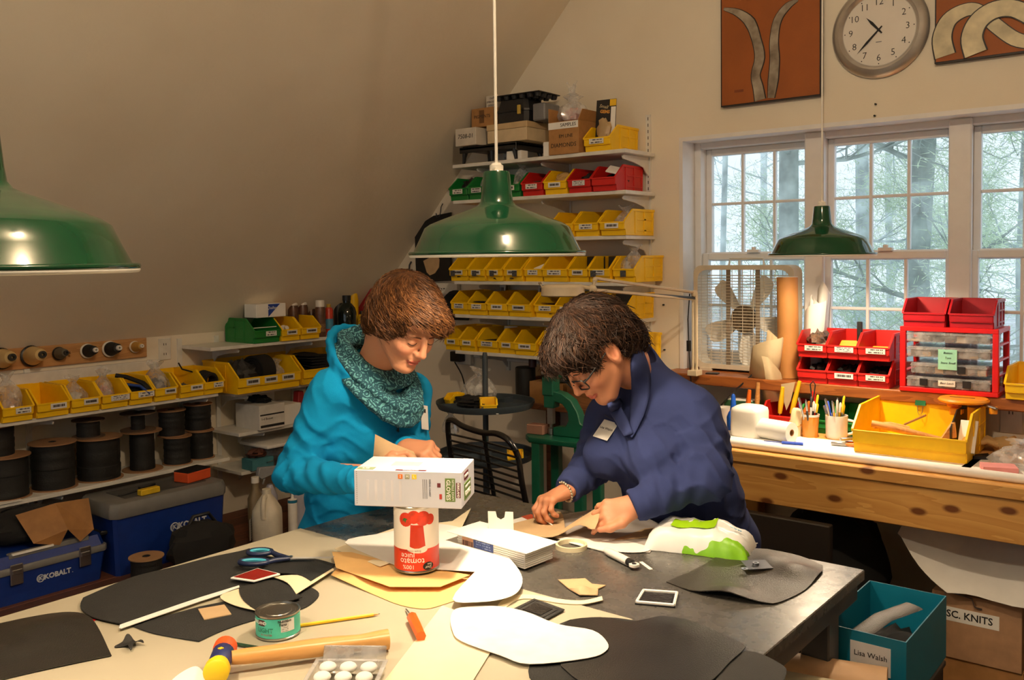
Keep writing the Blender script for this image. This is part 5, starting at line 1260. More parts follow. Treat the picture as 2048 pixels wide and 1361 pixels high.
def curl_sheet(name, label, cat, loc, pts, z0, z1, m, rot=(0, 0, 0), ztop=None):
 """an upright rolled sheet: plan curve pts, from z0 to z1 (z1 may vary along the curve)"""
 P = spline(pts, 6); n = len(P); mb = MB(); v = []; f = []
 zz = ztop or [z1] * n
 for i, p in enumerate(P):
  k = i / (n - 1) * (len(zz) - 1); a = int(min(k, len(zz) - 2)); top = zz[a] + (zz[a + 1] - zz[a]) * (k - a)
  v += [(p[0], p[1], z0), (p[0], p[1], top)]
 for i in range(n - 1): f.append((2*i, 2*i + 2, 2*i + 3, 2*i + 1))
 mb.add(v, f)
 o = obj(name, mb, m, loc=loc, rot=rot, smooth=60)
 s = o.modifiers.new('thickness', 'SOLIDIFY'); s.thickness = .002
 return tag(o, label, cat)
curl_sheet('paper_roll', 'white drawing paper rolled upright behind the cardboard tube', 'paper roll', (-1.545, 4.12, SZ), [(-.05, 0), (-.02, -.035), (.03, -.03), (.045, .005), (.02, .03), (-.02, .025), (-.03, .0), (-.01, -.018)], 0, .36, PAPER, (0, .08, 0), [.30, .34, .36, .33, .38, .35])
curl_sheet('paper_roll', 'narrow taller white paper roll standing behind the rolled drawing paper', 'paper roll', (-1.525, 4.17, SZ), [(-.03, 0), (-.01, -.02), (.02, -.015), (.025, .01), (.0, .02)], 0, .42, PAPER, (0, .06, 0), [.40, .44, .38, .41])
curl_sheet('leather_roll', 'beige leather hide rolled and leaning before the fan', 'leather', (-1.715, 4.0, SZ - .06), [(-.07, .03), (-.075, -.02), (-.03, -.05), (.03, -.05), (.06, -.01), (.045, .03), (.0, .03), (-.02, .0), (.01, -.02)], .06, .28, LEATH, (0, .12, 0), [.12, .20, .24, .26, .24, .28, .27])
curl_sheet('leather_roll', 'second beige leather piece curling beside the rolled hide', 'leather', (-1.655, 3.965, SZ - .10), [(-.06, .03), (-.03, -.01), (.02, -.02), (.05, .02)], .0, .2, LEATH, (0, -.2, 0), [.18, .22, .20, .12])
t = thing('leather_offcut', 'pointed beige leather offcut hanging over the sill edge', 'leather', (-1.575, 3.925, 1.03))
mb = MB().prism([(-.03, .06), (.035, .075), (.015, -.01), (-.005, -.055), (-.022, .0)], -.002, .0, 'y')
obj('piece', mb, LEATH, t)
t = thing('magnifier_lamp', 'beige swing arm magnifier lamp reaching over the woman in blue', 'lamp', (-2.06, 3.86, 0))
LB = mat('lamp_beige', (206, 190, 160), .4)
def L3(p): return (p[0] + 2.06, p[1] - 3.86, p[2])
ARM = [L3(p) for p in [(-2.175, 3.059, 1.534), (-2.073, 3.142, 1.573), (-2.061, 3.15, 1.538), (-2.012, 3.891, 1.488), (-2.006, 3.894, 1.46), (-1.996, 3.882, 1.085), (-2.081, 3.134, 1.537)]]
hd = MB(); hd.lathe([(.0, .022), (.075, .022), (.088, .012), (.090, -.022), (.084, -.026), (.08, -.022), (.08, -.005), (0, -.005)], 36, M=Matrix.Translation(ARM[0]))
obj('head', hd, LB, t, smooth=35)
obj('lens', MB().lathe([(.0, -.006), (.079, -.006), (.079, -.010), (0, -.012)], 30, M=Matrix.Translation(ARM[0])), CLEAR_BOX, t)
a_ = Vector(ARM[0])
obj('head_handle', MB().tube([a_ + Vector((-.09, -.02, .01)), a_ + Vector((-.10, -.03, .028)), a_ + Vector((-.06, -.06, .03))], .004, 6), LB, t)
k_ = Vector(ARM[1]); b_ = Vector(ARM[6]); e_ = Vector(ARM[3])
obj('neck', MB().tube([a_ + Vector((.06, .02, .015)), b_, k_], .009, 8), LB, t)
obj('knuckle', MB().ball(tuple(b_), .018).ball(tuple(k_), .011), LB, t)
obj('arm_bar', MB().cyl(tuple(k_ + Vector((0, 0, .006))), tuple(e_ + Vector((0, 0, .006))), .007, seg=6), LB, t)
obj('arm_bar', MB().cyl(tuple(b_ + Vector((.01, .01, -.006))), tuple(e_ + Vector((0, 0, -.025))), .007, seg=6), LB, t)
obj('arm_spring', MB().cyl(tuple(e_ + (b_ - e_) * .45 + Vector((0, 0, -.016))), tuple(e_ + Vector((0, 0, -.022))), .0085, seg=8), DARK_STEEL, t)
obj('elbow', MB().ball(tuple(e_), .017), LB, t)
p_ = Vector((e_.x, e_.y, WZ0 + .004))
obj('lower_bar', MB().cyl((e_.x - .008, e_.y, e_.z), (p_.x - .008, p_.y, p_.z), .007, seg=6).cyl((e_.x + .010, e_.y, e_.z), (p_.x + .010, p_.y, p_.z), .007, seg=6), LB, t)
obj('lamp_cord', MB().tube([(e_.x - .02, e_.y - .01, e_.z), (e_.x - .028, e_.y - .012, e_.z - .12), (e_.x - .022, e_.y - .012, e_.z - .30), (e_.x - .014, e_.y - .01, e_.z - .42)], .003, 6), BLACK_PLASTIC, t)
obj('cord_clip', MB().box((e_.x - .032, e_.y - .02, e_.z - .27), (e_.x - .016, e_.y - .005, e_.z - .22)), BLACK_PLASTIC, t)
obj('clamp', MB().box((p_.x - .025, p_.y - .03, WZ0 + .003), (p_.x + .025, p_.y + .03, WZ0 + .03)), LB, t, bevel=.003)
# ---------------------------------------------------------------- below the bench
KN = mat('tan_fibre_box', (176, 138, 104), .7, var=.1, scale=25)
t = thing('fibre_box', 'tan lidded box labelled for knits under the pine bench', 'box', (-.72, 3.50, .215))
obj('box_body', MB().box((-.145, 0, 0), (.145, .35, .235)), KN, t, bevel=.002)
obj('paper_strip', MB().box((-.145, -.0012, .135), (.075, 0, .185)), PAPER, t)
text('MISC. KNITS', .036, INK, t, (-.038, -.0016, .16), (PI/2, 0, 0), sx=.95, bold=.0006)
obj('wire_handle', MB().tube([(-.10, 0, .225), (-.10, -.012, .245), (-.01, -.014, .235), (.0, -.012, .205), (.02, -.004, .20)], .003, 6), STEEL, t)
carton('cardboard_box', 'brown carton standing on the floor under the tan knits box', 'box', (-.70, 3.66, 0), (.26, .3, .213), CARDBOARD)
sh = sheet_mesh('paper_sheet', outline([(-.985, 3.50, 1), (-.90, 3.455), (-.80, 3.44), (-.66, 3.455), (-.40, 3.43, 1), (-.38, 3.88, 1), (-.93, 3.88, 1)], 4), 0, .0015, lambda x, y: .463 + .13 * max(0, min(1, (-.80 - x) / .17)) + .30 * (y - 3.44) / .43 + .008 * math.sin(x * 22 + y * 9), .03)
tag(obj('paper_sheet', sh, PAPER), 'large white paper sheet draped over the box under the bench', 'paper')
t = thing('black_sack', 'dark bulky sack under the pine bench', 'bag', (-1.30, 3.70, .201))
obj('sack_body', blob_mesh('sack_body', (.22, .2, .26), .22, 4, 95, 22, 16), mat('black_canvas', None), t)
t = thing('folding_frame', 'dark flat case with a bright metal edge under the bench', 'case', (-1.38, 3.28, .0))
obj('panel', MB().box((-.30, -.0, .25), (.22, .04, .68)), mat('dark_brown_panel', (30, 24, 18), .6), t, bevel=.004)
obj('metal_edge', MB().box((-.30, -.006, .47), (.20, -.0, .485)), STEEL, t)
for x in (-.26, .18): obj('stand', MB().box((x - .02, .0, 0), (x + .02, .04, .25)), DARK_STEEL, t)
# ================================================================ the big work table
TZ = TABLE_Z
def table_material():
 m, nt, b = nodes_of('worn_grey_table_top')
 tc = nd(nt, 'ShaderNodeTexCoord')
 n1 = nd(nt, 'ShaderNodeTexNoise'); n1.inputs['Scale'].default_value = 5; n1.inputs['Detail'].default_value = 8; n1.inputs['Roughness'].default_value = .7
 nt.links.new(tc.outputs['Object'], n1.inputs['Vector'])
 cr = nd(nt, 'ShaderNodeValToRGB')
 cr.color_ramp.elements[0].position = .35; cr.color_ramp.elements[0].color = rgb(70, 68, 64)
 cr.color_ramp.elements[1].position = .68; cr.color_ramp.elements[1].color = rgb(90, 87, 82)
 nt.links.new(n1.outputs['Fac'], cr.inputs['Fac']); nt.links.new(cr.outputs['Color'], b.inputs['Base Color'])
 n2 = nd(nt, 'ShaderNodeTexNoise'); n2.inputs['Scale'].default_value = 30; n2.inputs['Detail'].default_value = 6
 nt.links.new(tc.outputs['Object'], n2.inputs['Vector'])
 mr = nd(nt, 'ShaderNodeMapRange'); mr.inputs['To Min'].default_value = .16; mr.inputs['To Max'].default_value = .40
 nt.links.new(n2.outputs['Fac'], mr.inputs['Value']); nt.links.new(mr.outputs[0], b.inputs['Roughness'])
 bp = nd(nt, 'ShaderNodeBump'); bp.inputs['Strength'].default_value = .12; bp.inputs['Distance'].default_value = .003
 nt.links.new(n2.outputs['Fac'], bp.inputs['Height']); nt.links.new(bp.outputs['Normal'], b.inputs['Normal'])
 return m
TT = table_material()
TFR = mat('grey_table_frame', (84, 84, 86), .45, .3)
t = thing('work_table', 'large grey topped work table in the middle of the room', 'table', (-1.41, .93, 0))
obj('table_top', MB().box((-.695, -1.33, TZ - .03), (.697, 1.332, TZ - .004)), TT, t, bevel=.002)
obj('apron', MB().box((-.68, -1.31, TZ - .075), (-.655, 1.315, TZ - .031)).box((.655, -1.31, TZ - .075), (.685, 1.315, TZ - .031)).box((-.655, 1.29, TZ - .075), (.655, 1.315, TZ - .031)).box((-.655, -1.31, TZ - .075), (.655, -1.285, TZ - .031)), TFR, t)
for x in (-.64, .62):
 for y in (-1.25, 1.24):
  obj('leg', MB().box((x - .035, y - .035, 0), (x + .035, y + .035, TZ - .031)), TFR, t, bevel=.004)
obj('lower_shelf', MB().box((-.66, -1.28, .50), (.66, 1.28, .525)), mat('lower_shelf_board', (70, 62, 52), .7), t)
BOARD = mat('cream_cutting_board', (182, 174, 152), .45, var=.06, scale=4)
tag(obj('cutting_board', MB().box((-2.105, -.38, TZ - .004), (-1.0, 1.652, TZ)), BOARD, bevel=.0015), 'large cream cutting board covering the near half of the table', 'cutting board')
BLACK_LEATHER = mat('black_leather', (26, 26, 25), .62, var=.15, scale=14, bump=.2, bscale=420)
BLACK_SUEDE = mat('black_suede', (23, 23, 22), .9, var=.15, scale=30, bump=.3, bscale=300)
GLOSS_LEATHER = mat('glossy_black_leather', (32, 31, 29), .33, var=.1, scale=14, bump=.22, bscale=380)
BROWN_HIDE = mat('dark_brown_leather', (46, 41, 34), .38, var=.15, scale=12, bump=.25, bscale=380)
MANILA = mat('manila_paper', (232, 188, 122), .7, var=.05)
CREAM_P = mat('cream_paper', (232, 218, 184), .7, var=.04)
def sheet(name, label, cat, poly, m, z, th=.002, h=None, step=.03, smooth_outline=True, n=4):
 return tag(obj(name, sheet_mesh(name, outline(poly, n) if smooth_outline else poly, z, th, h, step), m), label, cat)
def bump(cx, cy, r, a):
 return lambda x, y: a * math.exp(-((x - cx) ** 2 + (y - cy) ** 2) / (r * r))
sheet('leather_piece', 'large black suede piece spread along the cutting board edge', 'leather', [(-1.999, 0.963), (-2.046, 0.99), (-2.061, 1.013), (-2.093, 1.136), (-2.08, 1.234), (-2.071, 1.335), (-2.052, 1.409)] + [(-2.05, 1.441, 1)] + [(-2.003, 1.42), (-1.925, 1.443), (-1.851, 1.488)] + [(-1.769, 1.493, 1)] + [(-1.726, 1.409), (-1.695, 1.325), (-1.819, 1.249), (-1.832, 1.102)] + [(-1.828, 0.975, 1)] + [(-1.894, 0.958), (-1.938, 0.953)], BLACK_SUEDE, TZ + .0045)
sheet('leather_piece', 'angular black suede piece behind the small tin', 'leather', [p + (1,) for p in [(-1.825, 0.984), (-1.801, 1.133), (-1.762, 1.236)]] + [(-1.721, 1.346), (-1.662, 1.35), (-1.626, 1.315), (-1.608, 1.256), (-1.636, 1.172), (-1.646, 1.092)] + [(-1.637, 1.025, 1)] + [(-1.694, 1.006), (-1.758, 0.989)], BLACK_SUEDE, TZ + .001)
sheet('leather_strip', 'narrow white strip lying across the black suede', 'leather strip', [p + (1,) for p in [(-1.818, 0.954), (-1.832, 0.964), (-1.835, 1.107), (-1.835, 1.155), (-1.829, 1.254), (-1.811, 1.243), (-1.815, 1.144), (-1.814, 1.097), (-1.812, 0.956)]], PAPER, TZ + .0075, .0015, step=0)
sheet('leather_piece', 'cream paper piece with a black half round on it', 'paper', [(-1.804, 1.186)] + [p + (1,) for p in [(-1.817, 1.248), (-1.696, 1.189), (-1.657, 1.187)]] + [(-1.73, 1.174)], CREAM_P, TZ + .0078, .0012, step=0)
sheet('leather_piece', 'black leather half round overlapping the cream piece', 'leather', [(-1.811, 1.241, 1)] + [(-1.794, 1.315), (-1.733, 1.319)] + [p + (1,) for p in [(-1.645, 1.291), (-1.662, 1.183)]] + [(-1.725, 1.197), (-1.774, 1.218)], BLACK_LEATHER, TZ + .0095)
sheet('leather_piece', 'cream curved offcut between the black pieces', 'paper', [(-1.806, 1.331, 1)] + [(-1.744, 1.327)] + [p + (1,) for p in [(-1.668, 1.293), (-1.725, 1.453), (-1.75, 1.461), (-1.705, 1.365)]] + [(-1.766, 1.374)], CREAM_P, TZ + .0115, .0012, step=0)
sheet('leather_piece', 'black leather fan shape below the scissor blades', 'leather', [(-1.86, 1.318, 1)] + [(-1.875, 1.406), (-1.842, 1.458)] + [p + (1,) for p in [(-1.737, 1.462), (-1.705, 1.365)]] + [(-1.774, 1.373)], BLACK_LEATHER, TZ + .013, .0015)
sheet('card_piece', 'small beige card rectangle on the black suede', 'card', [p + (1,) for p in [(-1.785, 1.118), (-1.761, 1.168), (-1.701, 1.145), (-1.722, 1.092)]], TAN, TZ + .0035, .002, step=0)
t = thing('framed_tile', 'red tile in a thin white frame lying on the black suede', 'tile', (0, 0, TZ + .0155))
q = [(-1.865, 1.255), (-1.869, 1.335), (-1.792, 1.344), (-1.8, 1.275)]
c_ = np.mean(np.array(q), axis=0)
obj('frame', MB().prism([tuple(p) for p in q], 0, .004, 'z'), PAPER, t, bevel=.001)
obj('panel', MB().prism([tuple(c_ + (np.array(p) - c_) * .86) for p in q], .004, .0052, 'z'), mat('dark_red_gloss', (134, 24, 18), .2), t)
t = thing('leather_hide', 'glossy black leather panel with a bulge at the picture edge', 'leather', (0, 0, 0))
bx_, by_ = (-1.906, 0.865)
obj('panel', sheet_mesh('panel', outline([(-2.078, 0.767), (-2.055, 0.817), (-2.029, 0.867), (-1.981, 0.92), (-1.918, 0.934), (-1.825, 0.917)] + [(-1.714, 0.883, 1)] + [(-1.738, 0.823), (-1.762, 0.759), (-1.779, 0.704)] + [(-1.789, 0.657, 1)]), TZ + .001, .002, lambda x, y: bump(bx_, by_, .10, .028)(x, y) + bump(*(-1.878, 0.745), .03, .012)(x, y), .018), GLOSS_LEATHER, t)
sheet('leather_piece', 'red leather sliver under the glossy black panel', 'leather', [p + (1,) for p in [(-1.973, 0.927), (-1.945, 0.94), (-1.92, 0.959), (-1.907, 0.935), (-1.939, 0.921)]], mat('red_leather', (190, 30, 34), .5), TZ + .0, .001, step=0)
sheet('leather_scrap', 'small wavy black scrap beside the glossy panel', 'leather', [(-1.747, 0.906), (-1.752, 0.926), (-1.766, 0.945), (-1.739, 0.947), (-1.706, 0.946), (-1.718, 0.934), (-1.7, 0.915), (-1.732, 0.92)], BLACK_LEATHER, TZ + .001, .0015, lambda x, y: .005 + .005 * math.sin(x * 120) , .008)
sheet('paper_sheet', 'rounded white paper corner at the bottom picture edge', 'paper', [(-1.528, 0.901), (-1.545, 0.942), (-1.539, 0.959), (-1.502, 0.949), (-1.454, 0.922), (-1.435, 0.878), (-1.487, 0.861)], PAPER, TZ + .0005, .0008, step=0)
t = thing('scissors', 'scissors with dark blue and aqua handles on the black suede', 'scissors', (0, 0, TZ + .0165))
S_ = [Vector(p + (0,)) for p in [(-1.96, 1.408), (-1.907, 1.352), (-1.877, 1.426), (-1.871, 1.412), (-1.779, 1.499), (-1.771, 1.485), (-1.893, 1.419)]]
NAVY = mat('navy_handle', (22, 34, 66), .4); AQUA = mat('aqua_handle', (70, 170, 196), .4)
ax = (S_[4] - S_[6]).normalized(); pr = Vector((-ax.y, ax.x, 0))
for k, (c0, rx_, ry_) in enumerate(((S_[0], .030, .020), (S_[1], .036, .017))):
 pts = [tuple(c0 + ax * rx_ * math.cos(a) + pr * ry_ * math.sin(a) + Vector((0, 0, .006))) for a in np.linspace(0, 2 * PI, 20, endpoint=False)]
 obj('handle', MB().tube(pts, .0062, 8, closed=True, flat=1.0), NAVY, t, smooth=60)
 pts = [tuple(c0 + ax * rx_ * .80 * math.cos(a) + pr * ry_ * .74 * math.sin(a) + Vector((0, 0, .007))) for a in np.linspace(0, 2 * PI, 20, endpoint=False)]
 obj('grip_lining', MB().tube(pts, .0042, 8, closed=True), AQUA, t, smooth=60)
 e0 = c0 + ax * rx_; obj('shank', MB().tube([tuple(e0 + Vector((0, 0, .006))), tuple(e0 + (S_[3] - e0) * .5 + Vector((0, 0, .006))), tuple(S_[3] + ax * .02 + Vector((0, 0, .006)))], [.006, .007, .005], 8), NAVY, t, smooth=60)
for k, s in ((0, 1), (1, -1)):
 a0, a1 = S_[3] + ax * .005, S_[4 + k]
 mb = MB(); mb.add([tuple(a0 + pr * .006 * s + Vector((0, 0, .004 + .002*k))), tuple(a0 - pr * .004 * s + Vector((0, 0, .004 + .002*k))), tuple(a1 + Vector((0, 0, .004 + .002*k))), tuple(a0 + pr * .006 * s + Vector((0, 0, .006 + .002*k))), tuple(a0 - pr * .004 * s + Vector((0, 0, .006 + .002*k))), tuple(a1 + Vector((0, 0, .006 + .002*k)))], [(0, 2, 1), (3, 4, 5), (0, 1, 4, 3), (1, 2, 5, 4), (2, 0, 3, 5)])
 obj('blade', mb, mat('blade_steel', (196, 194, 188), .35, .2), t, smooth=None)
obj('pivot', MB().cyl(tuple(S_[3] + ax * .02 + Vector((0, 0, .003))), tuple(S_[3] + ax * .02 + Vector((0, 0, .012))), .005, seg=12), STEEL, t)
tx_, ty_ = -1.545, 1.150
t = thing('tuna_tin', 'small fish tin with a turquoise label on the cutting board', 'tin', (tx_, ty_, TZ + .0005))
TIN = mat('tin_metal', (168, 166, 160), .28, 1.0)
R_ = .0455
obj('tin_wall', MB().lathe([(.0, 0), (R_ - .002, 0), (R_, .002), (R_, .005), (R_ - .0015, .006), (R_ - .0015, .046), (R_, .047), (R_, .0505), (R_ - .0035, .0505), (R_ - .004, .047), (R_ * .8, .0465), (R_ * .78, .0475), (R_ * .62, .0472), (R_ * .6, .0482), (R_ * .4, .048), (0, .048)], 48), TIN, t, smooth=30)
obj('paper_wrap', MB().lathe([(R_ - .0008, .0065), (R_ - .0008, .0455)], 48), mat('turquoise_label', (70, 186, 166), .5, var=.2, scale=30), t, smooth=40)
def wrap_patch(t, name, m, R, a0, a1, z0, z1, n=10, off=.0004):
 v = []; f = []
 for i in range(n + 1):
  a = a0 + (a1 - a0) * i / n
  v += [((R + off) * math.cos(a), (R + off) * math.sin(a), z0), ((R + off) * math.cos(a), (R + off) * math.sin(a), z1)]
 for i in range(n): f.append((2*i, 2*i + 2, 2*i + 3, 2*i + 1))
 return obj(name, MB().add(v, f), m, t, smooth=60)
def wrap_text(t, s, size, m, R, a, z, flip=False, **k):
 """lettering bent around a can; a is the angle it is centred on"""
 me = text_mesh(s, size, depth=0.0, **k); me.materials.clear()
 bm = bmesh.new(); bm.from_mesh(me)
 bmesh.ops.triangulate(bm, faces=bm.faces); bm.to_mesh(me); bm.free()
 for v in me.vertices:
  x, y = (v.co.x, v.co.y) if not flip else (-v.co.x, -v.co.y)
  b = a + x / R
  v.co = (R * math.cos(b), R * math.sin(b), z + y)
 return obj('lettering', me, m, t)
cam_a = math.atan2(-ty_, -tx_)
WHITE_INK = mat('white_ink', (240, 238, 232), .6)
wrap_patch(t, 'nutrition_panel', print_label('nutrition_print', (226, 228, 226), (120, 124, 124), 7, 4.2, .55), R_ - .0008, cam_a + .12, cam_a + .78, .018, .043)
wrap_text(t, 'Nutrition', .0075, INK, R_ + .0001, cam_a + .30, .040, bold=.0002)
wrap_text(t, 'Facts', .0075, INK, R_ + .0001, cam_a + .22, .0335, bold=.0002)
wrap_patch(t, 'brand_patch', mat('dark_maroon_print', (60, 22, 26), .5), R_ - .0008, cam_a - 1.0, cam_a - .62, .031, .043)
wrap_text(t, 'KIRKLAND', .0085, WHITE_INK, R_ + .0001, cam_a - .98, .037, bold=.0002)
wrap_text(t, 'LIGHT', .013, mat('green_print', (40, 120, 96), .5), R_ + .0001, cam_a - .62, .0225, bold=.0002)
wrap_text(t, 'IN WATER', .0055, mat('red_print', (170, 50, 40), .5), R_ + .0001, cam_a - .55, .0135)
def pencil(a, b, label, m, tip=True, ferrule=False):
 a, b = Vector(a), Vector(b); d = (b - a).normalized()
 t = thing('pencil', label, 'pencil', (0, 0, 0), group='pencils on the table')
 obj('shaft', MB().cyl(tuple(a), tuple(b - d * .014), .0036, seg=6), m, t)
 obj('sharpened_tip', MB().cyl(tuple(b - d * .014), tuple(b - d * .003), .0036, .0010, seg=6), HANDLE, t)
 obj('lead', MB().cyl(tuple(b - d * .003), tuple(b), .0010, .0004, seg=6), INK, t)
 if ferrule:
  obj('ferrule', MB().cyl(tuple(a - d * .012), tuple(a), .0040, seg=10), mat('brass', (200, 160, 70), .3, 1.0), t)
  obj('eraser', MB().cyl(tuple(a - d * .018), tuple(a - d * .012), .0036, seg=10), mat('eraser_gold', (196, 150, 90), .6), t)
(pa, pb, pc_, pd_) = [(-1.536, 1.192), (-1.445, 1.341), (-1.562, 1.06), (-1.466, 1.089)]
pencil(pa + (TZ + .0045,), pb + (TZ + .0045,), 'yellow pencil on the cutting board behind the mallet', PEN_COLS['yellow'])
pencil(pc_ + (TZ + .0045,), pd_ + (TZ + .0045,), 'dark green pencil with a brass ferrule under the mallet', mat('dark_green_paint', (14, 52, 34), .35), ferrule=True)
t = thing('mallet', 'mallet with orange and yellow faces and a wooden handle', 'mallet', (0, 0, 0))
fo, fy = Vector((-1.512, 1.003, TZ + .030)), Vector((-1.432, .930, TZ + .032))
hm = (fo + fy) / 2; he = Vector((-1.305, 1.232, TZ + .021)); hd_ = (fy - fo).normalized()
obj('orange_face', MB().tube([fo - hd_ * .006, fo - hd_ * .002, fo + hd_ * .012, fo + hd_ * .03], [.017, .022, .022, .018], 20), mat('orange_rubber', (222, 84, 30), .5), t, smooth=40)
obj('head_core', MB().tube([fo + hd_ * .020, fo + hd_ * .028, fy - hd_ * .028, fy - hd_ * .02], [.017, .0205, .0205, .017], 18), mat('navy_head', (24, 34, 84), .45), t, smooth=40)
obj('yellow_face', MB().tube([fy - hd_ * .03, fy - hd_ * .012, fy + hd_ * .004, fy + hd_ * .008], [.018, .023, .023, .018], 20), mat('yellow_rubber', (236, 200, 28), .5), t, smooth=40)
obj('emblem', MB().box((hm.x - .004, hm.y - .004, hm.z + .0195), (hm.x + .004, hm.y + .004, hm.z + .021)), PEN_COLS['yellow'], t)
dirh = (he - hm); n_ = 8
pts = [hm + dirh * s for s in (.06, .14, .3, .5, .68, .82, .94, 1.0)]
obj('handle', MB().tube([tuple(p) for p in pts], [.0125, .0145, .0150, .0172, .0172, .0152, .0185, .0195], 16), wood('mallet_handle_wood', (206, 150, 84), (222, 172, 106), 'y', 4, .3, ring=3), t, smooth=60)
t = thing('screwdriver', 'short screwdriver with an orange handle by the manila paper', 'screwdriver', (0, 0, 0))
sa, sb, s0 = [Vector(p + (TZ + .012,)) for p in [(-1.37, 1.361), (-1.278, 1.296), (-1.419, 1.394)]]
obj('handle', MB().tube([sa, sa + (sb - sa) * .08, sa + (sb - sa) * .5, sb], [.007, .0115, .0115, .0105], 8), mat('orange_handle', (226, 96, 20), .35), t, smooth=30)
obj('shank', MB().cyl(tuple(sa), (s0.x, s0.y, TZ + .004), .0018, seg=8), STEEL, t)
t = thing('clamshell_pack', 'clear plastic clamshell pack on the cutting board', 'pack', (-1.262, 1.085, TZ), .62)
mb = MB(); rings = []
for z, k in ((0, .92), (.022, 1.0)):
 rings.append([(.062 * k, -.045 * k, z), (.062 * k, .045 * k, z), (-.062 * k, .045 * k, z), (-.062 * k, -.045 * k, z)])
obj('tray', mb.loft(rings, caps=(True, False)), CLEAR_BOX, t, bevel=.003)
obj('flange', MB().box((-.068, -.051, .021), (.068, -.043, .023)).box((-.068, .043, .021), (.068, .051, .023)).box((-.068, -.043, .021), (-.06, .043, .023)).box((.06, -.043, .021), (.068, .043, .023)), CLEAR_BOX, t)
obj('cover', MB().box((-.06, .051, .012), (.06, .056, .07)).box((-.06, .050, .065), (.06, .062, .07)), CLEAR_BOX, t, bevel=.002, rot=(-.5, 0, 0))
for i in range(3):
 for j in range(2):
  bx2 = -1.262 + (-.038 + .038 * i) * math.cos(.62) - (-.02 + .04 * j) * math.sin(.62); by2 = 1.085 + (-.038 + .038 * i) * math.sin(.62) + (-.02 + .04 * j) * math.cos(.62)
  tag(obj('cotton_ball', MB().ball((0, 0, .018), (.016, .016, .009)), PAPER, loc=(bx2, by2, TZ + .003), smooth=80), 'white round pad inside the clear clamshell pack', 'pad', 'pads in the clamshell')
sheet('manila_sheet', 'lowest manila envelope sticking out below the tomato can', 'envelope', [p + (1,) for p in [(-1.71, 1.43), (-1.551, 1.417)]] + [(-1.452, 1.408), (-1.392, 1.425)] + [p + (1,) for p in [(-1.377, 1.464), (-1.34, 1.696), (-1.81, 1.578)]], MANILA, TZ + .001, .001, lambda x, y: bump(*(-1.677, 1.445), .05, .012)(x, y), .03)
sheet('manila_sheet', 'upper manila sheet under the tomato can', 'paper', [p + (1,) for p in [(-1.82, 1.527), (-1.431, 1.62), (-1.434, 1.519), (-1.527, 1.45), (-1.722, 1.456)]], MANILA, TZ + .013, .001, lambda x, y: bump(*(-1.76, 1.518), .06, .014)(x, y), .03)
sheet('paper_sheet', 'cream pattern paper rising behind the tomato can', 'paper', [p + (1,) for p in [(-1.838, 1.549), (-1.843, 1.773), (-1.758, 1.918), (-1.804, 2.051), (-1.703, 1.899), (-1.634, 1.772), (-1.64, 1.525)]], CREAM_P, TZ + .017, .0008, None, .04)
sheet('paper_sheet', 'bright white round paper pattern under the tomato can', 'paper', [(-1.852, 1.598), (-1.829, 1.721), (-1.785, 1.857), (-1.676, 1.879), (-1.553, 1.829), (-1.436, 1.768), (-1.325, 1.683), (-1.27, 1.608), (-1.259, 1.549), (-1.291, 1.493), (-1.351, 1.47)] + [p + (1,) for p in [(-1.426, 1.632), (-1.596, 1.549)]], PAPER, TZ + .0185, .0008, None, .04)
sheet('paper_sheet', 'long cream paper sheet running out at the bottom edge', 'paper', [p + (1,) for p in [(-1.371, 1.458), (-1.18, 1.442), (-1.073, 1.211), (-1.201, 1.114)]], CREAM_P, TZ + .003, .0008, None, .05)
sheet('paper_pattern', 'long white sole shaped paper pattern on the black leather', 'paper', [(-1.308, 1.418), (-1.322, 1.462), (-1.267, 1.515), (-1.195, 1.53), (-1.101, 1.517), (-1.025, 1.534), (-0.97, 1.503), (-0.95, 1.467), (-0.961, 1.42), (-1.033, 1.334), (-1.102, 1.33), (-1.205, 1.334), (-1.257, 1.365)], mat('white_pattern_paper', (226, 224, 222), .7), TZ + .008, .001, None, .04)
cn = thing('tomato_can', 'tall red tomato juice can standing upside down on the papers', 'can', (-1.563, 1.575, TZ + .020))
CR = .054; CHT = .160
can_white = mat('can_label_white', (236, 232, 222), .35, var=.02); can_red = mat('can_label_red', (206, 50, 22), .35, var=.06)
obj('can_wall', MB().lathe([(.0, 0), (CR, 0), (CR + .001, .003), (CR, .005), (CR, CHT - .005), (CR + .001, CHT - .002), (CR, CHT), (CR - .003, CHT), (CR - .004, CHT - .004), (0, CHT - .004)], 48), TIN, cn, smooth=30)
obj('paper_wrap', MB().lathe([(CR + .0004, .058), (CR + .0004, CHT - .006)], 48), can_white, cn, smooth=60)
obj('red_wrap', MB().lathe([(CR + .0004, .006), (CR + .0004, .058)], 48), can_red, cn, smooth=60)
ca = math.atan2(-1.575, 1.563)
def patch_poly(t, name, m, R, pts, off):
 """flat outline (arc length from the facing line, z) bent onto the can"""
 P = [Vector((p[0], p[1])) for p in pts]; n = len(P)
 xs = [p.x for p in P]; zs = [p.y for p in P]; ins_ = P[:]
 for gx in np.arange(min(xs) + .003, max(xs), .004):
  for gz in np.arange(min(zs) + .003, max(zs), .008):
   if inside(Vector((gx, gz)), ins_): P.append(Vector((gx, gz)))
 v2, e2, f2, *_ = delaunay_2d_cdt(P, [(i, (i + 1) % n) for i in range(n)], [list(range(n))], 1, 1e-7)
 mb = MB(); mb.add([((R + off) * math.cos(ca + p.x / R), (R + off) * math.sin(ca + p.x / R), p.y) for p in v2], [tuple(f) for f in f2])
 return obj(name, mb, m, t, smooth=80)
juice = mat('juice_red', (190, 46, 20), .35); tomato = mat('tomato_red', (204, 56, 30), .3, var=.25, scale=60)
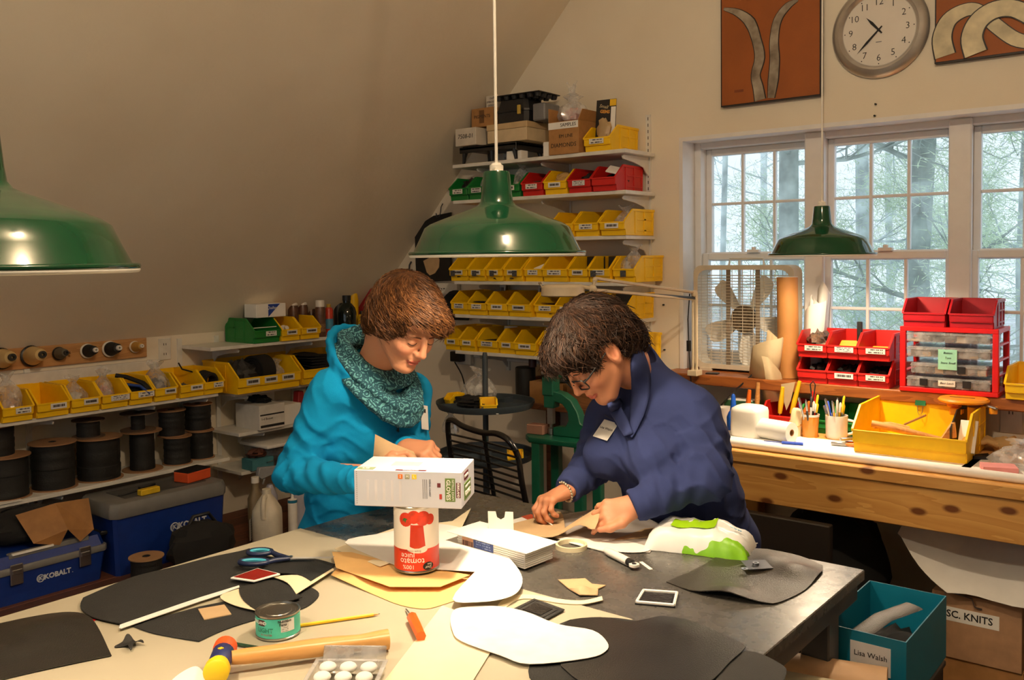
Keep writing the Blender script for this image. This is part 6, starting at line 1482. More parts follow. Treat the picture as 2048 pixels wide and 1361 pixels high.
patch_poly(cn, 'printed_glass', juice, CR, [(-.017, .058), (.022, .058), (.016, .118), (-.014, .118)] , .0006)
patch_poly(cn, 'printed_glass_rim', can_white, CR, outline([(-.022, .056), (-.004, .050), (.016, .050), (.026, .056), (.024, .066), (.006, .061), (-.006, .061), (-.02, .066)], 3), .0008)
for x_, z_, r_ in ((-.026, .130, .017), (-.006, .136, .016), (.016, .132, .018), (.034, .128, .013)):
 patch_poly(cn, 'printed_tomato', tomato, CR, [(x_ + r_ * math.cos(a), z_ + r_ * math.sin(a)) for a in np.linspace(0, 2 * PI, 16, endpoint=False)], .0009)
patch_poly(cn, 'printed_stalk', mat('stalk_green', (50, 96, 36), .5), CR, [(-.034, .124), (-.030, .128), (-.026, .122), (-.024, .129), (-.02, .131), (-.028, .134), (-.032, .132)], .0012)
wrap_text(cn, 'tomato', .021, WHITE_INK, CR + .001, ca - .012 / CR, .030, flip=True)
wrap_text(cn, 'juice', .019, WHITE_INK, CR + .001, ca - .022 / CR, .043, flip=True)
wrap_text(cn, '100%', .014, WHITE_INK, CR + .001, ca - .020 / CR, .0165, flip=True)
wrap_text(cn, 'from concentrate', .008, mat('dark_print', (90, 30, 20), .6), CR + .001, ca - .018 / CR, .0545, flip=True)
patch_poly(cn, 'brand_badge', INK, CR, [(.028 + .014 * math.cos(a), .016 + .010 * math.sin(a)) for a in np.linspace(0, 2 * PI, 20, endpoint=False)], .0008)
wrap_text(cn, 'Shur', .010, WHITE_INK, CR + .0013, ca + .028 / CR, .0135, flip=True)
wrap_text(cn, 'fine', .008, WHITE_INK, CR + .0013, ca + .031 / CR, .0205, flip=True)
gb = thing('glove_box', 'white glove box lying across the top of the tomato can', 'box', (-1.577, 1.589, TZ + .180), math.radians(29.3))
GBM = mat('glove_box_card', (206, 210, 222), .4, var=.03); GTOP = mat('glove_box_top', (232, 234, 240), .4, var=.02)
GW, GD, GH = .262, .148, .087
obj('box_body', MB().box((-GW/2, -GD/2, 0), (GW/2, GD/2, GH)), GBM, gb, bevel=.0015)
obj('top_opening', MB().box((-.055, -.02, GH), (.015, .02, GH + .0006)), mat('tissue_slot', (226, 214, 176), .7), gb)
OLIVE = mat('olive_print', (88, 116, 50), .5); MAROON = mat('maroon_print', (92, 26, 34), .5); GREYT = mat('grey_print', (110, 112, 120), .6)
fy_ = -GD/2 - .0006
RV = (PI/2, PI/2, 0)
def front_patch(x0, x1, z0, z1, m, nm='printed_patch', off=0.0): return obj(nm, MB().box((x0, -GD/2 - .0009 - off, z0), (x1, -GD/2, z1)), m, gb)
front_patch(.092, .116, .017, .072, OLIVE, 'printed_badge')
text('NITRILE EXAM', .0078, WHITE_INK, gb, (.1105, fy_ - .0006, .0445), RV)
text('GLOVES', .0135, WHITE_INK, gb, (.0995, fy_ - .0006, .0445), RV, bold=.0003)
front_patch(.1185, .1290, .026, .062, MAROON, 'brand_patch')
text('KIRKLAND', .0072, WHITE_INK, gb, (.1237, fy_ - .0006, .044), RV, bold=.0003)
text('SIZING CHART', .0062, GREYT, gb, (.055, fy_, .048), RV)
for k in range(3): front_patch(.038 + k * .0045, .0392 + k * .0045, .022, .068, GREYT, 'printed_line')
for k, (c, s_) in enumerate((((226, 120, 40), 'S'), ((150, 150, 120), 'M'), ((236, 200, 40), 'L'))):
 front_patch(-.022 + k * .017, -.011 + k * .017, .068, .079, mat('size_square_%d' % k, c, .5), 'size_square')
 text(s_, .009, WHITE_INK, gb, (-.0165 + k * .017, fy_ - .0006, .0735), (PI/2, 0, 0))
front_patch(.073, .081, .050, .060, MAROON, 'printed_mark'); front_patch(.078, .084, .022, .034, mat('red_print', None), 'printed_mark')
for k in range(5): front_patch(-.10 + k * .02, -.094 + k * .02, .014, .064, mat('ghost_print', (214, 214, 222), .5), 'printed_glove_finger')
for k in range(16): front_patch(-GW/2 + .006, -GW/2 + .007, .006 + k * .005, .0085 + k * .005, GREYT, 'perforation')
sx_ = GW/2 + .0006
obj('end_badge', MB().box((GW/2, -.045, .012), (GW/2 + .0009, .028, .052)), OLIVE, gb)
text('NITRILE EXAM', .0085, WHITE_INK, gb, (sx_ + .0006, -.008, .042), (PI/2, 0, PI/2))
text('GLOVES', .016, WHITE_INK, gb, (sx_ + .0006, -.008, .026), (PI/2, 0, PI/2), bold=.0004)
obj('end_brand', MB().box((GW/2, -.045, .060), (GW/2 + .0009, .002, .078)), MAROON, gb)
text('KIRKLAND', .0085, WHITE_INK, gb, (sx_ + .0006, -.0215, .069), (PI/2, 0, PI/2), bold=.0003)
obj('top_brand', MB().box((-.03, -.072, GH), (.045, -.062, GH + .0006)), MAROON, gb)
text('KIRKLAND', .008, WHITE_INK, gb, (.0075, -.067, GH + .0009), (0, 0, 0), bold=.0003)
obj('corner_badge', MB().box((-.127, -.07, GH), (-.085, -.045, GH + .0006)), mat('green_grey_print', (140, 156, 120), .5), gb)
text('LG', .014, WHITE_INK, gb, (-.106, -.0575, GH + .0009), (0, 0, 0), bold=.0004)
cs = thing('card_stack', 'stack of folded white cards with a notched tab under the lamp', 'cards', (-1.487, 1.815, TZ + .0), math.radians(-4))
for k in range(8):
 obj('card', MB().box((-.118 + .002 * math.sin(k * 2.3), -.05, .002 + k * .0052), (.118 + .002 * math.sin(k * 3.1), .055 + .001 * (k % 3), .0058 + k * .0052)), PAPER, cs)
o = obj('top_card', MB().box((-.150, -.062, 0), (.132, .062, .0012)), PAPER, cs, loc=(0, .004, .044))
obj('notched_tab', MB().prism([(-.034, 0), (.034, 0), (.034, .050), (.013, .050), (.010, .034), (0, .028), (-.010, .034), (-.013, .050), (-.034, .050)], -.0008, .0008, 'y'), PAPER, cs, loc=(-.055, .05, .044), rot=(.1, 0, .6))
obj('barcode', MB().box((-.10, -.0512, .010), (-.06, -.0502, .040)), print_label('barcode_print', (200, 150, 120), (70, 30, 30), 1, 9.1, .55, .02), cs)
obj('blue_panel', MB().box((-.058, -.0512, .008), (.012, -.0502, .040)), print_label('blue_card_print', (50, 70, 130), (150, 170, 210), 5, 3.3, .5), cs)
for k in range(8):
 obj('card_fold', MB().cyl((.118, -.05, .004 + k * .0052), (.118, .055, .004 + k * .0052), .0024, seg=6), PAPER, cs)
MAGZ = mat('printed_magazine_sheet', (196, 190, 186), .4, var=.25, scale=7, detail=6, c2=(150, 140, 130), stretch=(1, 3, 1))
sheet('magazine_sheet', 'glossy printed sheet with grey swirls under the tan leather', 'paper', [p + (1,) for p in [(-1.663, 2.043), (-1.499, 2.401), (-1.278, 2.288), (-1.196, 2.061), (-1.273, 2.025), (-1.467, 2.01)]], MAGZ, TZ - .003, .001, None, .05)
sheet('paper_pattern', 'white crescent paper along the front of the printed sheet', 'paper', [(-1.482, 2.021), (-1.405, 2.045), (-1.328, 2.101), (-1.221, 2.094)] + [(-1.207, 2.054), (-1.259, 2.015), (-1.37, 1.995)], PAPER, TZ - .001, .001, None, .04)
sheet('colour_card', 'white card with grey and red bands by the woman in blue', 'card', [p + (1,) for p in [(-1.674, 2.047), (-1.654, 2.151), (-1.589, 2.122), (-1.582, 2.006)]], PAPER, TZ - .0015, .001, step=0)
sheet('colour_band', 'rusty red band on the card below her hand', 'card', [p + (1,) for p in [(-1.665, 2.117), (-1.658, 2.156), (-1.61, 2.132), (-1.608, 2.095)]], mat('rust_print', (170, 66, 40), .5), TZ + .0, .0006, step=0)
sheet('leather_scrap', 'pointed tan leather strip on the printed sheet', 'leather', [p + (1,) for p in [(-1.325, 2.081), (-1.309, 2.229), (-1.257, 2.292), (-1.232, 2.205)]], TAN, TZ - .001, .002, step=0)
ring = MB(); ring.lathe([(.036, 0), (.042, 0), (.042, .012), (.036, .012), (.036, 0)], 40)
tag(obj('tape_ring', ring, mat('ivory_ring', (226, 216, 182), .5), loc=(-1.385, 1.975, TZ - .004), smooth=30), 'ivory tape ring lying beside the card stack', 'tape')
t = thing('rotary_cutter', 'white handled edge tool with a round tip on the table', 'tool', (0, 0, 0))
ca_, cb_ = Vector((-1.28, 1.981, TZ + .008)), Vector((-1.165, 1.93, TZ + .008))
obj('handle', MB().tube([ca_, ca_ + (cb_ - ca_) * .15, ca_ + (cb_ - ca_) * .8], [.008, .0105, .0105], 12), WCAP, t, smooth=50)
obj('collar', MB().cyl(tuple(ca_ + (cb_ - ca_) * .8), tuple(ca_ + (cb_ - ca_) * .93), .0095, seg=12), BLACK_PLASTIC, t)
obj('wheel', MB().lathe([(.0, 0), (.013, 0), (.013, .006), (0, .006)], 20, M=Matrix.Translation(cb_ + Vector((0, 0, -.004)))), WCAP, t)
obj('wheel_pin', MB().lathe([(.0, 0), (.006, 0), (.006, .001), (0, .001)], 14, M=Matrix.Translation(cb_ + Vector((0, 0, .002)))), DARK_STEEL, t)
tag(obj('needle', MB().cyl((-1.34, 2.00, TZ - .002), (-1.27, 1.985, TZ + .004), .002, seg=6), WCAP), 'thin white stylus tip lying beside the edge tool', 'tool')
tag(obj('paper_strip', MB().box((-.03, -.0045, 0), (.03, .0045, .001)), PAPER, loc=(-1.155, 1.97, TZ - .004), rot=(0, 0, -.6)), 'tiny white strip beside the edge tool', 'paper')
t = thing('wipes_pack', 'white and lime green soft wipes package on the table', 'package', (-1.115, 2.185, TZ - .004), math.radians(14))
n1_, n2_ = 30, 18; v = []; f = []
def wz(u, w):
 e = (1 - abs(u) ** 4) * (1 - abs(w) ** 3.0)
 return .062 * max(e, 0) ** .5 + .016 * noise.noise(Vector((u * 3, w * 2, 1.7)))* e + .007 * abs(noise.noise(Vector((u * 7, w * 5, .7)))) * e
top = []; bot = []
for i in range(n1_ + 1):
 for j in range(n2_ + 1):
  u, w = -1 + 2 * i / n1_, -1 + 2 * j / n2_
  x = .135 * u + .008 * noise.noise(Vector((w * 4, u, 3))); y = .075 * w * (1 + .12 * abs(u) ** 2) + .006 * noise.noise(Vector((u * 4, 5, w)))
  top.append((x, y, wz(u, w) + .003)); bot.append((x, y, .001))
N_ = n2_ + 1
ft = [(i*N_ + j, (i+1)*N_ + j, (i+1)*N_ + j + 1, i*N_ + j + 1) for i in range(n1_) for j in range(n2_)]
mb = MB(); mb.add(top, ft); o0 = len(top)
mb.add(bot, [tuple(reversed(q_)) for q_ in ft])
per = [i*N_ for i in range(n1_ + 1)] + [n1_*N_ + j for j in range(1, N_)] + [i*N_ + n2_ for i in range(n1_ - 1, -1, -1)] + [j for j in range(n2_ - 1, 0, -1)]
for a, b in zip(per, per[1:] + per[:1]): mb.f.append([a, b, b + o0, a + o0]); mb.mi.append(0)
def wipes_mat():
 m, nt, b = nodes_of('wipes_film')
 tc = nd(nt, 'ShaderNodeTexCoord'); sp = nd(nt, 'ShaderNodeSeparateXYZ'); nt.links.new(tc.outputs['Object'], sp.inputs[0])
 nz = nd(nt, 'ShaderNodeTexNoise'); nz.inputs['Scale'].default_value = 14; nt.links.new(tc.outputs['Object'], nz.inputs['Vector'])
 a = nd(nt, 'ShaderNodeMath', operation='MULTIPLY_ADD'); a.inputs[1].default_value = .05; nt.links.new(nz.outputs['Fac'], a.inputs[0]); nt.links.new(sp.outputs['Y'], a.inputs[2])
 x1 = nd(nt, 'ShaderNodeMath', operation='MULTIPLY_ADD'); x1.inputs[1].default_value = -.22; nt.links.new(sp.outputs['X'], x1.inputs[0]); nt.links.new(a.outputs[0], x1.inputs[2])
 cr = nd(nt, 'ShaderNodeValToRGB'); cr.color_ramp.interpolation = 'CONSTANT'
 mr = nd(nt, 'ShaderNodeMapRange'); mr.inputs['From Min'].default_value = -.1; mr.inputs['From Max'].default_value = .12
 nt.links.new(x1.outputs[0], mr.inputs['Value']); nt.links.new(mr.outputs[0], cr.inputs['Fac'])
 cr.color_ramp.elements[0].color = rgb(128, 190, 30); cr.color_ramp.elements[1].position = .24; cr.color_ramp.elements[1].color = rgb(236, 238, 234)
 nt.links.new(cr.outputs['Color'], b.inputs['Base Color']); b.inputs['Roughness'].default_value = .35
 return m
obj('film_pack', mb, wipes_mat(), t, smooth=60)
lp = MB()
lpv = [(x, y, wz(x / .135, y / .075) + .0065) for x, y in [(-.07 + .115 * i / 6, -.042 + .055 * j / 3) for i in range(7) for j in range(4)]]
lp.add(lpv, [(i*4 + j, (i+1)*4 + j, (i+1)*4 + j + 1, i*4 + j + 1) for i in range(6) for j in range(3)])
obj('peel_label', lp, mat('lime_label', (158, 208, 24), .4), t, smooth=60)
obj('brand_patch', MB().box((.058, -.02, .0), (.085, .0, .003)), MAROON, t, loc=(0, 0, .062), rot=(0, .2, .5))
text('wipes', .014, mat('teal_print', (60, 150, 190), .5), t, (.095, -.01, .062), (.15, .4, .35))
bh = [bump(*(-0.896, 1.887), .06, .022), bump(*(-0.838, 2.134), .05, .018), bump(*(-0.918, 2.189), .05, .008)]
sheet('leather_hide', 'dark brown grained leather piece at the table corner', 'leather', [(-1.056, 1.895, 1)] + [(-1.041, 2.037)] + [p + (1,) for p in [(-1.046, 2.224), (-0.963, 2.264)]] + [(-0.874, 2.26)] + [p + (1,) for p in [(-0.802, 2.224), (-0.787, 2.18)]] + [(-0.776, 2.043), (-0.788, 1.949)] + [(-0.8, 1.911, 1)] + [(-0.862, 1.878), (-0.955, 1.869)], BROWN_HIDE, TZ - .003, .002, lambda x, y: sum(b(x, y) for b in bh), .02)
t = thing('buckle_plate', 'small square metal plate with a snap on the brown hide', 'hardware', (0, 0, TZ + .006))
obj('plate', MB().prism([(-0.971, 2.115), (-0.923, 2.156), (-0.881, 2.109), (-0.925, 2.063)], 0, .002, 'z'), mat('dark_plate', (74, 76, 84), .35, .6), t, bevel=.001)
sx2, sy2 = (-0.925, 2.105)
obj('snap', MB().lathe([(.0, 0), (.008, 0), (.008, .006), (.004, .006), (.004, .004), (0, .004)], 16, M=Matrix.Translation((sx2, sy2, .002))), STEEL, t)
sx2, sy2 = (-0.933, 2.059)
tag(obj('washer', MB().lathe([(.003, 0), (.009, 0), (.009, .0015), (.003, .0015), (.003, 0)], 18), STEEL, loc=(sx2, sy2, TZ + .009)), 'small steel washer on the brown hide', 'washer')
t = thing('framed_tile', 'small black tile with cream edge strips on the grey table', 'tile', (0, 0, TZ - .004))
q = [(-1.069, 1.808), (-0.996, 1.843), (-0.963, 1.767), (-1.044, 1.732)]
c_ = np.mean(np.array(q), axis=0)
obj('base', MB().prism(q, 0, .004, 'z'), BLACK_PLASTIC, t)
obj('panel', MB().prism([tuple(c_ + (np.array(p) - c_) * .74) for p in q], .004, .006, 'z'), mat('tooled_black', (30, 28, 27), .35, bump=1.0, bscale=90), t)
for a, b in ((0, 3), (1, 2), (3, 2), (0, 1)):
 p0, p1 = np.array(q[a]) * .93 + c_ * .07, np.array(q[b]) * .93 + c_ * .07
 obj('edge_strip', MB().tube([(p0[0], p0[1], .006), (p1[0], p1[1], .006)], .0035, 6), PAPER, t)
sheet('leather_scrap', 'curled tan suede scrap on the grey table', 'leather', [p + (1,) for p in [(-1.267, 1.751), (-1.221, 1.797), (-1.187, 1.776), (-1.156, 1.788), (-1.158, 1.758), (-1.136, 1.723), (-1.167, 1.696), (-1.212, 1.717)]], TAN, TZ - .004, .002, lambda x, y: bump(*(-1.176, 1.72), .02, .014)(x, y) + .002, .008)
sheet('leather_strip', 'curving cream leather strip beside the tooled black card', 'leather strip', [(-1.278, 1.539), (-1.287, 1.592), (-1.258, 1.628), (-1.176, 1.651), (-1.139, 1.675)] + [p + (1,) for p in [(-1.122, 1.718), (-1.107, 1.699)]] + [(-1.13, 1.653), (-1.173, 1.628), (-1.243, 1.609), (-1.262, 1.58), (-1.252, 1.522)], CREAM_P, TZ + .001, .0015, step=0)
t = thing('tooled_card', 'black tooled leather card with a stamped border by the paper pattern', 'leather', (0, 0, TZ + .003))
q = [(-1.231, 1.522), (-1.231, 1.609), (-1.139, 1.598), (-1.138, 1.517)]
c_ = np.mean(np.array(q), axis=0)
obj('card', MB().prism(q, 0, .003, 'z'), BLACK_LEATHER, t, bevel=.0008)
inn = [tuple(c_ + (np.array(p) - c_) * .78) for p in q]
for a, b in ((0, 1), (1, 2), (2, 3), (3, 0)):
 obj('stamped_line', MB().tube([inn[a] + (.003,), inn[b] + (.003,)], .0012, 6), mat('tooled_black', None), t)
obj('tooling', MB().prism([tuple(c_ + (np.array(p) - c_) * .55) for p in q], .003, .0045, 'z'), mat('tooled_black', None), t)
sheet('leather_hide', 'large black grained leather panel at the bottom edge of the picture', 'leather', [(-1.097, 1.543), (-1.055, 1.608), (-0.989, 1.624)] + [(-0.95, 1.687, 1)] + [(-0.88, 1.699), (-0.804, 1.681), (-0.757, 1.663), (-0.746, 1.643), (-0.743, 1.574), (-0.739, 1.464), (-0.794, 1.365), (-0.897, 1.333)] + [(-0.986, 1.369, 1)] + [(-1.051, 1.453)], GLOSS_LEATHER, TZ + .0035, .002, lambda x, y: bump(*(-0.909, 1.646), .06, .008)(x, y), .025)
sheet('leather_hide', 'black leather piece tucked under the white sole pattern', 'leather', [(-1.043, 1.348), (-1.107, 1.535), (-1.05, 1.619), (-0.968, 1.646), (-0.917, 1.64), (-0.882, 1.443), (-0.878, 1.335), (-0.973, 1.287)], BLACK_SUEDE, TZ + .0005, .002, None, .04)
sheet('leather_hide', 'black leather offcut hanging at the table edge by the paper rolls', 'leather', [(-0.75, 1.547), (-0.74, 1.645), (-0.669, 1.63), (-0.642, 1.594), (-0.632, 1.498), (-0.697, 1.438)], BLACK_LEATHER, TZ + .0005, .002, None, .04)
RZ = .66
for k, (px, m_, lab) in enumerate(((([(-0.835, 2.128), (-0.634, 2.178)]), mat('peach_paper', (230, 190, 150), .6), 'peach paper roll sticking out beside the table'), (([(-0.827, 2.016), (-0.656, 2.052)]), CREAM_P, 'cream paper roll sticking out beside the table'))):
 (xa, ya), (xb, yb) = px
 d = Vector((xb - xa, yb - ya, 0)).normalized(); a = Vector((xb, yb, RZ)) - d * .55; b = Vector((xb, yb, RZ))
 t = thing('paper_roll', lab, 'paper roll', tuple(a), group='paper rolls beside the table')
 q = d.to_track_quat('Z', 'Y').to_matrix().to_4x4()
 obj('outer_turn', MB().lathe([(.040, 0), (.042, 0), (.042, .55), (.040, .55), (.040, 0)], 28, M=q), m_, t, smooth=40)
 obj('inner_turn', MB().lathe([(.028, 0.01), (.030, 0.01), (.030, .545), (.028, .545), (.028, 0.01)], 24, M=q), m_, t, smooth=40)
t = thing('roll_crate', 'dark wooden crate under the paper rolls beside the table', 'crate', (-.64, 1.95, 0))
for k in range(5): obj('slat', MB().box((-.10, -.18, .05 + k * .11), (.22, -.165, .14 + k * .11)), PLAT[1], t)
for k in range(5): obj('slat', MB().box((-.10, .085, .05 + k * .11), (.22, .10, .14 + k * .11)), PLAT[1], t)
obj('deck', MB().box((-.10, -.18, .585), (.22, .10, .6)), PLAT[1], t)
tb = thing('shoe_box', 'teal open box with a name sticker beside the table corner', 'box', (-.705, 2.41, .59), math.radians(0))
TEAL = mat('teal_box_card', (0, 108, 136), .5, var=.04)
w_, d_, h_ = .20, .37, .165
mb = MB(); th = .003
mb.box((-w_/2, -d_/2, 0), (w_/2, d_/2, th)); mb.box((-w_/2, -d_/2, th), (-w_/2 + th, d_/2, h_)); mb.box((w_/2 - th, -d_/2, th), (w_/2, d_/2, h_)); mb.box((-w_/2 + th, -d_/2, th), (w_/2 - th, -d_/2 + th, h_)); mb.box((-w_/2 + th, d_/2 - th, th), (w_/2 - th, d_/2, h_))
obj('box_body', mb, TEAL, tb)
st_ = obj('name_sticker', MB().box((-.03, -d_/2 - .001, .070), (.065, -d_/2, .140)), mat('white_sticker', (214, 214, 216), .5), tb, bevel=.0)
text('Lisa Walsh', .018, INK, tb, (.018, -d_/2 - .0014, .112), (PI/2, 0, 0))
obj('finger_hole', MB().torus(.014, .002, 20, 6, Matrix.Translation((-.075, -d_/2 - .001, .085)) @ Matrix.Rotation(PI/2, 4, 'X')), STEEL, tb)
tag(obj('leather_strap', MB().tube([(-.755, 2.30, .70), (-.71, 2.40, .735), (-.66, 2.50, .745)], .028, 8, flat=.12, up=(0, 0, 1)), BROWN_HIDE, smooth=60), 'dark brown strap lying across the inside of the teal box', 'strap')
tag(obj('leather_scraps', blob_mesh('leather_scraps', (.085, .15, .05), .3, 6, 120), mat('black_canvas', None), loc=(-.705, 2.41, .594)), 'black scraps filling the teal box', 'leather')
ck = thing('box_stand', 'dark crate carrying the teal box beside the table', 'crate', (-.705, 2.41, 0))
obj('crate_body', MB().box((-.10, -.16, 0), (.10, .16, .575)), mat('dark_crate', (50, 42, 36), .7), ck, bevel=.003)
obj('crate_lid', MB().box((-.105, -.165, .575), (.105, .165, .589)), mat('dark_crate', None), ck, bevel=.002)
# ================================================================ chair, tray cart, press, ledge, pictures, clock
BT = mat('black_tube_gloss', (16, 16, 17), .2, coat=.4)
ch = thing('strap_chair', 'black tubular chair with stretched black straps behind the table', 'chair', (-2.57, 3.02, 0), math.radians(-10))
BK = [(-.225, .06, .46), (-.232, .0, .72), (-.225, -.03, .90), (-.19, -.04, .945), (-.10, -.035, .925), (.02, -.03, .915), (.12, -.035, .925), (.19, -.03, .905), (.225, -.01, .84), (.24, .0, .72), (.245, .06, .46)]
obj('back_frame', MB().tube(spline(BK, 5), .013, 10), BT, ch, smooth=60)
def back_y(z): return .06 + (-.03 - .06) * max(0, min(1, (z - .46) / .44)) 
for k in range(13):
 z = .50 + k * .031
 obj('strap', MB().tube([(-.23, back_y(z), z + .004), (0, back_y(z) + .012, z), (.235, back_y(z), z - .004)], .0085, 8, flat=.5), BT, ch, smooth=60)
obj('centre_strut', MB().tube([(.0, back_y(.5) + .022, .47), (.0, back_y(.7) + .022, .70), (.0, back_y(.92) + .02, .92)], .010, 8), BT, ch)
obj('seat_frame', MB().tube(spline([(-.225, .06, .46), (-.235, -.2, .45), (-.2, -.40, .455), (0, -.43, .46), (.2, -.40, .455), (.245, -.2, .45), (.245, .06, .46)], 4), .013, 10), BT, ch, smooth=60)
for k in range(12):
 y = .03 - k * .036
 obj('seat_strap', MB().tube([(-.23, y, .46), (0, y, .445), (.235, y, .46)], .0085, 8, flat=.5), BT, ch, smooth=60)
for x in (-.235, .24):
 obj('leg', MB().tube([(x, .06, .46), (x * 1.02, .12, 0)], .012, 10), BT, ch)
 obj('leg', MB().tube([(x * .9, -.38, .455), (x, -.40, 0)], .012, 10), BT, ch)
CT = mat('blue_grey_plastic_tray', (52, 62, 70), .45)
ct = thing('tray_cart', 'grey rotary tray cart with two round trays behind the chair', 'cart', (-2.93, 3.45, 0))
def tray(z, R):
 mb = MB(); mb.lathe([(.02, 0), (R - .02, 0), (R, .012), (R + .004, .035), (R + .010, .037), (R + .010, .028), (R - .002, .004)], 48)
 o = obj('tray', mb, CT, ct, loc=(0, 0, z), smooth=35)
 for k in range(5):
  a = k * 2 * PI / 5 + .3
  obj('tray_divider', MB().box((.03, -.002, .002), (R - .02, .002, .030)), CT, o, rot=(0, 0, a))
 return o
tray(.925, .235); tray(.67, .235); tray(.30, .235)
obj('column', MB().lathe([(.017, .06), (.017, .70), (.014, .70), (.014, 1.18), (.010, 1.20), (0, 1.20)], 16), CT, ct)
obj('hub', MB().lathe([(.03, .92), (.03, .95), (.018, .97)], 16).lathe([(.03, .66), (.03, .70), (.018, .72)], 16), CT, ct)
for k in range(5):
 a = k * 2 * PI / 5
 obj('foot', MB().tube([(0, 0, .08), (.12 * math.cos(a), .12 * math.sin(a), .06), (.22 * math.cos(a), .22 * math.sin(a), .025)], [.02, .018, .016], 8), CT, ct)
crumpled_bag(-3.03, 3.53, .935, 'clear zip bag of white parts on the upper round tray', (.10, .06, .085), 131, fill=PAPER)
for k, (x, y, z, w, rz) in enumerate(((-2.83, 3.36, .93, .075, .8), (-3.12, 3.38, .93, .06, -.3), (-2.72, 3.42, .675, .07, .7))):
 hopper_bin(x, y, z, rz, w, ['small yellow bin on the upper round tray', 'tiny yellow bin at the rim of the upper round tray', 'small yellow bin on the lower round tray'][k], YELLOW_BIN, 'small bins on the tray cart', H=.055, L=.08, sticker=None)
for k, (x, y, z, lab) in enumerate(((-2.87, 3.50, .93, 'white card strips lying on the upper round tray'), (-2.76, 3.36, .93, 'short white strip near the rim of the upper round tray'), (-2.98, 3.36, .675, 'white papers on the lower round tray'))):
 tag(obj('paper_strip', MB().box((-.06, -.015, 0), (.06, .015, .004)).box((-.05, -.03, .004), (.07, -.005, .007)), PAPER, loc=(x, y, z), rot=(.1, 0, .4 + k)), lab, 'paper')
heap(-2.98, 3.42, .932, .5, 'dark cloth scraps on the upper round tray', BLACK_CLOTH, (.10, .08, .03), 'cloth_heap', 133, 'cloth')
tag(obj('dark_bottle', MB().lathe([(.0, 0), (.022, 0), (.022, .06), (.012, .075), (.012, .1), (0, .1)], 14), mat('maroon_bottle', (60, 24, 34), .4), loc=(-3.0, 3.93, 1.075), smooth=40), 'dark maroon bottle on the ledge behind the tray column', 'bottle')
crumpled_bag(-3.055, 3.33, .80, 'clear bag hanging below the upper round tray', (.05, .03, .06), 135)
LEDGE = wood('ledge_wood', (92, 54, 30), (116, 70, 38), 'x', 4, .55)
t = thing('wall_ledge', 'brown wooden ledge on the back wall behind the tray cart', 'ledge', (-2.68, 3.99, .86))
obj('shelf_board', MB().box((-.42, -.13, 0), (.45, .105, .03)), LEDGE, t, bevel=.003)
obj('upright_board', MB().box((-.40, .06, .03), (.45, .105, .145)), LEDGE, t, bevel=.003)
obj('support', MB().box((-.3, .03, -.86), (-.26, .105, 0)), LEDGE, t)
obj('support', MB().box((.3, .03, -.86), (.34, .105, 0)), LEDGE, t)
t = thing('punch_block', 'wooden block holding steel punches on the ledge', 'tool block', (-2.56, 3.93, .89))
obj('block', MB().box((-.18, -.05, 0), (.18, .06, .12)), wood('punch_block_wood', (120, 78, 42), (140, 92, 52), 'x', 4, .6), t, bevel=.003)
for k in range(9):
 obj('punch', MB().cyl((-.15 + k * .035, (-.02, .02)[k % 2], .12), (-.15 + k * .035, (-.02, .02)[k % 2], .16 + .012 * (k % 3)), .008, seg=8), STEEL if k % 3 else DARK_STEEL, t)
for k in range(2):
 obj('tall_punch', MB().cyl((-.07 + k * .05, .0, .12), (-.07 + k * .05, 0, .215), .012, seg=8), BLACK_PLASTIC, t)
tag(obj('cloth_heap', blob_mesh('cloth_heap', (.10, .05, .035), .3, 5, 137), mat('dark_green_cloth', (34, 40, 30), .9), loc=(-2.83, 3.93, 1.007)), 'dark green cloth lying on the ledge beside the punch block', 'cloth')
tag(obj('tool_carton', MB().box((-.12, -.05, 0), (.10, .06, .115)), CARDBOARD, loc=(-2.865, 3.93, .89), bevel=.002), 'brown carton on the ledge below the dark green cloth', 'box')
tag(obj('black_canister', MB().lathe([(.0, 0), (.055, 0), (.055, .20), (.05, .205), (0, .205)], 20), BLACK_PLASTIC, loc=(-3.05, 3.93, .868), smooth=40), 'black round canister behind the tray column', 'canister')
tag(obj('conduit', MB().cyl((-3.55, 4.086, 1.09), (-2.25, 4.086, 1.055), .010, seg=10), WHITE_PAINT), 'white conduit running along the wall behind the tray cart', 'conduit')
o = thing('wall_outlet', 'white outlet box with a black charger beside the turquoise collar', 'outlet', (-3.62, WALL_Y, 1.09))
obj('plate', MB().box((-.06, -.04, -.055), (.06, 0, .055)), WHITE_PAINT, o, bevel=.004)
obj('charger', MB().box((-.06, -.09, -.035), (.02, -.04, .025)), BLACK_PLASTIC, o, bevel=.005)
tag(obj('charger_cord', MB().tube(spline([(-3.63, 4.0, 1.055), (-3.56, 3.98, .99), (-3.48, 3.92, .93), (-3.30, 3.75, .88), (-3.17, 3.5, .945)], 6), .004, 6), BLACK_PLASTIC, smooth=60), 'black charger cord drooping to the tray cart', 'cord')
tag(obj('hoop', MB().tube(spline([(-4.29, y_, z_) for y_, z_ in [(3.927, 1.175), (3.905, 1.289), (3.936, 1.381), (4.001, 1.426), (4.097, 1.438)]], 6), .012, 8), BT, smooth=60), 'black curved tube standing on the upper shelf behind the auburn hair', 'tube')
t = thing('stool', 'dark red round stool seat behind the turquoise jacket', 'stool', (-2.62, 2.55, 0))
obj('seat', MB().lathe([(.0, .80), (.10, .80), (.115, .82), (.11, .85), (.0, .86)], 28), mat('maroon_vinyl', (110, 22, 26), .4), t, smooth=50)
for k in range(3):
 a = k * 2 * PI / 3; obj('leg', MB().cyl((.05 * math.cos(a), .05 * math.sin(a), .80), (.16 * math.cos(a), .16 * math.sin(a), 0), .012, seg=8), DARK_STEEL, t)
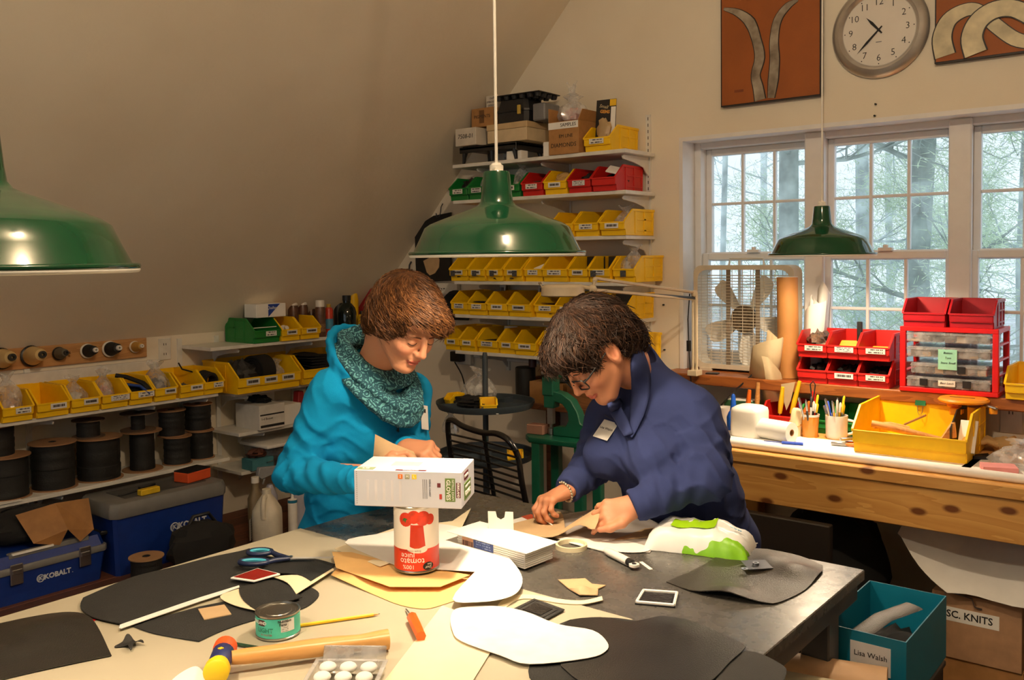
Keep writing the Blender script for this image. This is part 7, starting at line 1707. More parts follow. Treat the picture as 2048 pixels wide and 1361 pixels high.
PG = mat('press_green', (10, 84, 62), .4, var=.1)
ps = thing('press_stand', 'green steel stand carrying the bench press', 'stand', (-2.52, 3.55, 0), .1)
obj('stand_top', MB().prism([(-.185, -.06), (-.13, -.12), (.17, -.12), (.17, .12), (-.13, .12), (-.185, .06)], .79, .815, 'z'), PG, ps, bevel=.003)
for x, y in ((-.10, -.09), (.13, -.09), (-.10, .09), (.13, .09)):
 obj('leg', MB().box((x - .022, y - .022, 0), (x + .022, y + .022, .79)), PG, ps, bevel=.003)
obj('cross_bar', MB().box((-.10, -.10, .45), (.13, -.08, .48)), PG, ps)
obj('cross_bar', MB().cyl((-.09, -.115, .42), (.13, -.115, .42), .010, seg=8), STEEL, ps)
ap = thing('arbor_press', 'green cast iron bench press with a curved frame', 'press', (-2.52, 3.55, .816), .1)
fr = [(-.05, .0), (.16, .0), (.16, .045), (.10, .07), (.085, .12), (.05, .175), (.0, .205), (-.055, .215), (-.055, .26), (-.10, .26), (-.10, .13), (-.045, .13), (-.04, .165), (.0, .155), (.03, .12), (.035, .08), (.02, .05), (-.05, .04)]
obj('frame', MB().prism(fr, -.03, .03, 'y'), PG, ap, bevel=.004)
obj('ram', MB().box((-.09, -.015, .05), (-.06, .015, .33)), STEEL, ap, bevel=.002)
obj('ram_guide', MB().box((-.105, -.036, .19), (-.045, .036, .28)), PG, ap, bevel=.004)
obj('die', MB().lathe([(.0, 0), (.018, 0), (.018, .03), (.010, .035), (.010, .05), (0, .05)], 14, M=Matrix.Translation((-.075, 0, .0))), STEEL, ap)
obj('pivot_boss', MB().cyl((-.06, -.045, .29), (-.06, .045, .29), .028, seg=18), PG, ap)
obj('lever', MB().cyl((-.09, -.05, .30), (-.02, -.055, .31), .011, seg=10), STEEL, ap)
tag(obj('wood_block', MB().box((-.045, -.03, 0), (.045, .03, .045)), mat('pinkish_wood', (150, 110, 92), .7), loc=(-2.66, 3.52, .816), rot=(0, 0, .1), bevel=.002), 'small pinkish wooden block beside the press die', 'block')
ORANGE = mat('burnt_orange_canvas', (150, 80, 22), .6, var=.12, scale=5, bump=.2, bscale=120)
EDGE = mat('picture_edge_black', (30, 22, 18), .5)
IVORY = mat('ivory_paint', (206, 196, 164), .6, var=.25, scale=14)
GREYP = mat('grey_paint_horn', (170, 160, 142), .6, var=.35, scale=16, c2=(110, 96, 80))
def ribbon(t, name, pts, widths, m, y):
 P = [np.array(p, float) for p in pts]; n = len(P); L_, R_2 = [], []
 for i, p in enumerate(P):
  d = P[min(i + 1, n - 1)] - P[max(i - 1, 0)]; d = d / (np.linalg.norm(d) + 1e-9); w = widths[i] if len(widths) == n else np.interp(i / (n - 1), np.linspace(0, 1, len(widths)), widths)
  nn = np.array((-d[1], d[0])) * w / 2
  L_.append(p + nn); R_2.append(p - nn)
 mb = MB(); v = []; f = []
 for a, b in zip(L_, R_2): v += [(a[0], y, a[1]), (b[0], y, b[1]), (a[0], y + .002, a[1]), (b[0], y + .002, b[1])]
 for i in range(n - 1):
  o = 4 * i; f += [(o, o + 1, o + 5, o + 4), (o + 2, o + 6, o + 7, o + 3), (o, o + 4, o + 6, o + 2), (o + 1, o + 3, o + 7, o + 5)]
 mb.add(v, f)
 return obj(name, mb, m, t, smooth=60)
def picture(label, x0, x1, z0, z1):
 t = thing('painting', label, 'picture', ((x0 + x1) / 2, WALL_Y, (z0 + z1) / 2), group='orange canvases on the gable wall')
 w, h = (x1 - x0) / 2, (z1 - z0) / 2
 obj('canvas', MB().box((-w + .006, -.032, -h + .006), (w - .006, -.004, h - .006)), ORANGE, t)
 obj('frame', MB().box((-w, -.030, -h), (w, 0, -h + .008)).box((-w, -.030, h - .008), (w, 0, h)).box((-w, -.030, -h + .008), (-w + .008, 0, h - .008)).box((w - .008, -.030, -h + .008), (w, 0, h - .008)), EDGE, t)
 return t, w, h
t, w, h = picture('orange canvas with two pale upright horns above the fan window', -1.962, -1.482, 2.371, 2.90)
def q1(px): return [((x + 1.722), (z - 2.6355)) for x, z in px]
for pts, wd in ((q1([(-1.945, 2.83), (-1.875, 2.801), (-1.813, 2.745), (-1.781, 2.659), (-1.766, 2.577), (-1.786, 2.5), (-1.774, 2.441), (-1.764, 2.382)]), [.01, .03, .045, .04, .045, .04, .045, .05]), (q1([(-1.585, 2.806), (-1.633, 2.788), (-1.68, 2.734), (-1.697, 2.646), (-1.694, 2.556), (-1.701, 2.466), (-1.711, 2.385)]), [.008, .03, .035, .038, .042, .045, .03])):
 ribbon(t, 'painted_horn_shadow', spline(pts, 4), [x * 1.22 for x in wd], EDGE, -.0335)
 ribbon(t, 'painted_horn', spline(pts, 4), wd, GREYP, -.0355)
obj('signature', MB().box((-.17, -.033, -.205), (-.125, -.032, -.193)), mat('signature_print', (120, 56, 20), .6), t)
t, w, h = picture('orange canvas with looping pale horns beside the clock', -1.011, -.30, 2.443, 2.95)
lay = 0.0
def q2(px): return [((x + .6555), (z - 2.6965)) for x, z in px]
for pts, wd in ((q2([(-0.97, 2.469), (-0.982, 2.545), (-0.956, 2.612), (-0.896, 2.641), (-0.845, 2.629), (-0.787, 2.564), (-0.716, 2.498), (-0.647, 2.472)]), [.075, .07, .06, .05, .045, .05, .05, .045]), (q2([(-0.855, 2.46), (-0.87, 2.528), (-0.845, 2.589), (-0.788, 2.622), (-0.717, 2.614), (-0.64, 2.558)]), [.08, .075, .07, .065, .06, .06])):
 ribbon(t, 'painted_horn_shadow', spline(pts, 5), [x * 1.15 for x in wd], EDGE, -.0335 - lay)
 ribbon(t, 'painted_horn', spline(pts, 5), wd, IVORY, -.0355 - lay)
 lay += .005
ck = thing('wall_clock', 'round silver wall clock between the orange canvases', 'clock', (-1.237, WALL_Y, 2.62), rot=(PI/2, 0, 0))
SILV = mat('silver_clock_rim', (196, 192, 186), .3, .7)
obj('bezel', MB().lathe([(.0, 0), (.200, 0), (.203, .010), (.195, .022), (.180, .030), (.168, .036), (.160, .030), (.153, .020), (.0, .020)], 64), SILV, ck, smooth=30)
obj('dial', MB().lathe([(.0, .0205), (.150, .0205)], 64), mat('clock_dial', (222, 216, 206), .5, var=.02), ck)
for k in range(12):
 a = PI / 2 - (k + 1) * PI / 6
 text(str(k + 1), .040, INK, ck, (.118 * math.cos(a), .118 * math.sin(a), .0212), (0, 0, 0), name='numeral', bold=-.0004)
 obj('minute_dot', MB().lathe([(.0, .021), (.0025, .021), (.0025, .0215), (0, .0215)], 8, M=Matrix.Translation((.143 * math.cos(a), .143 * math.sin(a), 0))), INK, ck)
def hand(name, ang, l, w, z):
 a = PI / 2 - ang; c, s = math.cos(a), math.sin(a)
 P = [(-.02, -w * .5), (-.02, w * .5), (l * .55, w), (l, 0), (l * .55, -w)]
 obj(name, MB().prism([(x * c - y * s, x * s + y * c) for x, y in P], z, z + .001, 'z'), INK, ck)
hand('hour_hand', 2 * PI * (10 + 37.5 / 60) / 12, .078, .006, .023)
hand('minute_hand', 2 * PI * 37.5 / 60, .125, .005, .0245)
obj('hand_boss', MB().lathe([(.0, .022), (.006, .022), (.006, .027), (0, .027)], 14), INK, ck)
obj('maker_line', MB().box((-.012, -.052, .0208), (.012, -.049, .0212)), GREYT, ck)
obj('hanger_bump', MB().ball((-.075, .165, .03), (.02, .014, .012)), mat('dark_wood_bump', (60, 40, 30), .5), ck)
for k, (x, z) in enumerate([(-1.253, 2.309), (-1.257, 2.26), (-2.29, 1.42), (-2.286, 1.192)]):
 tag(obj('wall_nail', MB().cyl((x, 4.088, z), (x, 4.101, z), .004, seg=8), INK), ['small dark nail below the clock', 'smaller nail just above the window below the clock', 'dark screw in the wall beside the rack end', 'lower dark screw in the wall beside the rack end'][k], 'nail', 'nails in the gable wall')
# ================================================================ the two women
from mathutils.bvhtree import BVHTree
def V(*a): return np.array(a if len(a) > 1 else a[0], float)
class Field:
 """signed-distance volume on a grid; solids are blended in, then skinned as one surface"""
 def __init__(s, lo, hi, res):
  s.lo = V(lo); s.res = res
  s.n = np.ceil((V(hi) - s.lo) / res).astype(int) + 1
  s.ax = [s.lo[i] + np.arange(s.n[i]) * res for i in range(3)]
  s.d = np.full(s.n, 1.0, np.float32)
 def blk(s, lo, hi, m):
  a = np.clip(np.floor((V(lo) - m - s.lo) / s.res).astype(int), 0, s.n); b = np.clip(np.ceil((V(hi) + m - s.lo) / s.res).astype(int) + 1, 0, s.n)
  sl = tuple(slice(a[i], b[i]) for i in range(3))
  return sl, [s.ax[0][sl[0]][:, None, None], s.ax[1][sl[1]][None, :, None], s.ax[2][sl[2]][None, None, :]]
 def put(s, sl, n, k, sub=False):
  if n.size == 0: return
  o = s.d[sl]
  if sub:
   h = np.clip(.5 - .5 * (o + n) / k, 0, 1); s.d[sl] = o * (1 - h) - n * h + k * h * (1 - h)
  else:
   h = np.clip(.5 + .5 * (n - o) / k, 0, 1); s.d[sl] = n * (1 - h) + o * h - k * h * (1 - h)
 def ell(s, c, r, k=.01, R=None, sub=False):
  c = V(c); r = V(r); q = r.max()
  sl, P = s.blk(c - q, c + q, max(k, .02) + .02)
  P = [P[i] - c[i] for i in range(3)]
  if R is not None:
   P = [P[0] * R[0][i] + P[1] * R[1][i] + P[2] * R[2][i] for i in range(3)]
  k0 = np.sqrt(sum((P[i] / r[i]) ** 2 for i in range(3))) + 1e-6; k1 = np.sqrt(sum((P[i] / r[i] ** 2) ** 2 for i in range(3))) + 1e-6
  s.put(sl, k0 * (k0 - 1) / k1, k, sub)
 def cone(s, a, b, r1, r2, k=.01, flat=None, sub=False, ripple=None, cut=False):
  a, b = V(a), V(b); ba = b - a; q = max(r1, r2) * 1.35
  sl, P = s.blk(np.minimum(a, b) - q, np.maximum(a, b) + q, max(k, .02) + .02)
  P = [P[i] - a[i] for i in range(3)]; L2 = float(ba @ ba)
  hr = (P[0] * ba[0] + P[1] * ba[1] + P[2] * ba[2]) / L2
  h = np.clip(hr, 0, 1); Q = [P[i] - h * ba[i] for i in range(3)]
  if flat is not None:
   u = V(flat[0]); u = u / np.linalg.norm(u); dp = (Q[0] * u[0] + Q[1] * u[1] + Q[2] * u[2]) * (1 / flat[1] - 1)
   Q = [Q[i] + dp * u[i] for i in range(3)]
  r = r1 + (r2 - r1) * h
  if ripple is not None:
   amp, fr, ph, lo, hi, tw = ripple
   e = np.clip((h - lo) / .12, 0, 1) * np.clip((hi - h) / .12, 0, 1)
   r = r + amp * e * np.sin(fr * h + ph + tw * (Q[2] - .6 * Q[0]))
  n = np.sqrt(Q[0] ** 2 + Q[1] ** 2 + Q[2] ** 2) - r
  if cut: n = np.maximum(n, (hr - 1) * math.sqrt(L2))
  s.put(sl, n, k, sub)
 def chain(s, pts, rs, k=.01, flat=None, ripple=None):
  for i in range(len(pts) - 1): s.cone(pts[i], pts[i+1], rs[i], rs[i+1], k, flat, ripple=ripple)
 def warp(s, fn):
  X, Y, Z = s.ax[0][:, None, None], s.ax[1][None, :, None], s.ax[2][None, None, :]
  s.d += fn(X, Y, Z).astype(np.float32)
 def crease(s, c, R, dr, fr, amp, seed=0.0):
  c = V(c); sl, P = s.blk(c - R, c + R, 0); P = [P[i] - c[i] for i in range(3)]; dr = V(dr); dr = dr / np.linalg.norm(dr)
  t = P[0] * dr[0] + P[1] * dr[1] + P[2] * dr[2]
  w = 1 - np.abs(np.sin(fr * t + 1.3 * np.sin(31 * P[0] + 17 * P[1] + seed) + 1.1 * np.sin(23 * P[2] - 19 * P[1] + 2 * seed)))
  e = np.clip(1 - np.sqrt(P[0] ** 2 + P[1] ** 2 + P[2] ** 2) / R, 0, 1)
  s.d[sl] -= (amp * (w ** 2 - .35) * e ** .7).astype(np.float32)
 def skin(s):
  """surface nets: vertices (N, 3) and quads"""
  d = s.d; d[d == 0] = 1e-7
  ins = d < 0; n = [x - 1 for x in d.shape]
  cor = [(i, j, k) for i in (0, 1) for j in (0, 1) for k in (0, 1)]
  cnt = np.zeros(n, np.int8)
  for i, j, k in cor: cnt += ins[i:i+n[0], j:j+n[1], k:k+n[2]]
  act = np.argwhere((cnt > 0) & (cnt < 8))
  cv = np.stack([d[act[:, 0]+i, act[:, 1]+j, act[:, 2]+k] for i, j, k in cor], 1)
  acc = np.zeros((len(act), 3)); w = np.zeros(len(act))
  for a in range(8):
   for b in range(a + 1, 8):
    da = np.array(cor[b]) - np.array(cor[a])
    if np.abs(da).sum() != 1: continue
    m = (cv[:, a] < 0) != (cv[:, b] < 0)
    t = np.where(m, cv[:, a] / (cv[:, a] - cv[:, b] + 1e-12), 0)
    acc += m[:, None] * (np.array(cor[a])[None] + t[:, None] * da[None]); w += m
  v = s.lo + (act + acc / w[:, None]) * s.res
  ix = np.full(n, -1, np.int64); ix[tuple(act.T)] = np.arange(len(act))
  F = []
  for ax in range(3):
   o1, o2 = [(1, 2), (2, 0), (0, 1)][ax]
   sl0 = [slice(1, n[i]) for i in range(3)]; sl0[ax] = slice(0, n[ax])
   sl1 = list(sl0); sl1[ax] = slice(1, n[ax] + 1)
   A, B = ins[tuple(sl0)], ins[tuple(sl1)]
   e = np.argwhere(A != B)
   if not len(e): continue
   base = e.copy(); base[:, o1] += 1; base[:, o2] += 1
   def at_(du, dv):
    q = base.copy(); q[:, o1] -= du; q[:, o2] -= dv
    return ix[q[:, 0], q[:, 1], q[:, 2]]
   q = np.stack([at_(1, 1), at_(0, 1), at_(0, 0), at_(1, 0)], 1)
   fl = ~A[tuple(e.T)]
   q[fl] = q[fl][:, ::-1]
   F.append(q)
  F = np.concatenate(F); F = F[(F >= 0).all(1)]
  return v, F
def np_mesh(name, v, F, col=None):
 me = bpy.data.meshes.new(name)
 me.vertices.add(len(v)); me.vertices.foreach_set('co', v.astype(np.float32).ravel())
 me.loops.add(F.size); me.loops.foreach_set('vertex_index', F.astype(np.int32).ravel())
 me.polygons.add(len(F)); me.polygons.foreach_set('loop_start', np.arange(0, F.size, F.shape[1], dtype=np.int32)); me.polygons.foreach_set('loop_total', np.full(len(F), F.shape[1], np.int32))
 me.update(calc_edges=True); me.validate()
 if col is not None:
  a = me.color_attributes.new('tint', 'FLOAT_COLOR', 'POINT'); a.data.foreach_set('color', np.c_[col, np.ones(len(v))].astype(np.float32).ravel())
 me.shade_smooth()
 return me
def tint_material(name, rough=.5, sss=.0, bump=.0, bscale=300):
 m, nt, b = nodes_of(name)
 a = nd(nt, 'ShaderNodeAttribute'); a.attribute_name = 'tint'
 nt.links.new(a.outputs['Color'], b.inputs['Base Color']); b.inputs['Roughness'].default_value = rough
 b.inputs['Subsurface Weight'].default_value = sss; b.inputs['Subsurface Radius'].default_value = (.01, .004, .002); b.inputs['Subsurface Scale'].default_value = .5
 if bump:
  tc = nd(nt, 'ShaderNodeTexCoord'); n2 = nd(nt, 'ShaderNodeTexNoise'); n2.inputs['Scale'].default_value = bscale; nt.links.new(tc.outputs['Object'], n2.inputs['Vector'])
  bp = nd(nt, 'ShaderNodeBump'); bp.inputs['Strength'].default_value = bump; bp.inputs['Distance'].default_value = .002
  nt.links.new(n2.outputs['Fac'], bp.inputs['Height']); nt.links.new(bp.outputs['Normal'], b.inputs['Normal'])
 return m
SKIN = tint_material('skin', .55, .05, .10, 400)
def lin3(c): return V(*rgb(*c)[:3])
def frame(fwd, up):
 f = V(fwd); f = f / np.linalg.norm(f); u = V(up); l = np.cross(u, f); l /= np.linalg.norm(l); u = np.cross(f, l)
 return np.stack([f, l, u], 1)           # columns: forward, left, up
def head_frame(yaw, pitch, roll=0.0):
 """yaw in degrees from +x, pitch downwards, roll towards her left"""
 y, p = math.radians(yaw), math.radians(pitch)
 f = V(math.cos(y) * math.cos(p), math.sin(y) * math.cos(p), -math.sin(p)); l = V(-math.sin(y), math.cos(y), 0)
 u = np.cross(f, l); r = math.radians(roll)
 l2 = l * math.cos(r) + u * math.sin(r); u2 = u * math.cos(r) - l * math.sin(r)
 return np.stack([f, l2, u2], 1)
def build_head(neck_local, skin_c, full=1.0):
 """head, face and neck in head space: x forward, y left, z up"""
 F = Field((-.22, -.13, -.33), (.15, .13, .15), .0022)
 F.ell((-.015, 0, .035), (.095, .074, .085), .02)
 F.ell((.022, 0, -.035), (.062, .050 * full, .062), .03)
 F.cone((.035, 0, -.02), (.068, 0, -.082), .05, .022, .03)
 for s in (-1, 1):
  F.cone((-.005, s * .050 * full, -.03), (.060, s * .018, -.086), .020, .017, .03)
  F.ell((.060, s * .036, -.018), (.026, .022, .022), .025)
  F.ell((.074, s * .030, .034), (.014, .024, .009), .015)
  F.ell((.104, s * .031, .012), (.020, .020, .013), .012, sub=True)
  F.ell((.0735, s * .031, .011), (.0145, .0155, .0135), .004)
  F.ell((.0735, s * .031, .0125), (.0152, .0150, .0120), .003)
 F.cone((.090, 0, .026), (.1085, 0, -.012), .008, .0100, .012)
 F.ell((.1090, 0, -.015), (.0105, .0100, .0090), .008)
 for s in (-1, 1):
  F.ell((.0985, s * .0115, -.0190), (.0105, .0070, .0075), .006)
  F.ell((.1010, s * .0065, -.0265), (.0050, .0034, .0034), .003, sub=True)
 F.ell((.088, 0, -.040), (.012, .020, .012), .012)
 F.ell((.0945, 0, -.0465), (.0080, .0210, .0048), .004)
 F.ell((.0930, 0, -.0570), (.0085, .0185, .0060), .004)
 F.ell((.1040, 0, -.0515), (.0090, .0240, .0012), .003, sub=True)
 F.ell((.079, 0, -.086), (.017, .020, .015), .015)
 F.chain([(-.035, 0, -.03), (-.045, 0, -.09), tuple(neck_local)], [.056, .051, .058], .03)
 for s in (-1, 1):
  R = np.array([[.97, 0, -.25], [0, 1, 0], [.25, 0, .97]])
  F.ell((-.012, s * .082, .002), (.020, .011, .032), .005, R)
  F.ell((-.008, s * .093, .004), (.012, .008, .021), .004, R, sub=True)
  F.ell((-.006, s * .081, -.026), (.009, .007, .010), .005)
 v, q = F.skin()
 c = np.tile(lin3(skin_c), (len(v), 1))
 def paint(ctr, r, colr, a):
  e = np.exp(-(((v - V(ctr)) / V(r)) ** 2).sum(1) * 1.5)[:, None] * a
  c[:] = c * (1 - e) + lin3(colr) * e
 for s in (-1, 1):
  paint((.075, s * .042, -.022), (.03, .025, .022), (206, 118, 96), .35)
  paint((-.01, s * .085, .0), (.025, .014, .035), (206, 120, 96), .35)
 paint((.110, 0, -.018), (.014, .016, .014), (206, 118, 92), .35)
 lip = (np.abs(v[:, 1]) < .0225) & (v[:, 2] < -.0425 + .0 * v[:, 1]) & (v[:, 2] > -.0628) & (v[:, 0] > .088 - .35 * np.abs(v[:, 1])) & (((v[:, 1] / .0225) ** 2 + ((v[:, 2] + .0515) / .0115) ** 2) < 1)
 c[lip] = lin3((192, 104, 86))
 return v, q, c
def hair_cap(parts, cuts, crown, ridge=(.0025, 46, 9), res=.0028, seed=0):
 F = Field((-.19, -.16, -.17), (.16, .16, .19), res)
 for ctr, r, k in parts: F.ell(ctr, r, k)
 for ctr, r, k in cuts: F.ell(ctr, r, k, sub=True)
 cr = V(crown); cr /= np.linalg.norm(cr); e1 = np.cross(cr, V(0, 1, 0)); e1 /= np.linalg.norm(e1); e2 = np.cross(cr, e1)
 def rid(X, Y, Z):
  a = np.arctan2(X * e2[0] + Y * e2[1] + Z * e2[2], X * e1[0] + Y * e1[1] + Z * e1[2])
  p = X * cr[0] + Y * cr[1] + Z * cr[2]
  return ridge[0] * (np.sin(ridge[1] * a + ridge[2] * 8 * p + 2 * np.sin(3 * a + seed) + 1.5 * np.sin(40 * p + 5 * a)) + .6 * np.sin(ridge[1] * .43 * a - 60 * p + 2 + seed))
 F.warp(rid)
 v, q = F.skin()
 return v, q, cr, e1, e2
def strands(v, q, cr, e1, e2, n, rng, m_per=9, bias=0.0, rad=.0016, lift=.0015, wild=.0, curl=.35, tail=.02, phi=(.12, 2.6)):
 """locks lying on the hair volume, running out from the crown"""
 bv = BVHTree.FromPolygons([tuple(p) for p in v], [tuple(int(i) for i in f) for f in q])
 mb = MB()
 for i in range(n):
  a = rng.uniform(-PI, PI); p0 = rng.uniform(phi[0], phi[1] * .75); L = rng.uniform(.5, 1.0); bend = bias + rng.uniform(-curl, curl); pts = []; off = lift + rng.uniform(0, .003)
  for k in range(m_per):
   t = k / (m_per - 1); ph = p0 + L * t; aa = a + bend * t * t
   d = cr * math.cos(ph) + (e1 * math.cos(aa) + e2 * math.sin(aa)) * math.sin(ph)
   o = Vector((-.015, 0, .02)) + Vector(d) * .3
   hit, nr, *_ = bv.ray_cast(o, -Vector(d), .32)
   if hit is None or (pts and (hit - pts[-1]).length > .03): break
   pts.append(hit + nr * (off + wild * t * t * rng.uniform(.3, 1)))
  if len(pts) >= 4:
   if tail: pts.append(pts[-1] + (pts[-1] - pts[-2]).normalized() * tail * rng.uniform(.2, 1) + Vector((0, 0, -.002)))
   m = len(pts); mb.tube(pts, [rad * (.35 + .65 * math.sin(PI * min(1, (j + .6) / m))) for j in range(m)], 4)
 return mb
def hand_field(F, wrist, elbow, fwd, up, curls, thumb, side, spread=(.10, .03, -.04, -.12), s=1.0, sleeve_r=.03):
 """palm, four fingers with three bends each and a thumb. fwd: wrist to knuckles, up: back of the hand, side=+1 puts the thumb on its left"""
 M = frame(fwd, up); W = V(wrist); s = s * .95
 def P(x, y, z): return tuple(W + M @ (V(x, y * side, z) * s))
 F.cone(elbow, wrist, .040, .026, .02, (M[:, 2], .8))
 for (x0, y0, x1, y1, r) in ((.005, .016, .080, .026, .016), (.005, .004, .086, .008, .016), (.005, -.008, .082, -.010, .0155), (.005, -.016, .074, -.027, .014)):
  F.cone(P(x0, y0, 0), P(x1, y1, .002), r * s * .95, r * s * .78, .012)
 F.cone(P(.0, 0, 0), P(.03, 0, 0), .024 * s, .024 * s, .02, (M[:, 2], .72))
 tips = []
 for i, (by, bx, L) in enumerate(((.027, .082, .074), (.009, .088, .082), (-.010, .084, .076), (-.027, .075, .060))):
  a = 0.0; p = V(bx, by, .002); sp = spread[i]; pts = [p]; rs = [.0096, .0086, .0078, .0066]
  for j, fr in enumerate((.46, .30, .24)):
   a += curls[i][j]
   p = p + L * fr * V(math.cos(a) * math.cos(sp), math.cos(a) * math.sin(sp), -math.sin(a)); pts.append(p)
  W3 = [P(*q) for q in pts]
  if i == 3: rs = [x * .9 for x in rs]
  F.chain(W3, [r * s for r in rs], .004)
  F.ell(W3[0], (.0105 * s,) * 3, .008)
  tips.append((W3[-1], W3[-2]))
 tp = [V(.014, .020, -.006)] + [V(*q) for q in thumb]
 W3 = [P(*q) for q in tp]; F.chain(W3, [.017 * s, .0125 * s, .0102 * s, .0078 * s], .010)
 tips.append((W3[-1], W3[-2]))
 return tips, M
def merge(parts):
 vs_, fs_, cs_ = [], [], []; o = 0
 for v, q, c in parts:
  vs_.append(v); fs_.append(q + o); cs_.append(c); o += len(v)
 return np.concatenate(vs_), np.concatenate(fs_), np.concatenate(cs_)
def to_world(v, M, c): return v @ M.T + V(c)
def fabric(name, c, var=.10, rough=.95, bs=600, sheen=.0): return mat(name, c, rough, var=var, scale=9, bump=.25, bscale=bs, sheen=sheen, spec=.2)
def surf(bv, p, d):
 hit, nr, *_ = bv.ray_cast(Vector(p), Vector(d).normalized(), 1.0)
 return (hit, nr) if hit is not None else (Vector(p), -Vector(d).normalized())
def strip_on(bv, pts, d, off, rad, name, m, parent, flat=.4, n=8):
 P = [surf(bv, p, d) for p in spline(pts, n)]
 return obj(name, MB().tube([h + nr * off for h, nr in P], rad, 6, flat=flat, up=tuple(P[0][1])), m, parent, smooth=60)
def tag_on(bv, p, d, w, h, m, parent, txt=None, ts=.012, roll=0.0, up=(0, 0, 1)):
 hit, nr = surf(bv, p, d); u = Vector(up) - nr * nr.dot(Vector(up)); u.normalize(); l = u.cross(nr)
 Mx = Matrix.Translation(hit + nr * .004) @ Matrix(((l.x, u.x, nr.x, 0), (l.y, u.y, nr.y, 0), (l.z, u.z, nr.z, 0), (0, 0, 0, 1))) @ Matrix.Rotation(roll, 4, 'Z')
 o = obj('name_tag', MB().box((-w/2, -h/2, -.001), (w/2, h/2, .001)), m, parent, bevel=.0008)
 o.matrix_local = Mx
 if txt:
  text(txt, ts, INK, o, (0, .004, .0013), (0, 0, 0))
 return o
def legs(parent, pelvis, yaw, trouser_m, shoe_m, hipw=.17, off=.0):
 y = math.radians(yaw); f = V(math.cos(y), math.sin(y), 0); l = V(-math.sin(y), math.cos(y), 0); p = V(pelvis)
 F = Field(p - V(.34, .34, p[2]), p + V(.34, .34, .12), .010)
 F.ell(p + V(0, 0, -.02), (hipw, hipw, .12), .04)
 for s in (-1, 1):
  h = p + l * s * .09 + V(0, 0, -.06); kn = V(h[0], h[1], .47) + f * .02; an = V(h[0], h[1], .075) - f * .01
  F.cone(h, kn, .092, .066, .04); F.cone(kn, an, .064, .048, .03)
 v, q = F.skin(); obj('trousers', np_mesh('trousers', v - V(parent.location), q), trouser_m, parent)
 for s in (-1, 1):
  h = p + l * s * .09
  F = Field(V(h[0], h[1], .06) - .2, V(h[0], h[1], .06) + .2, .008)
  F.cone(V(h[0], h[1], .052) - f * .05, V(h[0], h[1], .045) + f * .12, .046, .042, .02); F.cone(V(h[0], h[1], .05) - f * .02, V(h[0], h[1], .11) - f * .02, .05, .046, .02)
  v, q = F.skin(); v[:, 2] = np.maximum(v[:, 2], .002); obj('shoe', np_mesh('shoe', v - V(parent.location), q), shoe_m, parent)
def lashes(parent, v, q, Mw, c, m_lash, m_brow, sides=(-1, 1)):
 bv = BVHTree.FromPolygons([tuple(p) for p in v], [tuple(int(i) for i in f) for f in q])
 M4 = Matrix(np.c_[Mw, c].tolist() + [[0, 0, 0, 1]])
 for s in sides:
  P = []
  for t in np.linspace(-1, 1, 9):
   hit, *_ = bv.ray_cast(Vector((.2, s * (.031 + t * .0140), .0060 + .0035 * t * t - .0015 * t)), Vector((-1, 0, 0)))
   if hit: P.append(M4 @ (hit + Vector((.0004, 0, 0))))
  obj('eyelashes', MB().tube(P, [.0006] + [.0014] * (len(P) - 2) + [.0012], 6), m_lash, parent, smooth=60)
  P = []
  for t in np.linspace(-1, 1, 9):
   hit, *_ = bv.ray_cast(Vector((.2, s * (.032 + t * .018), .0345 + .002 * t - .004 * t * t)), Vector((-1, 0, 0)))
   if hit: P.append(M4 @ (hit + Vector((.0004, 0, 0))))
  obj('eyebrow', MB().tube(P, [.0016] + [.0024] * (len(P) - 3) + [.0016, .0008], 6), m_brow, parent, smooth=60)
# ---------------------------------------------------------------- woman in the turquoise jacket
S1 = dict(zip('head neckb chest pelvis shR elR wrR haR shL elL wrL haL'.split(), [(-1.854, 1.84, 1.479), (-2.055, 1.889, 1.328), (-2.109, 1.925, 1.142), (-2.254, 1.956, 0.763), (-2.094, 1.765, 1.279), (-2.175, 1.688, 1.041), (-1.878, 1.67, 1.066), (-1.785, 1.722, 1.138), (-2.108, 2.11, 1.235), (-2.02, 2.018, 1.066), (-1.855, 1.833, 1.131), (-1.734, 1.79, 1.168)]))
pw = thing('person', 'woman in a turquoise fleece jacket and patterned scarf working at the table', 'person', (S1['pelvis'][0], S1['pelvis'][1], 0))
def under(p, root):                        # keep world placement of parts
 p.location = tuple(-V(root.location) + V(p.location)); return p
HM = head_frame(-9, 39, -4); HC = V(S1['head'])
nl = HM.T @ (V(S1['neckb']) + V(-.01, 0, -.02) - HC)
hv, hq, hc = build_head(nl, (208, 146, 110))
hw = to_world(hv, HM, HC)
def forearm_hand(sk, w, e, fwd, up, curls, thumb, side, **k):
 lo = np.minimum(V(w), V(e)) - .02; hi = np.maximum(V(w), V(e)) + .02
 tipbox = V(w) + V(fwd) / np.linalg.norm(V(fwd)) * .18
 lo = np.minimum(lo, tipbox) - .10; hi = np.maximum(hi, tipbox) + .10
 F = Field(lo, hi, .0022)
 tips, M = hand_field(F, w, e, fwd, up, curls, thumb, side, **k)
 v, q = F.skin(); c = np.tile(lin3(sk), (len(v), 1))
 for a, b in tips:
  c = c + (lin3((206, 116, 92)) - c) * (np.exp(-((v - V(a)) ** 2).sum(1) / .012 ** 2) * .4)[:, None]
 return (v, q, c), tips, M
wR = V(S1['wrR']); wL = V(S1['wrL'])
(r1, t1, M1) = forearm_hand((208, 146, 110), wR + (V(S1['haR']) - wR) * .30, S1['elR'], V(S1['haR']) - wR, V(-.35, -.45, .75), [(.5, .7, .4), (.5, .75, .4), (.55, .8, .4), (.6, .8, .4)], [(.05, .040, -.014), (.085, .040, -.026), (.108, .030, -.034)], 1)
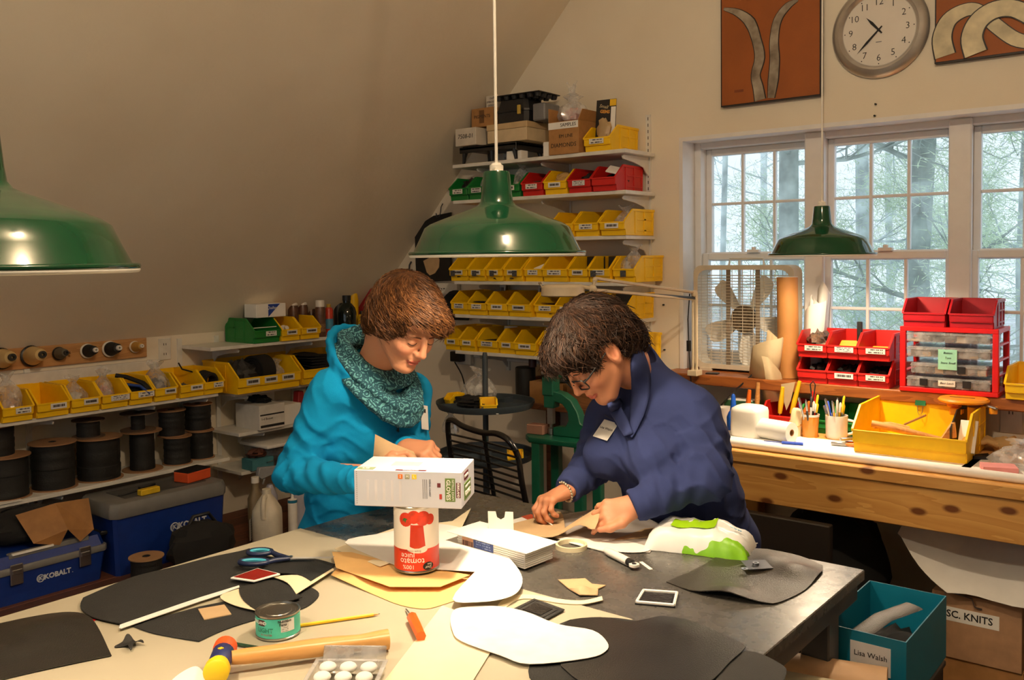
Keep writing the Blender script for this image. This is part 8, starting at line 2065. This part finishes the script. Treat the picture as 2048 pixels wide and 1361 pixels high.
(r2, t2, M2) = forearm_hand((208, 146, 110), wL, S1['elL'], V(.80, .10, .0), V(.15, -.45, .85), [(.75, .95, .5), (.85, 1.0, .5), (.95, 1.0, .5), (1.0, 1.0, .5)], [(.05, .036, -.022), (.080, .032, -.042), (.100, .018, -.052)], -1)
def core(pelvis, chest, neckb, sk):
 F = Field(np.minimum(V(pelvis), V(neckb)) - .25, np.maximum(V(pelvis), V(neckb)) + .25, .012)
 F.cone(pelvis, chest, .10, .085, .05); F.cone(chest, neckb, .085, .042, .05)
 v, q = F.skin(); return v, q, np.tile(lin3(sk), (len(v), 1))
v, q, c = merge([(hw, hq, hc), r1, r2, core(S1['pelvis'], S1['chest'], S1['neckb'], (208, 146, 110))])
bo = obj('body', np_mesh('body', v - V(pw.location), q, c), SKIN, pw)
NAIL = mat('fingernail', (218, 160, 134), .3)
def nail_set(root, tips, M):
 for a, b in tips:
  a, b = V(a), V(b); d = (a - b) / np.linalg.norm(a - b); u = M[:, 2] - d * (M[:, 2] @ d); u /= np.linalg.norm(u) + 1e-9
  Mx = Matrix(np.c_[np.stack([d, np.cross(u, d), u], 1), a + u * .0052 - d * .001 - V(root.location)].tolist() + [[0, 0, 0, 1]])
  obj('fingernail', MB().ball((0, 0, 0), (.0055, .0042, .0016), 10, 6, M=Mx), NAIL, root, smooth=80)
nail_set(pw, t1, M1); nail_set(pw, t2, M2)
BROWN_HAIR = mat('auburn_hair', (104, 66, 36), .55, spec=.25, scale=60, c2=(58, 35, 19))
AUB_HI = mat('auburn_hair_light', (140, 94, 52), .5, spec=.3, scale=60, c2=(98, 60, 32))
LASH = mat('lash_dark', (44, 28, 20), .7)
lashes(pw, hv, hq, HM, HC - V(pw.location), LASH, mat('brow_brown', (112, 70, 44), .8))
cv, cq, cr, e1, e2 = hair_cap([((-.028, 0, .050), (.112, .094, .094), .02), ((-.062, 0, -.005), (.072, .088, .085), .03), ((-.02, 0, .0), (.072, .094, .062), .02), ((.060, 0, .078), (.050, .078, .038), .03), ((.078, .028, .062), (.030, .050, .034), .02), ((-.088, 0, -.065), (.045, .062, .055), .03)],
 [((.118, .0, -.030), (.085, .088, .078), .012), ((.104, -.036, .044), (.055, .055, .032), .012), ((.050, 0, -.085), (.09, .12, .055), .015), ((.02, 0, -.12), (.08, .15, .05), .01)], (-.45, -.15, 1), (.0022, 44, 8), seed=1)
def part_obj(root, name, v, q, m, M=None, c=None):
 w = to_world(v, M, c) if M is not None else v
 return obj(name, np_mesh(name, w - V(root.location), q), m, root)
part_obj(pw, 'hair', cv, cq, BROWN_HAIR, HM, HC)
rng = random.Random(4)
for nm, m_, n_, rd in (('hair_locks', BROWN_HAIR, 900, .0010), ('hair_highlights', AUB_HI, 420, .0008)):
 mb = strands(cv, cq, cr, e1, e2, n_, rng, rad=rd, wild=.004, curl=.2, bias=.75, tail=.022)
 mb.v = [tuple(HM @ V(*p) + HC - V(pw.location)) for p in mb.v]
 obj(nm, mb, m_, pw, smooth=80)
JM = fabric('turquoise_fleece', (6, 132, 184), .07)
P1 = {k: V(x) for k, x in S1.items()}
lo = V(-2.62, 1.36, .70); hi = V(-1.66, 2.32, 1.50)
F = Field(lo, hi, .0055)
sd = V(0, 1, 0)
pel, che, nek = P1['pelvis'], P1['chest'], P1['neckb']
wai = pel * .55 + che * .45 + V(-.01, 0, 0)
F.cone(pel + V(0, 0, -.10), pel + V(0, 0, .02), .125, .120, .04, (sd, 1.38), ripple=(.004, 9, 0, -.2, 1.2, 30))
F.cone(pel + V(0, 0, .0), wai, .120, .112, .05, (sd, 1.32))
F.cone(wai, che, .112, .122, .06, (sd, 1.36), ripple=(.0035, 16, 1, 0, 1, 24))
F.cone(che, che * .35 + nek * .65, .120, .088, .06, (sd, 1.55))
F.cone(P1['shR'] + V(.0, .03, .0), P1['shL'] + V(0, -.03, 0), .066, .066, .06)
F.ell(che + V(.085, -.075, .02), (.055, .062, .07), .05); F.ell(che + V(.085, .075, .02), (.055, .062, .07), .05)
for sh, el, wr, ha in (('shR', 'elR', 'wrR', 'haR'), ('shL', 'elL', 'wrL', None)):
 a, b, c = P1[sh], P1[el], P1[wr]
 F.cone(a, b, .068, .054, .020, ripple=(.0030, 26, .5, .30, 1.3, 60))
 F.cone(b, c + (c - b) / np.linalg.norm(c - b) * (.02 if ha else -.02), .054, .036, .03, ripple=(.0030, 30, 0, -.3, .75, 70), cut=True)
F.chain([nek + V(.0, 0, -.03), nek + V(-.02, 0, .030)], [.104, .108], .02, (V(1, 0, 0), .95))
F.cone(nek + V(.03, 0, .02), nek + V(.02, 0, .14), .086, .10, .01, sub=True)
for i in range(16):
 a, b = [nek + V(.118 * math.cos(x), .122 * math.sin(x), .012 - .098 * math.cos(x)) for x in (PI * (.25 + 1.5 * i / 16), PI * (.25 + 1.5 * (i + 1) / 16))]
 F.cone(a, b, .013, .013, .008); F.cone(a + V(0, 0, .022), b + V(0, 0, .022), .012, .012, .008)
F.warp(lambda X, Y, Z: .0016 * np.sin(38 * X + 31 * Z + 3 * np.sin(19 * Y)) * np.sin(27 * Y + 15 * Z) + .0012 * np.sin(70 * Z + 20 * Y + 12 * X))
for p_, R_2, dr_, fr_, am_ in ((P1['elR'], .17, P1['wrR'] - P1['shR'], 62, .010), (P1['shR'] * .5 + P1['elR'] * .5, .16, (.2, .3, 1), 48, .006), (P1['wrR'], .11, P1['wrR'] - P1['elR'], 75, .006), (P1['shR'] + V(.08, .02, -.09), .15, (.4, -.2, 1), 50, .005), (wai + V(.1, -.1, .02), .22, (.3, .2, 1), 36, .004), (P1['shR'] + V(-.02, 0, .02), .13, (1, .4, .2), 44, .005), (pel + V(.05, -.16, .05), .2, (.2, .1, 1), 34, .008), (P1['elL'], .14, P1['wrL'] - P1['shL'], 60, .008)):
 F.crease(p_, R_2, dr_, fr_, am_)
v, q = F.skin()
jb = BVHTree.FromPolygons([tuple(p) for p in v], [tuple(int(i) for i in f) for f in q])
jo = part_obj(pw, 'jacket', v, q, JM)
def rel(root, o): 
 o.location = tuple(V(o.location) - V(root.location)); return o
fz = che + V(.175, -.012, 0)
DKT = mat('dark_zip_tape', (10, 84, 110), .7)
rel(pw, strip_on(jb, [(fz[0], fz[1], 1.20), (fz[0], fz[1], 1.10), (fz[0], fz[1] - .004, 1.04)], (-1, 0, 0), .0015, .008, 'zipper', DKT, pw))
rel(pw, strip_on(jb, [(fz[0], fz[1], 1.205), (fz[0], fz[1], 1.10), (fz[0], fz[1] - .004, 1.04)], (-1, 0, 0), .0045, .0022, 'zip_teeth', LASH, pw, 1.0))
to = tag_on(jb, (che[0] + .5, che[1] + .098, 1.215), (-1, 0, -.1), .045, .075, PAPER, pw, roll=-.25)
to.location = tuple(V(to.location) - V(pw.location))
obj('tag_mark', MB().box((-.006, .014, .0011), (.006, .026, .0016)), INK, to)
def scarf_material():
 m, nt, b = nodes_of('patterned_scarf')
 tc = nd(nt, 'ShaderNodeTexCoord')
 vo = nd(nt, 'ShaderNodeTexVoronoi'); vo.inputs['Scale'].default_value = 34; nt.links.new(tc.outputs['Object'], vo.inputs['Vector'])
 v2 = nd(nt, 'ShaderNodeTexVoronoi', feature='DISTANCE_TO_EDGE'); v2.inputs['Scale'].default_value = 62
 nz = nd(nt, 'ShaderNodeTexNoise'); nz.inputs['Scale'].default_value = 30; nt.links.new(tc.outputs['Object'], nz.inputs['Vector'])
 mx = nd(nt, 'ShaderNodeMix', data_type='VECTOR'); mx.inputs['Factor'].default_value = .03
 nt.links.new(tc.outputs['Object'], mx.inputs['A']); nt.links.new(nz.outputs['Color'], mx.inputs['B']); nt.links.new(mx.outputs['Result'], v2.inputs['Vector'])
 sn = nd(nt, 'ShaderNodeMath', operation='SINE'); mu = nd(nt, 'ShaderNodeMath', operation='MULTIPLY'); mu.inputs[1].default_value = 24
 nt.links.new(vo.outputs['Distance'], mu.inputs[0]); nt.links.new(mu.outputs[0], sn.inputs[0])
 g1 = nd(nt, 'ShaderNodeMath', operation='GREATER_THAN'); g1.inputs[1].default_value = .15; nt.links.new(sn.outputs[0], g1.inputs[0])
 g2 = nd(nt, 'ShaderNodeMath', operation='GREATER_THAN'); g2.inputs[1].default_value = .07; nt.links.new(v2.outputs['Distance'], g2.inputs[0])
 ml = nd(nt, 'ShaderNodeMath', operation='MULTIPLY'); nt.links.new(g1.outputs[0], ml.inputs[0]); nt.links.new(g2.outputs[0], ml.inputs[1])
 cx_ = nd(nt, 'ShaderNodeMix', data_type='RGBA'); nt.links.new(ml.outputs[0], cx_.inputs['Factor'])
 cx_.inputs['A'].default_value = rgb(18, 66, 80); cx_.inputs['B'].default_value = rgb(92, 152, 158)
 nt.links.new(cx_.outputs['Result'], b.inputs['Base Color']); b.inputs['Roughness'].default_value = .9
 return m
F = Field(nek - .26, nek + .26, .0042)
def loop(c, rx, ry, tilt, r, k, n=20, sag=0.0):
 pts = []
 for i in range(n + 1):
  a = 2 * PI * i / n; x, y = rx * math.cos(a), ry * math.sin(a)
  pts.append(c + V(x, y, -tilt * x - sag * max(0, math.cos(a)) ** 2 + .004 * math.sin(3 * a)))
 for i in range(n): F.cone(pts[i], pts[i+1], r, r, k)
loop(nek + V(.016, 0, .040), .094, .092, .70, .022, .006)
loop(nek + V(.026, 0, .012), .106, .102, .80, .023, .006, sag=.012)
loop(nek + V(.036, 0, -.014), .112, .108, .86, .022, .006, sag=.02)
loop(nek + V(.010, 0, .062), .090, .086, .68, .015, .006)
F.ell(nek + V(.122, 0, -.100), (.034, .072, .040), .02)
F.warp(lambda X, Y, Z: .0050 * np.sin(130 * (Z - nek[2]) + 84 * (X - nek[0]) + 4 * np.sin(14 * Y)))
v, q = F.skin(); part_obj(pw, 'scarf', v, q, scarf_material())
legs(pw, tuple(pel + V(-.02, 0, -.03)), 0, fabric('dark_jeans', (34, 40, 62), .15), BLACK_PLASTIC)
hd_l = [tuple(V(S1['haR']) + V(*p)) for p in ((-.045, -.04, -.02), (-.055, -.02, .055), (-.02, .01, .03), (.02, .05, .005), (.03, .07, -.035), (.0, .02, -.05))]
t = thing('leather_piece', 'tan leather piece held up between her hands over the glove box', 'leather', tuple(S1['haR']))
lp = MB(); lp.add([tuple(V(p) - V(S1['haR'])) for p in hd_l], [(0, 1, 2), (0, 2, 5), (2, 3, 5), (3, 4, 5)])
o = obj('piece', lp, TAN, t, smooth=60); o.modifiers.new('thickness', 'SOLIDIFY').thickness = .002
tl = V(t2[0][0])
tag(obj('hand_awl', MB().cyl(tuple(tl + V(.01, .02, .005)), tuple(tl + V(-.05, -.06, -.004)), .0035, .0022, seg=8), BLACK_PLASTIC, smooth=60), 'small dark stylus pinched in her far hand', 'tool')
# ---------------------------------------------------------------- woman in the blue sweatshirt
S2 = dict(zip('head neckb chest pelvis shL elL wrL haL shR elR wrR haR'.split(), [(-1.404, 2.13, 1.393), (-1.395, 2.301, 1.34), (-1.334, 2.338, 1.125), (-1.332, 2.601, 0.763), (-1.226, 2.352, 1.211), (-1.137, 2.262, 1.069), (-1.278, 2.119, 0.995), (-1.345, 2.091, 0.979), (-1.529, 2.39, 1.17), (-1.539, 2.324, 1.042), (-1.523, 2.155, 0.992), (-1.547, 2.083, 0.973)]))
pb = thing('person', 'woman in a dark blue sweatshirt and glasses bent over the table', 'person', (S2['pelvis'][0], S2['pelvis'][1], 0))
P2 = {k: V(x) for k, x in S2.items()}
HM2 = head_frame(-112, 50, 8); HC2 = P2['head']
nl = HM2.T @ (P2['neckb'] + V(0, .02, -.03) - HC2)
hv, hq, hc = build_head(nl, (204, 140, 104), 1.08)
hv = hv * 1.03
hw = to_world(hv, HM2, HC2)
(r1, t1, M1) = forearm_hand((204, 140, 104), P2['wrR'], P2['elR'], P2['haR'] - P2['wrR'], V(-.25, -.35, .85), [(.55, .85, .5), (.75, .95, .5), (.85, .95, .5), (.95, .9, .5)], [(.05, .036, -.022), (.078, .034, -.040), (.098, .022, -.048)], -1)
(r2, t2, M2) = forearm_hand((204, 140, 104), P2['wrL'], P2['elL'], P2['haL'] - P2['wrL'] + V(-.01, -.02, -.01), V(.35, -.75, .55), [(.35, .5, .3), (.4, .55, .3), (.45, .6, .3), (.5, .6, .3)], [(.045, .044, .010), (.080, .050, .012), (.110, .046, .010)], 1)
v, q, c = merge([(hw, hq, hc), r1, r2, core(S2['pelvis'], S2['chest'], S2['neckb'], (204, 140, 104))])
obj('body', np_mesh('body', v - V(pb.location), q, c), SKIN, pb)
nail_set(pb, t1, M1); nail_set(pb, t2, M2)
DARK_HAIR = mat('dark_brown_hair', (50, 33, 23), .6, spec=.2, scale=60, c2=(26, 17, 12))
DARK_HI = mat('chestnut_hair', (84, 54, 35), .55, spec=.25, scale=60, c2=(52, 33, 21))
lashes(pb, hv, hq, HM2, HC2 - V(pb.location), LASH, mat('brow_dark', (74, 46, 32), .8))
cv, cq, cr, e1, e2 = hair_cap([((-.028, 0, .052), (.122, .104, .104), .02), ((-.070, 0, .000), (.078, .094, .090), .03), ((.055, 0, .085), (.060, .086, .042), .03), ((.088, -.015, .066), (.026, .050, .030), .02), ((-.035, 0, .02), (.06, .098, .05), .02), ((-.10, 0, -.045), (.04, .066, .06), .03)],
 [((.124, 0, -.014), (.084, .100, .080), .012), ((.030, 0, -.060), (.075, .14, .072), .015), ((-.002, .095, .0), (.034, .045, .044), .01), ((-.002, -.095, .0), (.034, .045, .044), .01), ((0, 0, -.14), (.10, .15, .05), .01)], (-.25, .1, 1), (.0040, 34, 12), seed=3)
part_obj(pb, 'hair', cv, cq, DARK_HAIR, HM2, HC2)
for nm, m_, n_, rd in (('hair_locks', DARK_HAIR, 1000, .0011), ('hair_highlights', DARK_HI, 260, .0008)):
 mb = strands(cv, cq, cr, e1, e2, n_, rng, rad=rd, wild=.012, curl=.45, tail=.018)
 mb.v = [tuple(HM2 @ V(*p) + HC2 - V(pb.location)) for p in mb.v]
 obj(nm, mb, m_, pb, smooth=80)
gl_root = obj('glasses', MB().box((.107, -.008, .0085), (.110, .008, .0115)), BLACK_PLASTIC, pb, bevel=.0008)
gl_root.matrix_local = Matrix(np.c_[HM2, HC2 - V(pb.location)].tolist() + [[0, 0, 0, 1]])
for s in (-1, 1):
 pts = [(.108 - .012 * abs(yy / .026 + .2) ** 1.6 * .6 - .10 * max(0, (s * 0)) , s * (.034 + yy), .006 + zz) for yy, zz in rrect(.027, -.018, .018, .010, 4)]
 obj('lens_rim', MB().tube(pts, .0020, 6, closed=True), BLACK_PLASTIC, gl_root, smooth=60)
 obj('lens', MB().prism([(s * (.034 + yy), .006 + zz) for yy, zz in rrect(.026, -.017, .017, .010, 4)], .100, .1008, 'x'), PANE, gl_root)
 obj('temple', MB().tube([(.100, s * .062, .014), (.085, s * .074, .015), (.03, s * .082, .017), (-.015, s * .084, .018), (-.035, s * .080, .000)], .0026, 6, flat=1.0), BLACK_PLASTIC, gl_root, smooth=60)
er = obj('earring', MB().ball((-.004, .090, -.038), .0030).cyl((-.004, .090, -.040), (.010, .091, -.066), .0009, seg=6).ball((.013, .091, -.071), (.0055, .0055, .0060)), mat('pearl', (236, 224, 206), .2), pb, smooth=80)
er.matrix_local = gl_root.matrix_local
SM = fabric('blue_sweatshirt', (47, 57, 100), .12, .98, 900)
F = Field(V(-1.72, 1.80, .70), V(-.86, 2.80, 1.52), .0055)
pel, che, nek = P2['pelvis'], P2['chest'], P2['neckb']
sd = P2['shL'] - P2['shR']; sd[2] = 0; sd /= np.linalg.norm(sd)
F.cone(pel + V(.0, .03, -.13), pel + V(0, 0, .02), .150, .142, .05, (sd, 1.30), ripple=(.003, 10, 0, -.2, 1.2, 30))
mid2 = pel * .5 + che * .5 + V(0, .02, 0)
F.cone(pel, mid2, .142, .140, .06, (sd, 1.24))
F.cone(mid2, che + V(0, .03, .0), .140, .142, .06, (sd, 1.26), ripple=(.004, 12, 1, 0, 1, 24))
F.cone(che + V(0, .03, 0), che * .35 + nek * .65 + V(0, .03, 0), .140, .092, .07, (sd, 1.45))
F.cone(P2['shR'] - sd * -.02, P2['shL'] - sd * .03, .074, .076, .06)
for s in (-1, 1): F.ell(che + sd * s * .082 + V(-.02, -.105, -.03), (.075, .075, .075), .06)
for a, b, c, r in ((P2['shL'], P2['elL'], P2['wrL'], 1.08), (P2['shR'], P2['elR'], P2['wrR'], 1.0)):
 F.cone(a, b, .076 * r, .062 * r, .018, ripple=(.0032, 22, .5, .35, 1.3, 50))
 F.cone(b, c + (c - b) * .02, .062 * r, .041 * r, .03, ripple=(.0032, 26, 0, -.3, .8, 60), cut=True)
F.cone(nek + V(-.005, .03, -.02), nek + V(-.02, -.00, .040), .088, .078, .02)
nd_ = V(-.25, -.75, .62); nd_ /= np.linalg.norm(nd_)
F.cone(nek + nd_ * .01 + V(0, .02, .02), nek + nd_ * .14 + V(0, .01, .05), .066, .072, .012, sub=True)
vd = V(-.18, -.95, -.02); vd /= np.linalg.norm(vd)
F.cone(nek + vd * .10 + V(0, 0, -.01), nek + vd * .145 + V(0, 0, -.115), .052, .010, .012, sub=True)
F.warp(lambda X, Y, Z: .0016 * np.sin(34 * X + 29 * Z + 3 * np.sin(17 * Y)) * np.sin(25 * Y + 15 * Z) + .0012 * np.sin(66 * Z + 20 * Y + 12 * X))
for p_, R_2, dr_, fr_, am_ in ((P2['elL'], .19, P2['wrL'] - P2['shL'], 54, .012), (P2['shL'] * .5 + P2['elL'] * .5, .18, (.3, .2, 1), 42, .008), (P2['wrL'], .12, P2['wrL'] - P2['elL'], 70, .006), (P2['shL'] + V(-.09, -.06, -.10), .17, (.7, -.1, 1), 44, .010), (mid2 + V(.10, -.12, .02), .24, (.3, .3, 1), 32, .009), (P2['elR'], .15, P2['wrR'] - P2['shR'], 58, .008), (pel + V(.15, -.05, .0), .2, (.5, .2, 1), 34, .008), (che + V(0, -.1, -.1), .16, (.6, 0, 1), 40, .006)):
 F.crease(p_, R_2, dr_, fr_, am_, 1.7)
v, q = F.skin()
sb2 = BVHTree.FromPolygons([tuple(p) for p in v], [tuple(int(i) for i in f) for f in q])
part_obj(pb, 'sweatshirt', v, q, SM)
LAP = fabric('blue_sweatshirt_collar', (51, 61, 105), .12, .98, 900)
vf = nek + vd * .155 + V(0, 0, -.135)
hb2 = BVHTree.FromPolygons([tuple(p) for p in hw], [tuple(int(i) for i in f) for f in hq])
def lapel(a, b, d):
 A, B = spline(a, 5), spline(b, 5); n = 7; G = np.zeros((len(A), n, 3)); d = Vector(d).normalized()
 for i in range(len(A)):
  for j in range(n):
   u = j / (n - 1); o = Vector(A[i]) * (1 - u) + Vector(B[i]) * u
   h = [x for x in (w.ray_cast(o, d, 1.5)[0] for w in (sb2, hb2)) if x is not None]
   p = min(h, key=lambda x: (x - o).length) if h else Vector(G[i, max(j - 1, 0)] if j else G[max(i - 1, 0), 0])
   G[i, j] = p - d * (.017 + .009 * math.sin(PI * u))
 for _ in range(6):
  H = G.copy(); H[1:-1] = (G[:-2] + 2 * G[1:-1] + G[2:]) / 4; G = H; G[:, 1:-1] = (G[:, :-2] + 2 * G[:, 1:-1] + G[:, 2:]) / 4
 m = MB(); m.add([tuple(p - V(pb.location)) for p in G.reshape(-1, 3)], [(i*n + j, i*n + j + 1, (i+1)*n + j + 1, (i+1)*n + j) for i in range(len(A) - 1) for j in range(n - 1)])
 o = obj('collar_lapel', m, LAP, pb, smooth=80); s_ = o.modifiers.new('thickness', 'SOLIDIFY'); s_.thickness = .012; s_.offset = -1
VD = (-0.519, 0.858, -0.151)
lapel([(-1.087, 1.812, 1.491), (-1.092, 1.806, 1.455), (-1.093, 1.803, 1.409), (-1.092, 1.8, 1.352), (-1.095, 1.796, 1.306), (-1.096, 1.793, 1.266), (-1.096, 1.791, 1.238)], [(-1.069, 1.825, 1.477), (-1.055, 1.834, 1.436), (-1.048, 1.838, 1.391), (-1.053, 1.831, 1.34), (-1.064, 1.819, 1.292), (-1.077, 1.807, 1.258), (-1.087, 1.798, 1.233)], VD)
lapel([(-1.144, 1.758, 1.328), (-1.131, 1.767, 1.298), (-1.116, 1.777, 1.268), (-1.099, 1.789, 1.235)], [(-1.126, 1.773, 1.337), (-1.109, 1.784, 1.307), (-1.098, 1.792, 1.274), (-1.088, 1.797, 1.238)], VD)
to = tag_on(sb2, (-1.081, 1.678, 1.289), (-0.541, 0.839, -0.19), .052, .064, PAPER, pb, 'Lisa Walsh', .0105, -.2)
to.location = tuple(V(to.location) - V(pb.location))
rel(pb, strip_on(sb2, [tuple(vf + V(0, -.3, .0) - sd * .04), tuple(vf + V(0, -.3, -.003)), tuple(vf + V(0, -.3, -.006) + sd * .04)], (0, 1, 0), .0012, .003, 'placket_seam', mat('seam_blue', (44, 48, 82), .9), pb, .6, 4))
legs(pb, tuple(pel + V(0, .03, -.05)), -100, fabric('black_trousers', (28, 28, 32), .15), BLACK_PLASTIC, .185)
mbn = MB()
for i in range(22):
 a = 2 * PI * i / 22; w_ = P2['wrR'] + (P2['haR'] - P2['wrR']) * .12; Mf = frame(P2['haR'] - P2['wrR'], (0, 0, 1))
 mbn.ball(tuple(w_ + Mf @ V(0, .033 * math.cos(a), .029 * math.sin(a)) - V(pb.location)), .0042, 8, 6)
obj('bracelet', mbn, mat('beaded_silver', (206, 196, 170), .25, .6), pb, smooth=80)['kind'] = 'stuff'
ri = V(t1[1][1]); obj('ring', MB().torus(.0098, .0012, 20, 6, Matrix.Translation(tuple(V(t1[0][1]) * .4 + V(t1[0][1]) * .6 - V(pb.location))) @ Matrix.Rotation(1.2, 4, 'Y')), STEEL, pb, smooth=60)
nk = spline([tuple(nek - sd * .05 + V(0, -.055, .03)), tuple(nek + vd * .115 + V(0, 0, -.06)), tuple(nek + sd * .05 + V(0, -.055, .04))], 8)
obj('necklace', MB().tube([tuple(V(*p) - V(pb.location)) for p in nk], .0015, 6), mat('brass', None, .3), pb, smooth=60)
tx = V(t1[0][0]) * .5 + V(t1[4][0]) * .5
sw = thing('cotton_swab', 'white cotton swab with a dark tip in her hand', 'swab', tuple(tx))
obj('stick', MB().cyl((-.016, -.012, .020), (.050, -.004, -.012), .0018, seg=8), PAPER, sw)
obj('tip', MB().ball((.052, -.004, -.013), .0038), INK, sw, smooth=80)
hz = [bump(P2['haL'][0] + .0, P2['haL'][1] + .03, .10, .085)]
sheet('leather_piece', 'large crescent of tan leather lifted by the woman in blue', 'leather', [(-1.623, 1.993), (-1.616, 2.097), (-1.6, 2.148), (-1.586, 2.21)] + [p + (1,) for p in [(-1.456, 2.047), (-1.459, 2.145), (-1.514, 2.213)]] + [(-1.434, 2.165), (-1.432, 2.208)] + [(-1.38, 2.144, 1)] + [(-1.385, 2.13), (-1.345, 2.029)] + [(-1.423, 2.047), (-1.457, 1.989), (-1.522, 1.974)], TAN, TZ + .004, .002, lambda x, y: sum(b(x, y) for b in hz), .014)
# ================================================================ pendant lamps
ENAMEL_GREEN = mat('green_enamel', (11, 66, 40), 0.10, var=0.05, coat=0.2)
ENAMEL_WHITE = mat('white_enamel', (240, 238, 228), 0.3, var=0.02)
CORD_WHITE = mat('white_cord', (225, 220, 208), 0.5)
def bulb_glow(w): return emit('glowing_bulb_%d' % w, WARM + (1,), w / (PI * .0105))
def pendant(label, x, y, zrim, power, R=.203, cord_top=RIDGE_Z):
 t = thing('pendant_lamp', label, 'lamp', (x, y, zrim), group='green enamel pendant lamps')
 k = R / .203
 outer = [(.024, .192), (.029, .192), (.031, .187), (.035, .142), (.038, .122), (.045, .113), (.060, .106), (.095, .094), (.13, .081), (.155, .071), (.168, .062), (.180, .036), (.193, .010), (.198, .003)]
 sh = MB()
 sh.lathe([(r * k, z * k) for r, z in outer], 64)
 obj('shade', sh, ENAMEL_GREEN, t, smooth=50)
 rb = MB(); rb.torus(.2015 * k, .0042 * k, 64, 8, Matrix.Translation((0, 0, .004 * k)))
 obj('rim_upper', rb, ENAMEL_GREEN, t, smooth=80)
 rb = MB(); rb.torus(.2005 * k, .0040 * k, 64, 8, Matrix.Translation((0, 0, -.0012 * k)))
 obj('rim_lining', rb, ENAMEL_WHITE, t, smooth=80)
 inn = MB()
 inn.lathe([((r - .004) * k, (z - .003) * k) for r, z in outer[4:]] , 64)
 obj('shade_lining', inn, ENAMEL_WHITE, t, smooth=50)
 so = MB(); so.lathe([(.0, .212), (.010, .212), (.012, .208), (.016, .206), (.016, .193), (.026, .192), (.026, .176), (0, .176)], 16)
 so.cyl((.006, -.016, .199), (.006, -.019, .199), .003, seg=6)
 obj('socket_cap', so, CORD_WHITE, t, smooth=30)
 hk = MB(); hk.lathe([(.0, .17), (.022, .17), (.022, .118), (.0, .118)], 16)
 obj('lamp_holder', hk, ENAMEL_WHITE, t)
 co = MB(); co.cyl((0, 0, .208), (0, 0, cord_top - zrim - .01), .0036, seg=8)
 obj('cord', co, CORD_WHITE, t)
 bu = MB(); bu.lathe([(.0, .052), (.016, .055), (.027, .068), (.030, .083), (.026, .098), (.015, .114), (.013, .122)], 20)
 obj('bulb', bu, bulb_glow(power), t, smooth=80)
 ld = bpy.data.lights.new('reflector_beam', 'SPOT'); ld.energy = power * 1.5; ld.color = WARM; ld.spot_size = math.radians(84); ld.spot_blend = 1.0; ld.shadow_soft_size = .03
 lo = bpy.data.objects.new('reflector_beam', ld); C.objects.link(lo); lo.parent = t; lo.location = (0, 0, .048)
 return t
pendant('green enamel pendant lamp hanging over the stacked white cards', -1.356, 1.647, 1.676, BULB_POWER)
pendant('green enamel pendant lamp hanging in front of the windows', -1.306, 3.60, 1.664, BULB_POWER * 1.25)
pendant('green enamel pendant lamp cut off by the picture edge', *(-1.347, 0.525), 1.660, BULB_POWER * .9)
cl = thing('ceiling_lamp', 'porcelain ceiling bulb fitting fixed under the ridge', 'lamp', (-.35, .9, RIDGE_Z - 1.06 * 1.0677 - .02))
obj('lamp_base', MB().lathe([(.0, .02), (.06, .02), (.06, -.01), (.035, -.04), (.025, -.06), (0, -.06)], 20), ENAMEL_WHITE, cl)
obj('bulb', MB().lathe([(.0, -.17), (.02, -.165), (.032, -.145), (.034, -.125), (.026, -.09), (.014, -.06)], 16), emit('ceiling_bulb_glow', (1.0, 0.78, 0.54, 1), 6.0), cl, smooth=80)
ld = bpy.data.lights.new('ceiling_bulb_light', 'POINT'); ld.energy = CEILING_BULB_POWER; ld.color = WARM; ld.shadow_soft_size = .03
lo = bpy.data.objects.new('ceiling_bulb_light', ld); C.objects.link(lo); lo.parent = cl; lo.location = (0, 0, -.24)
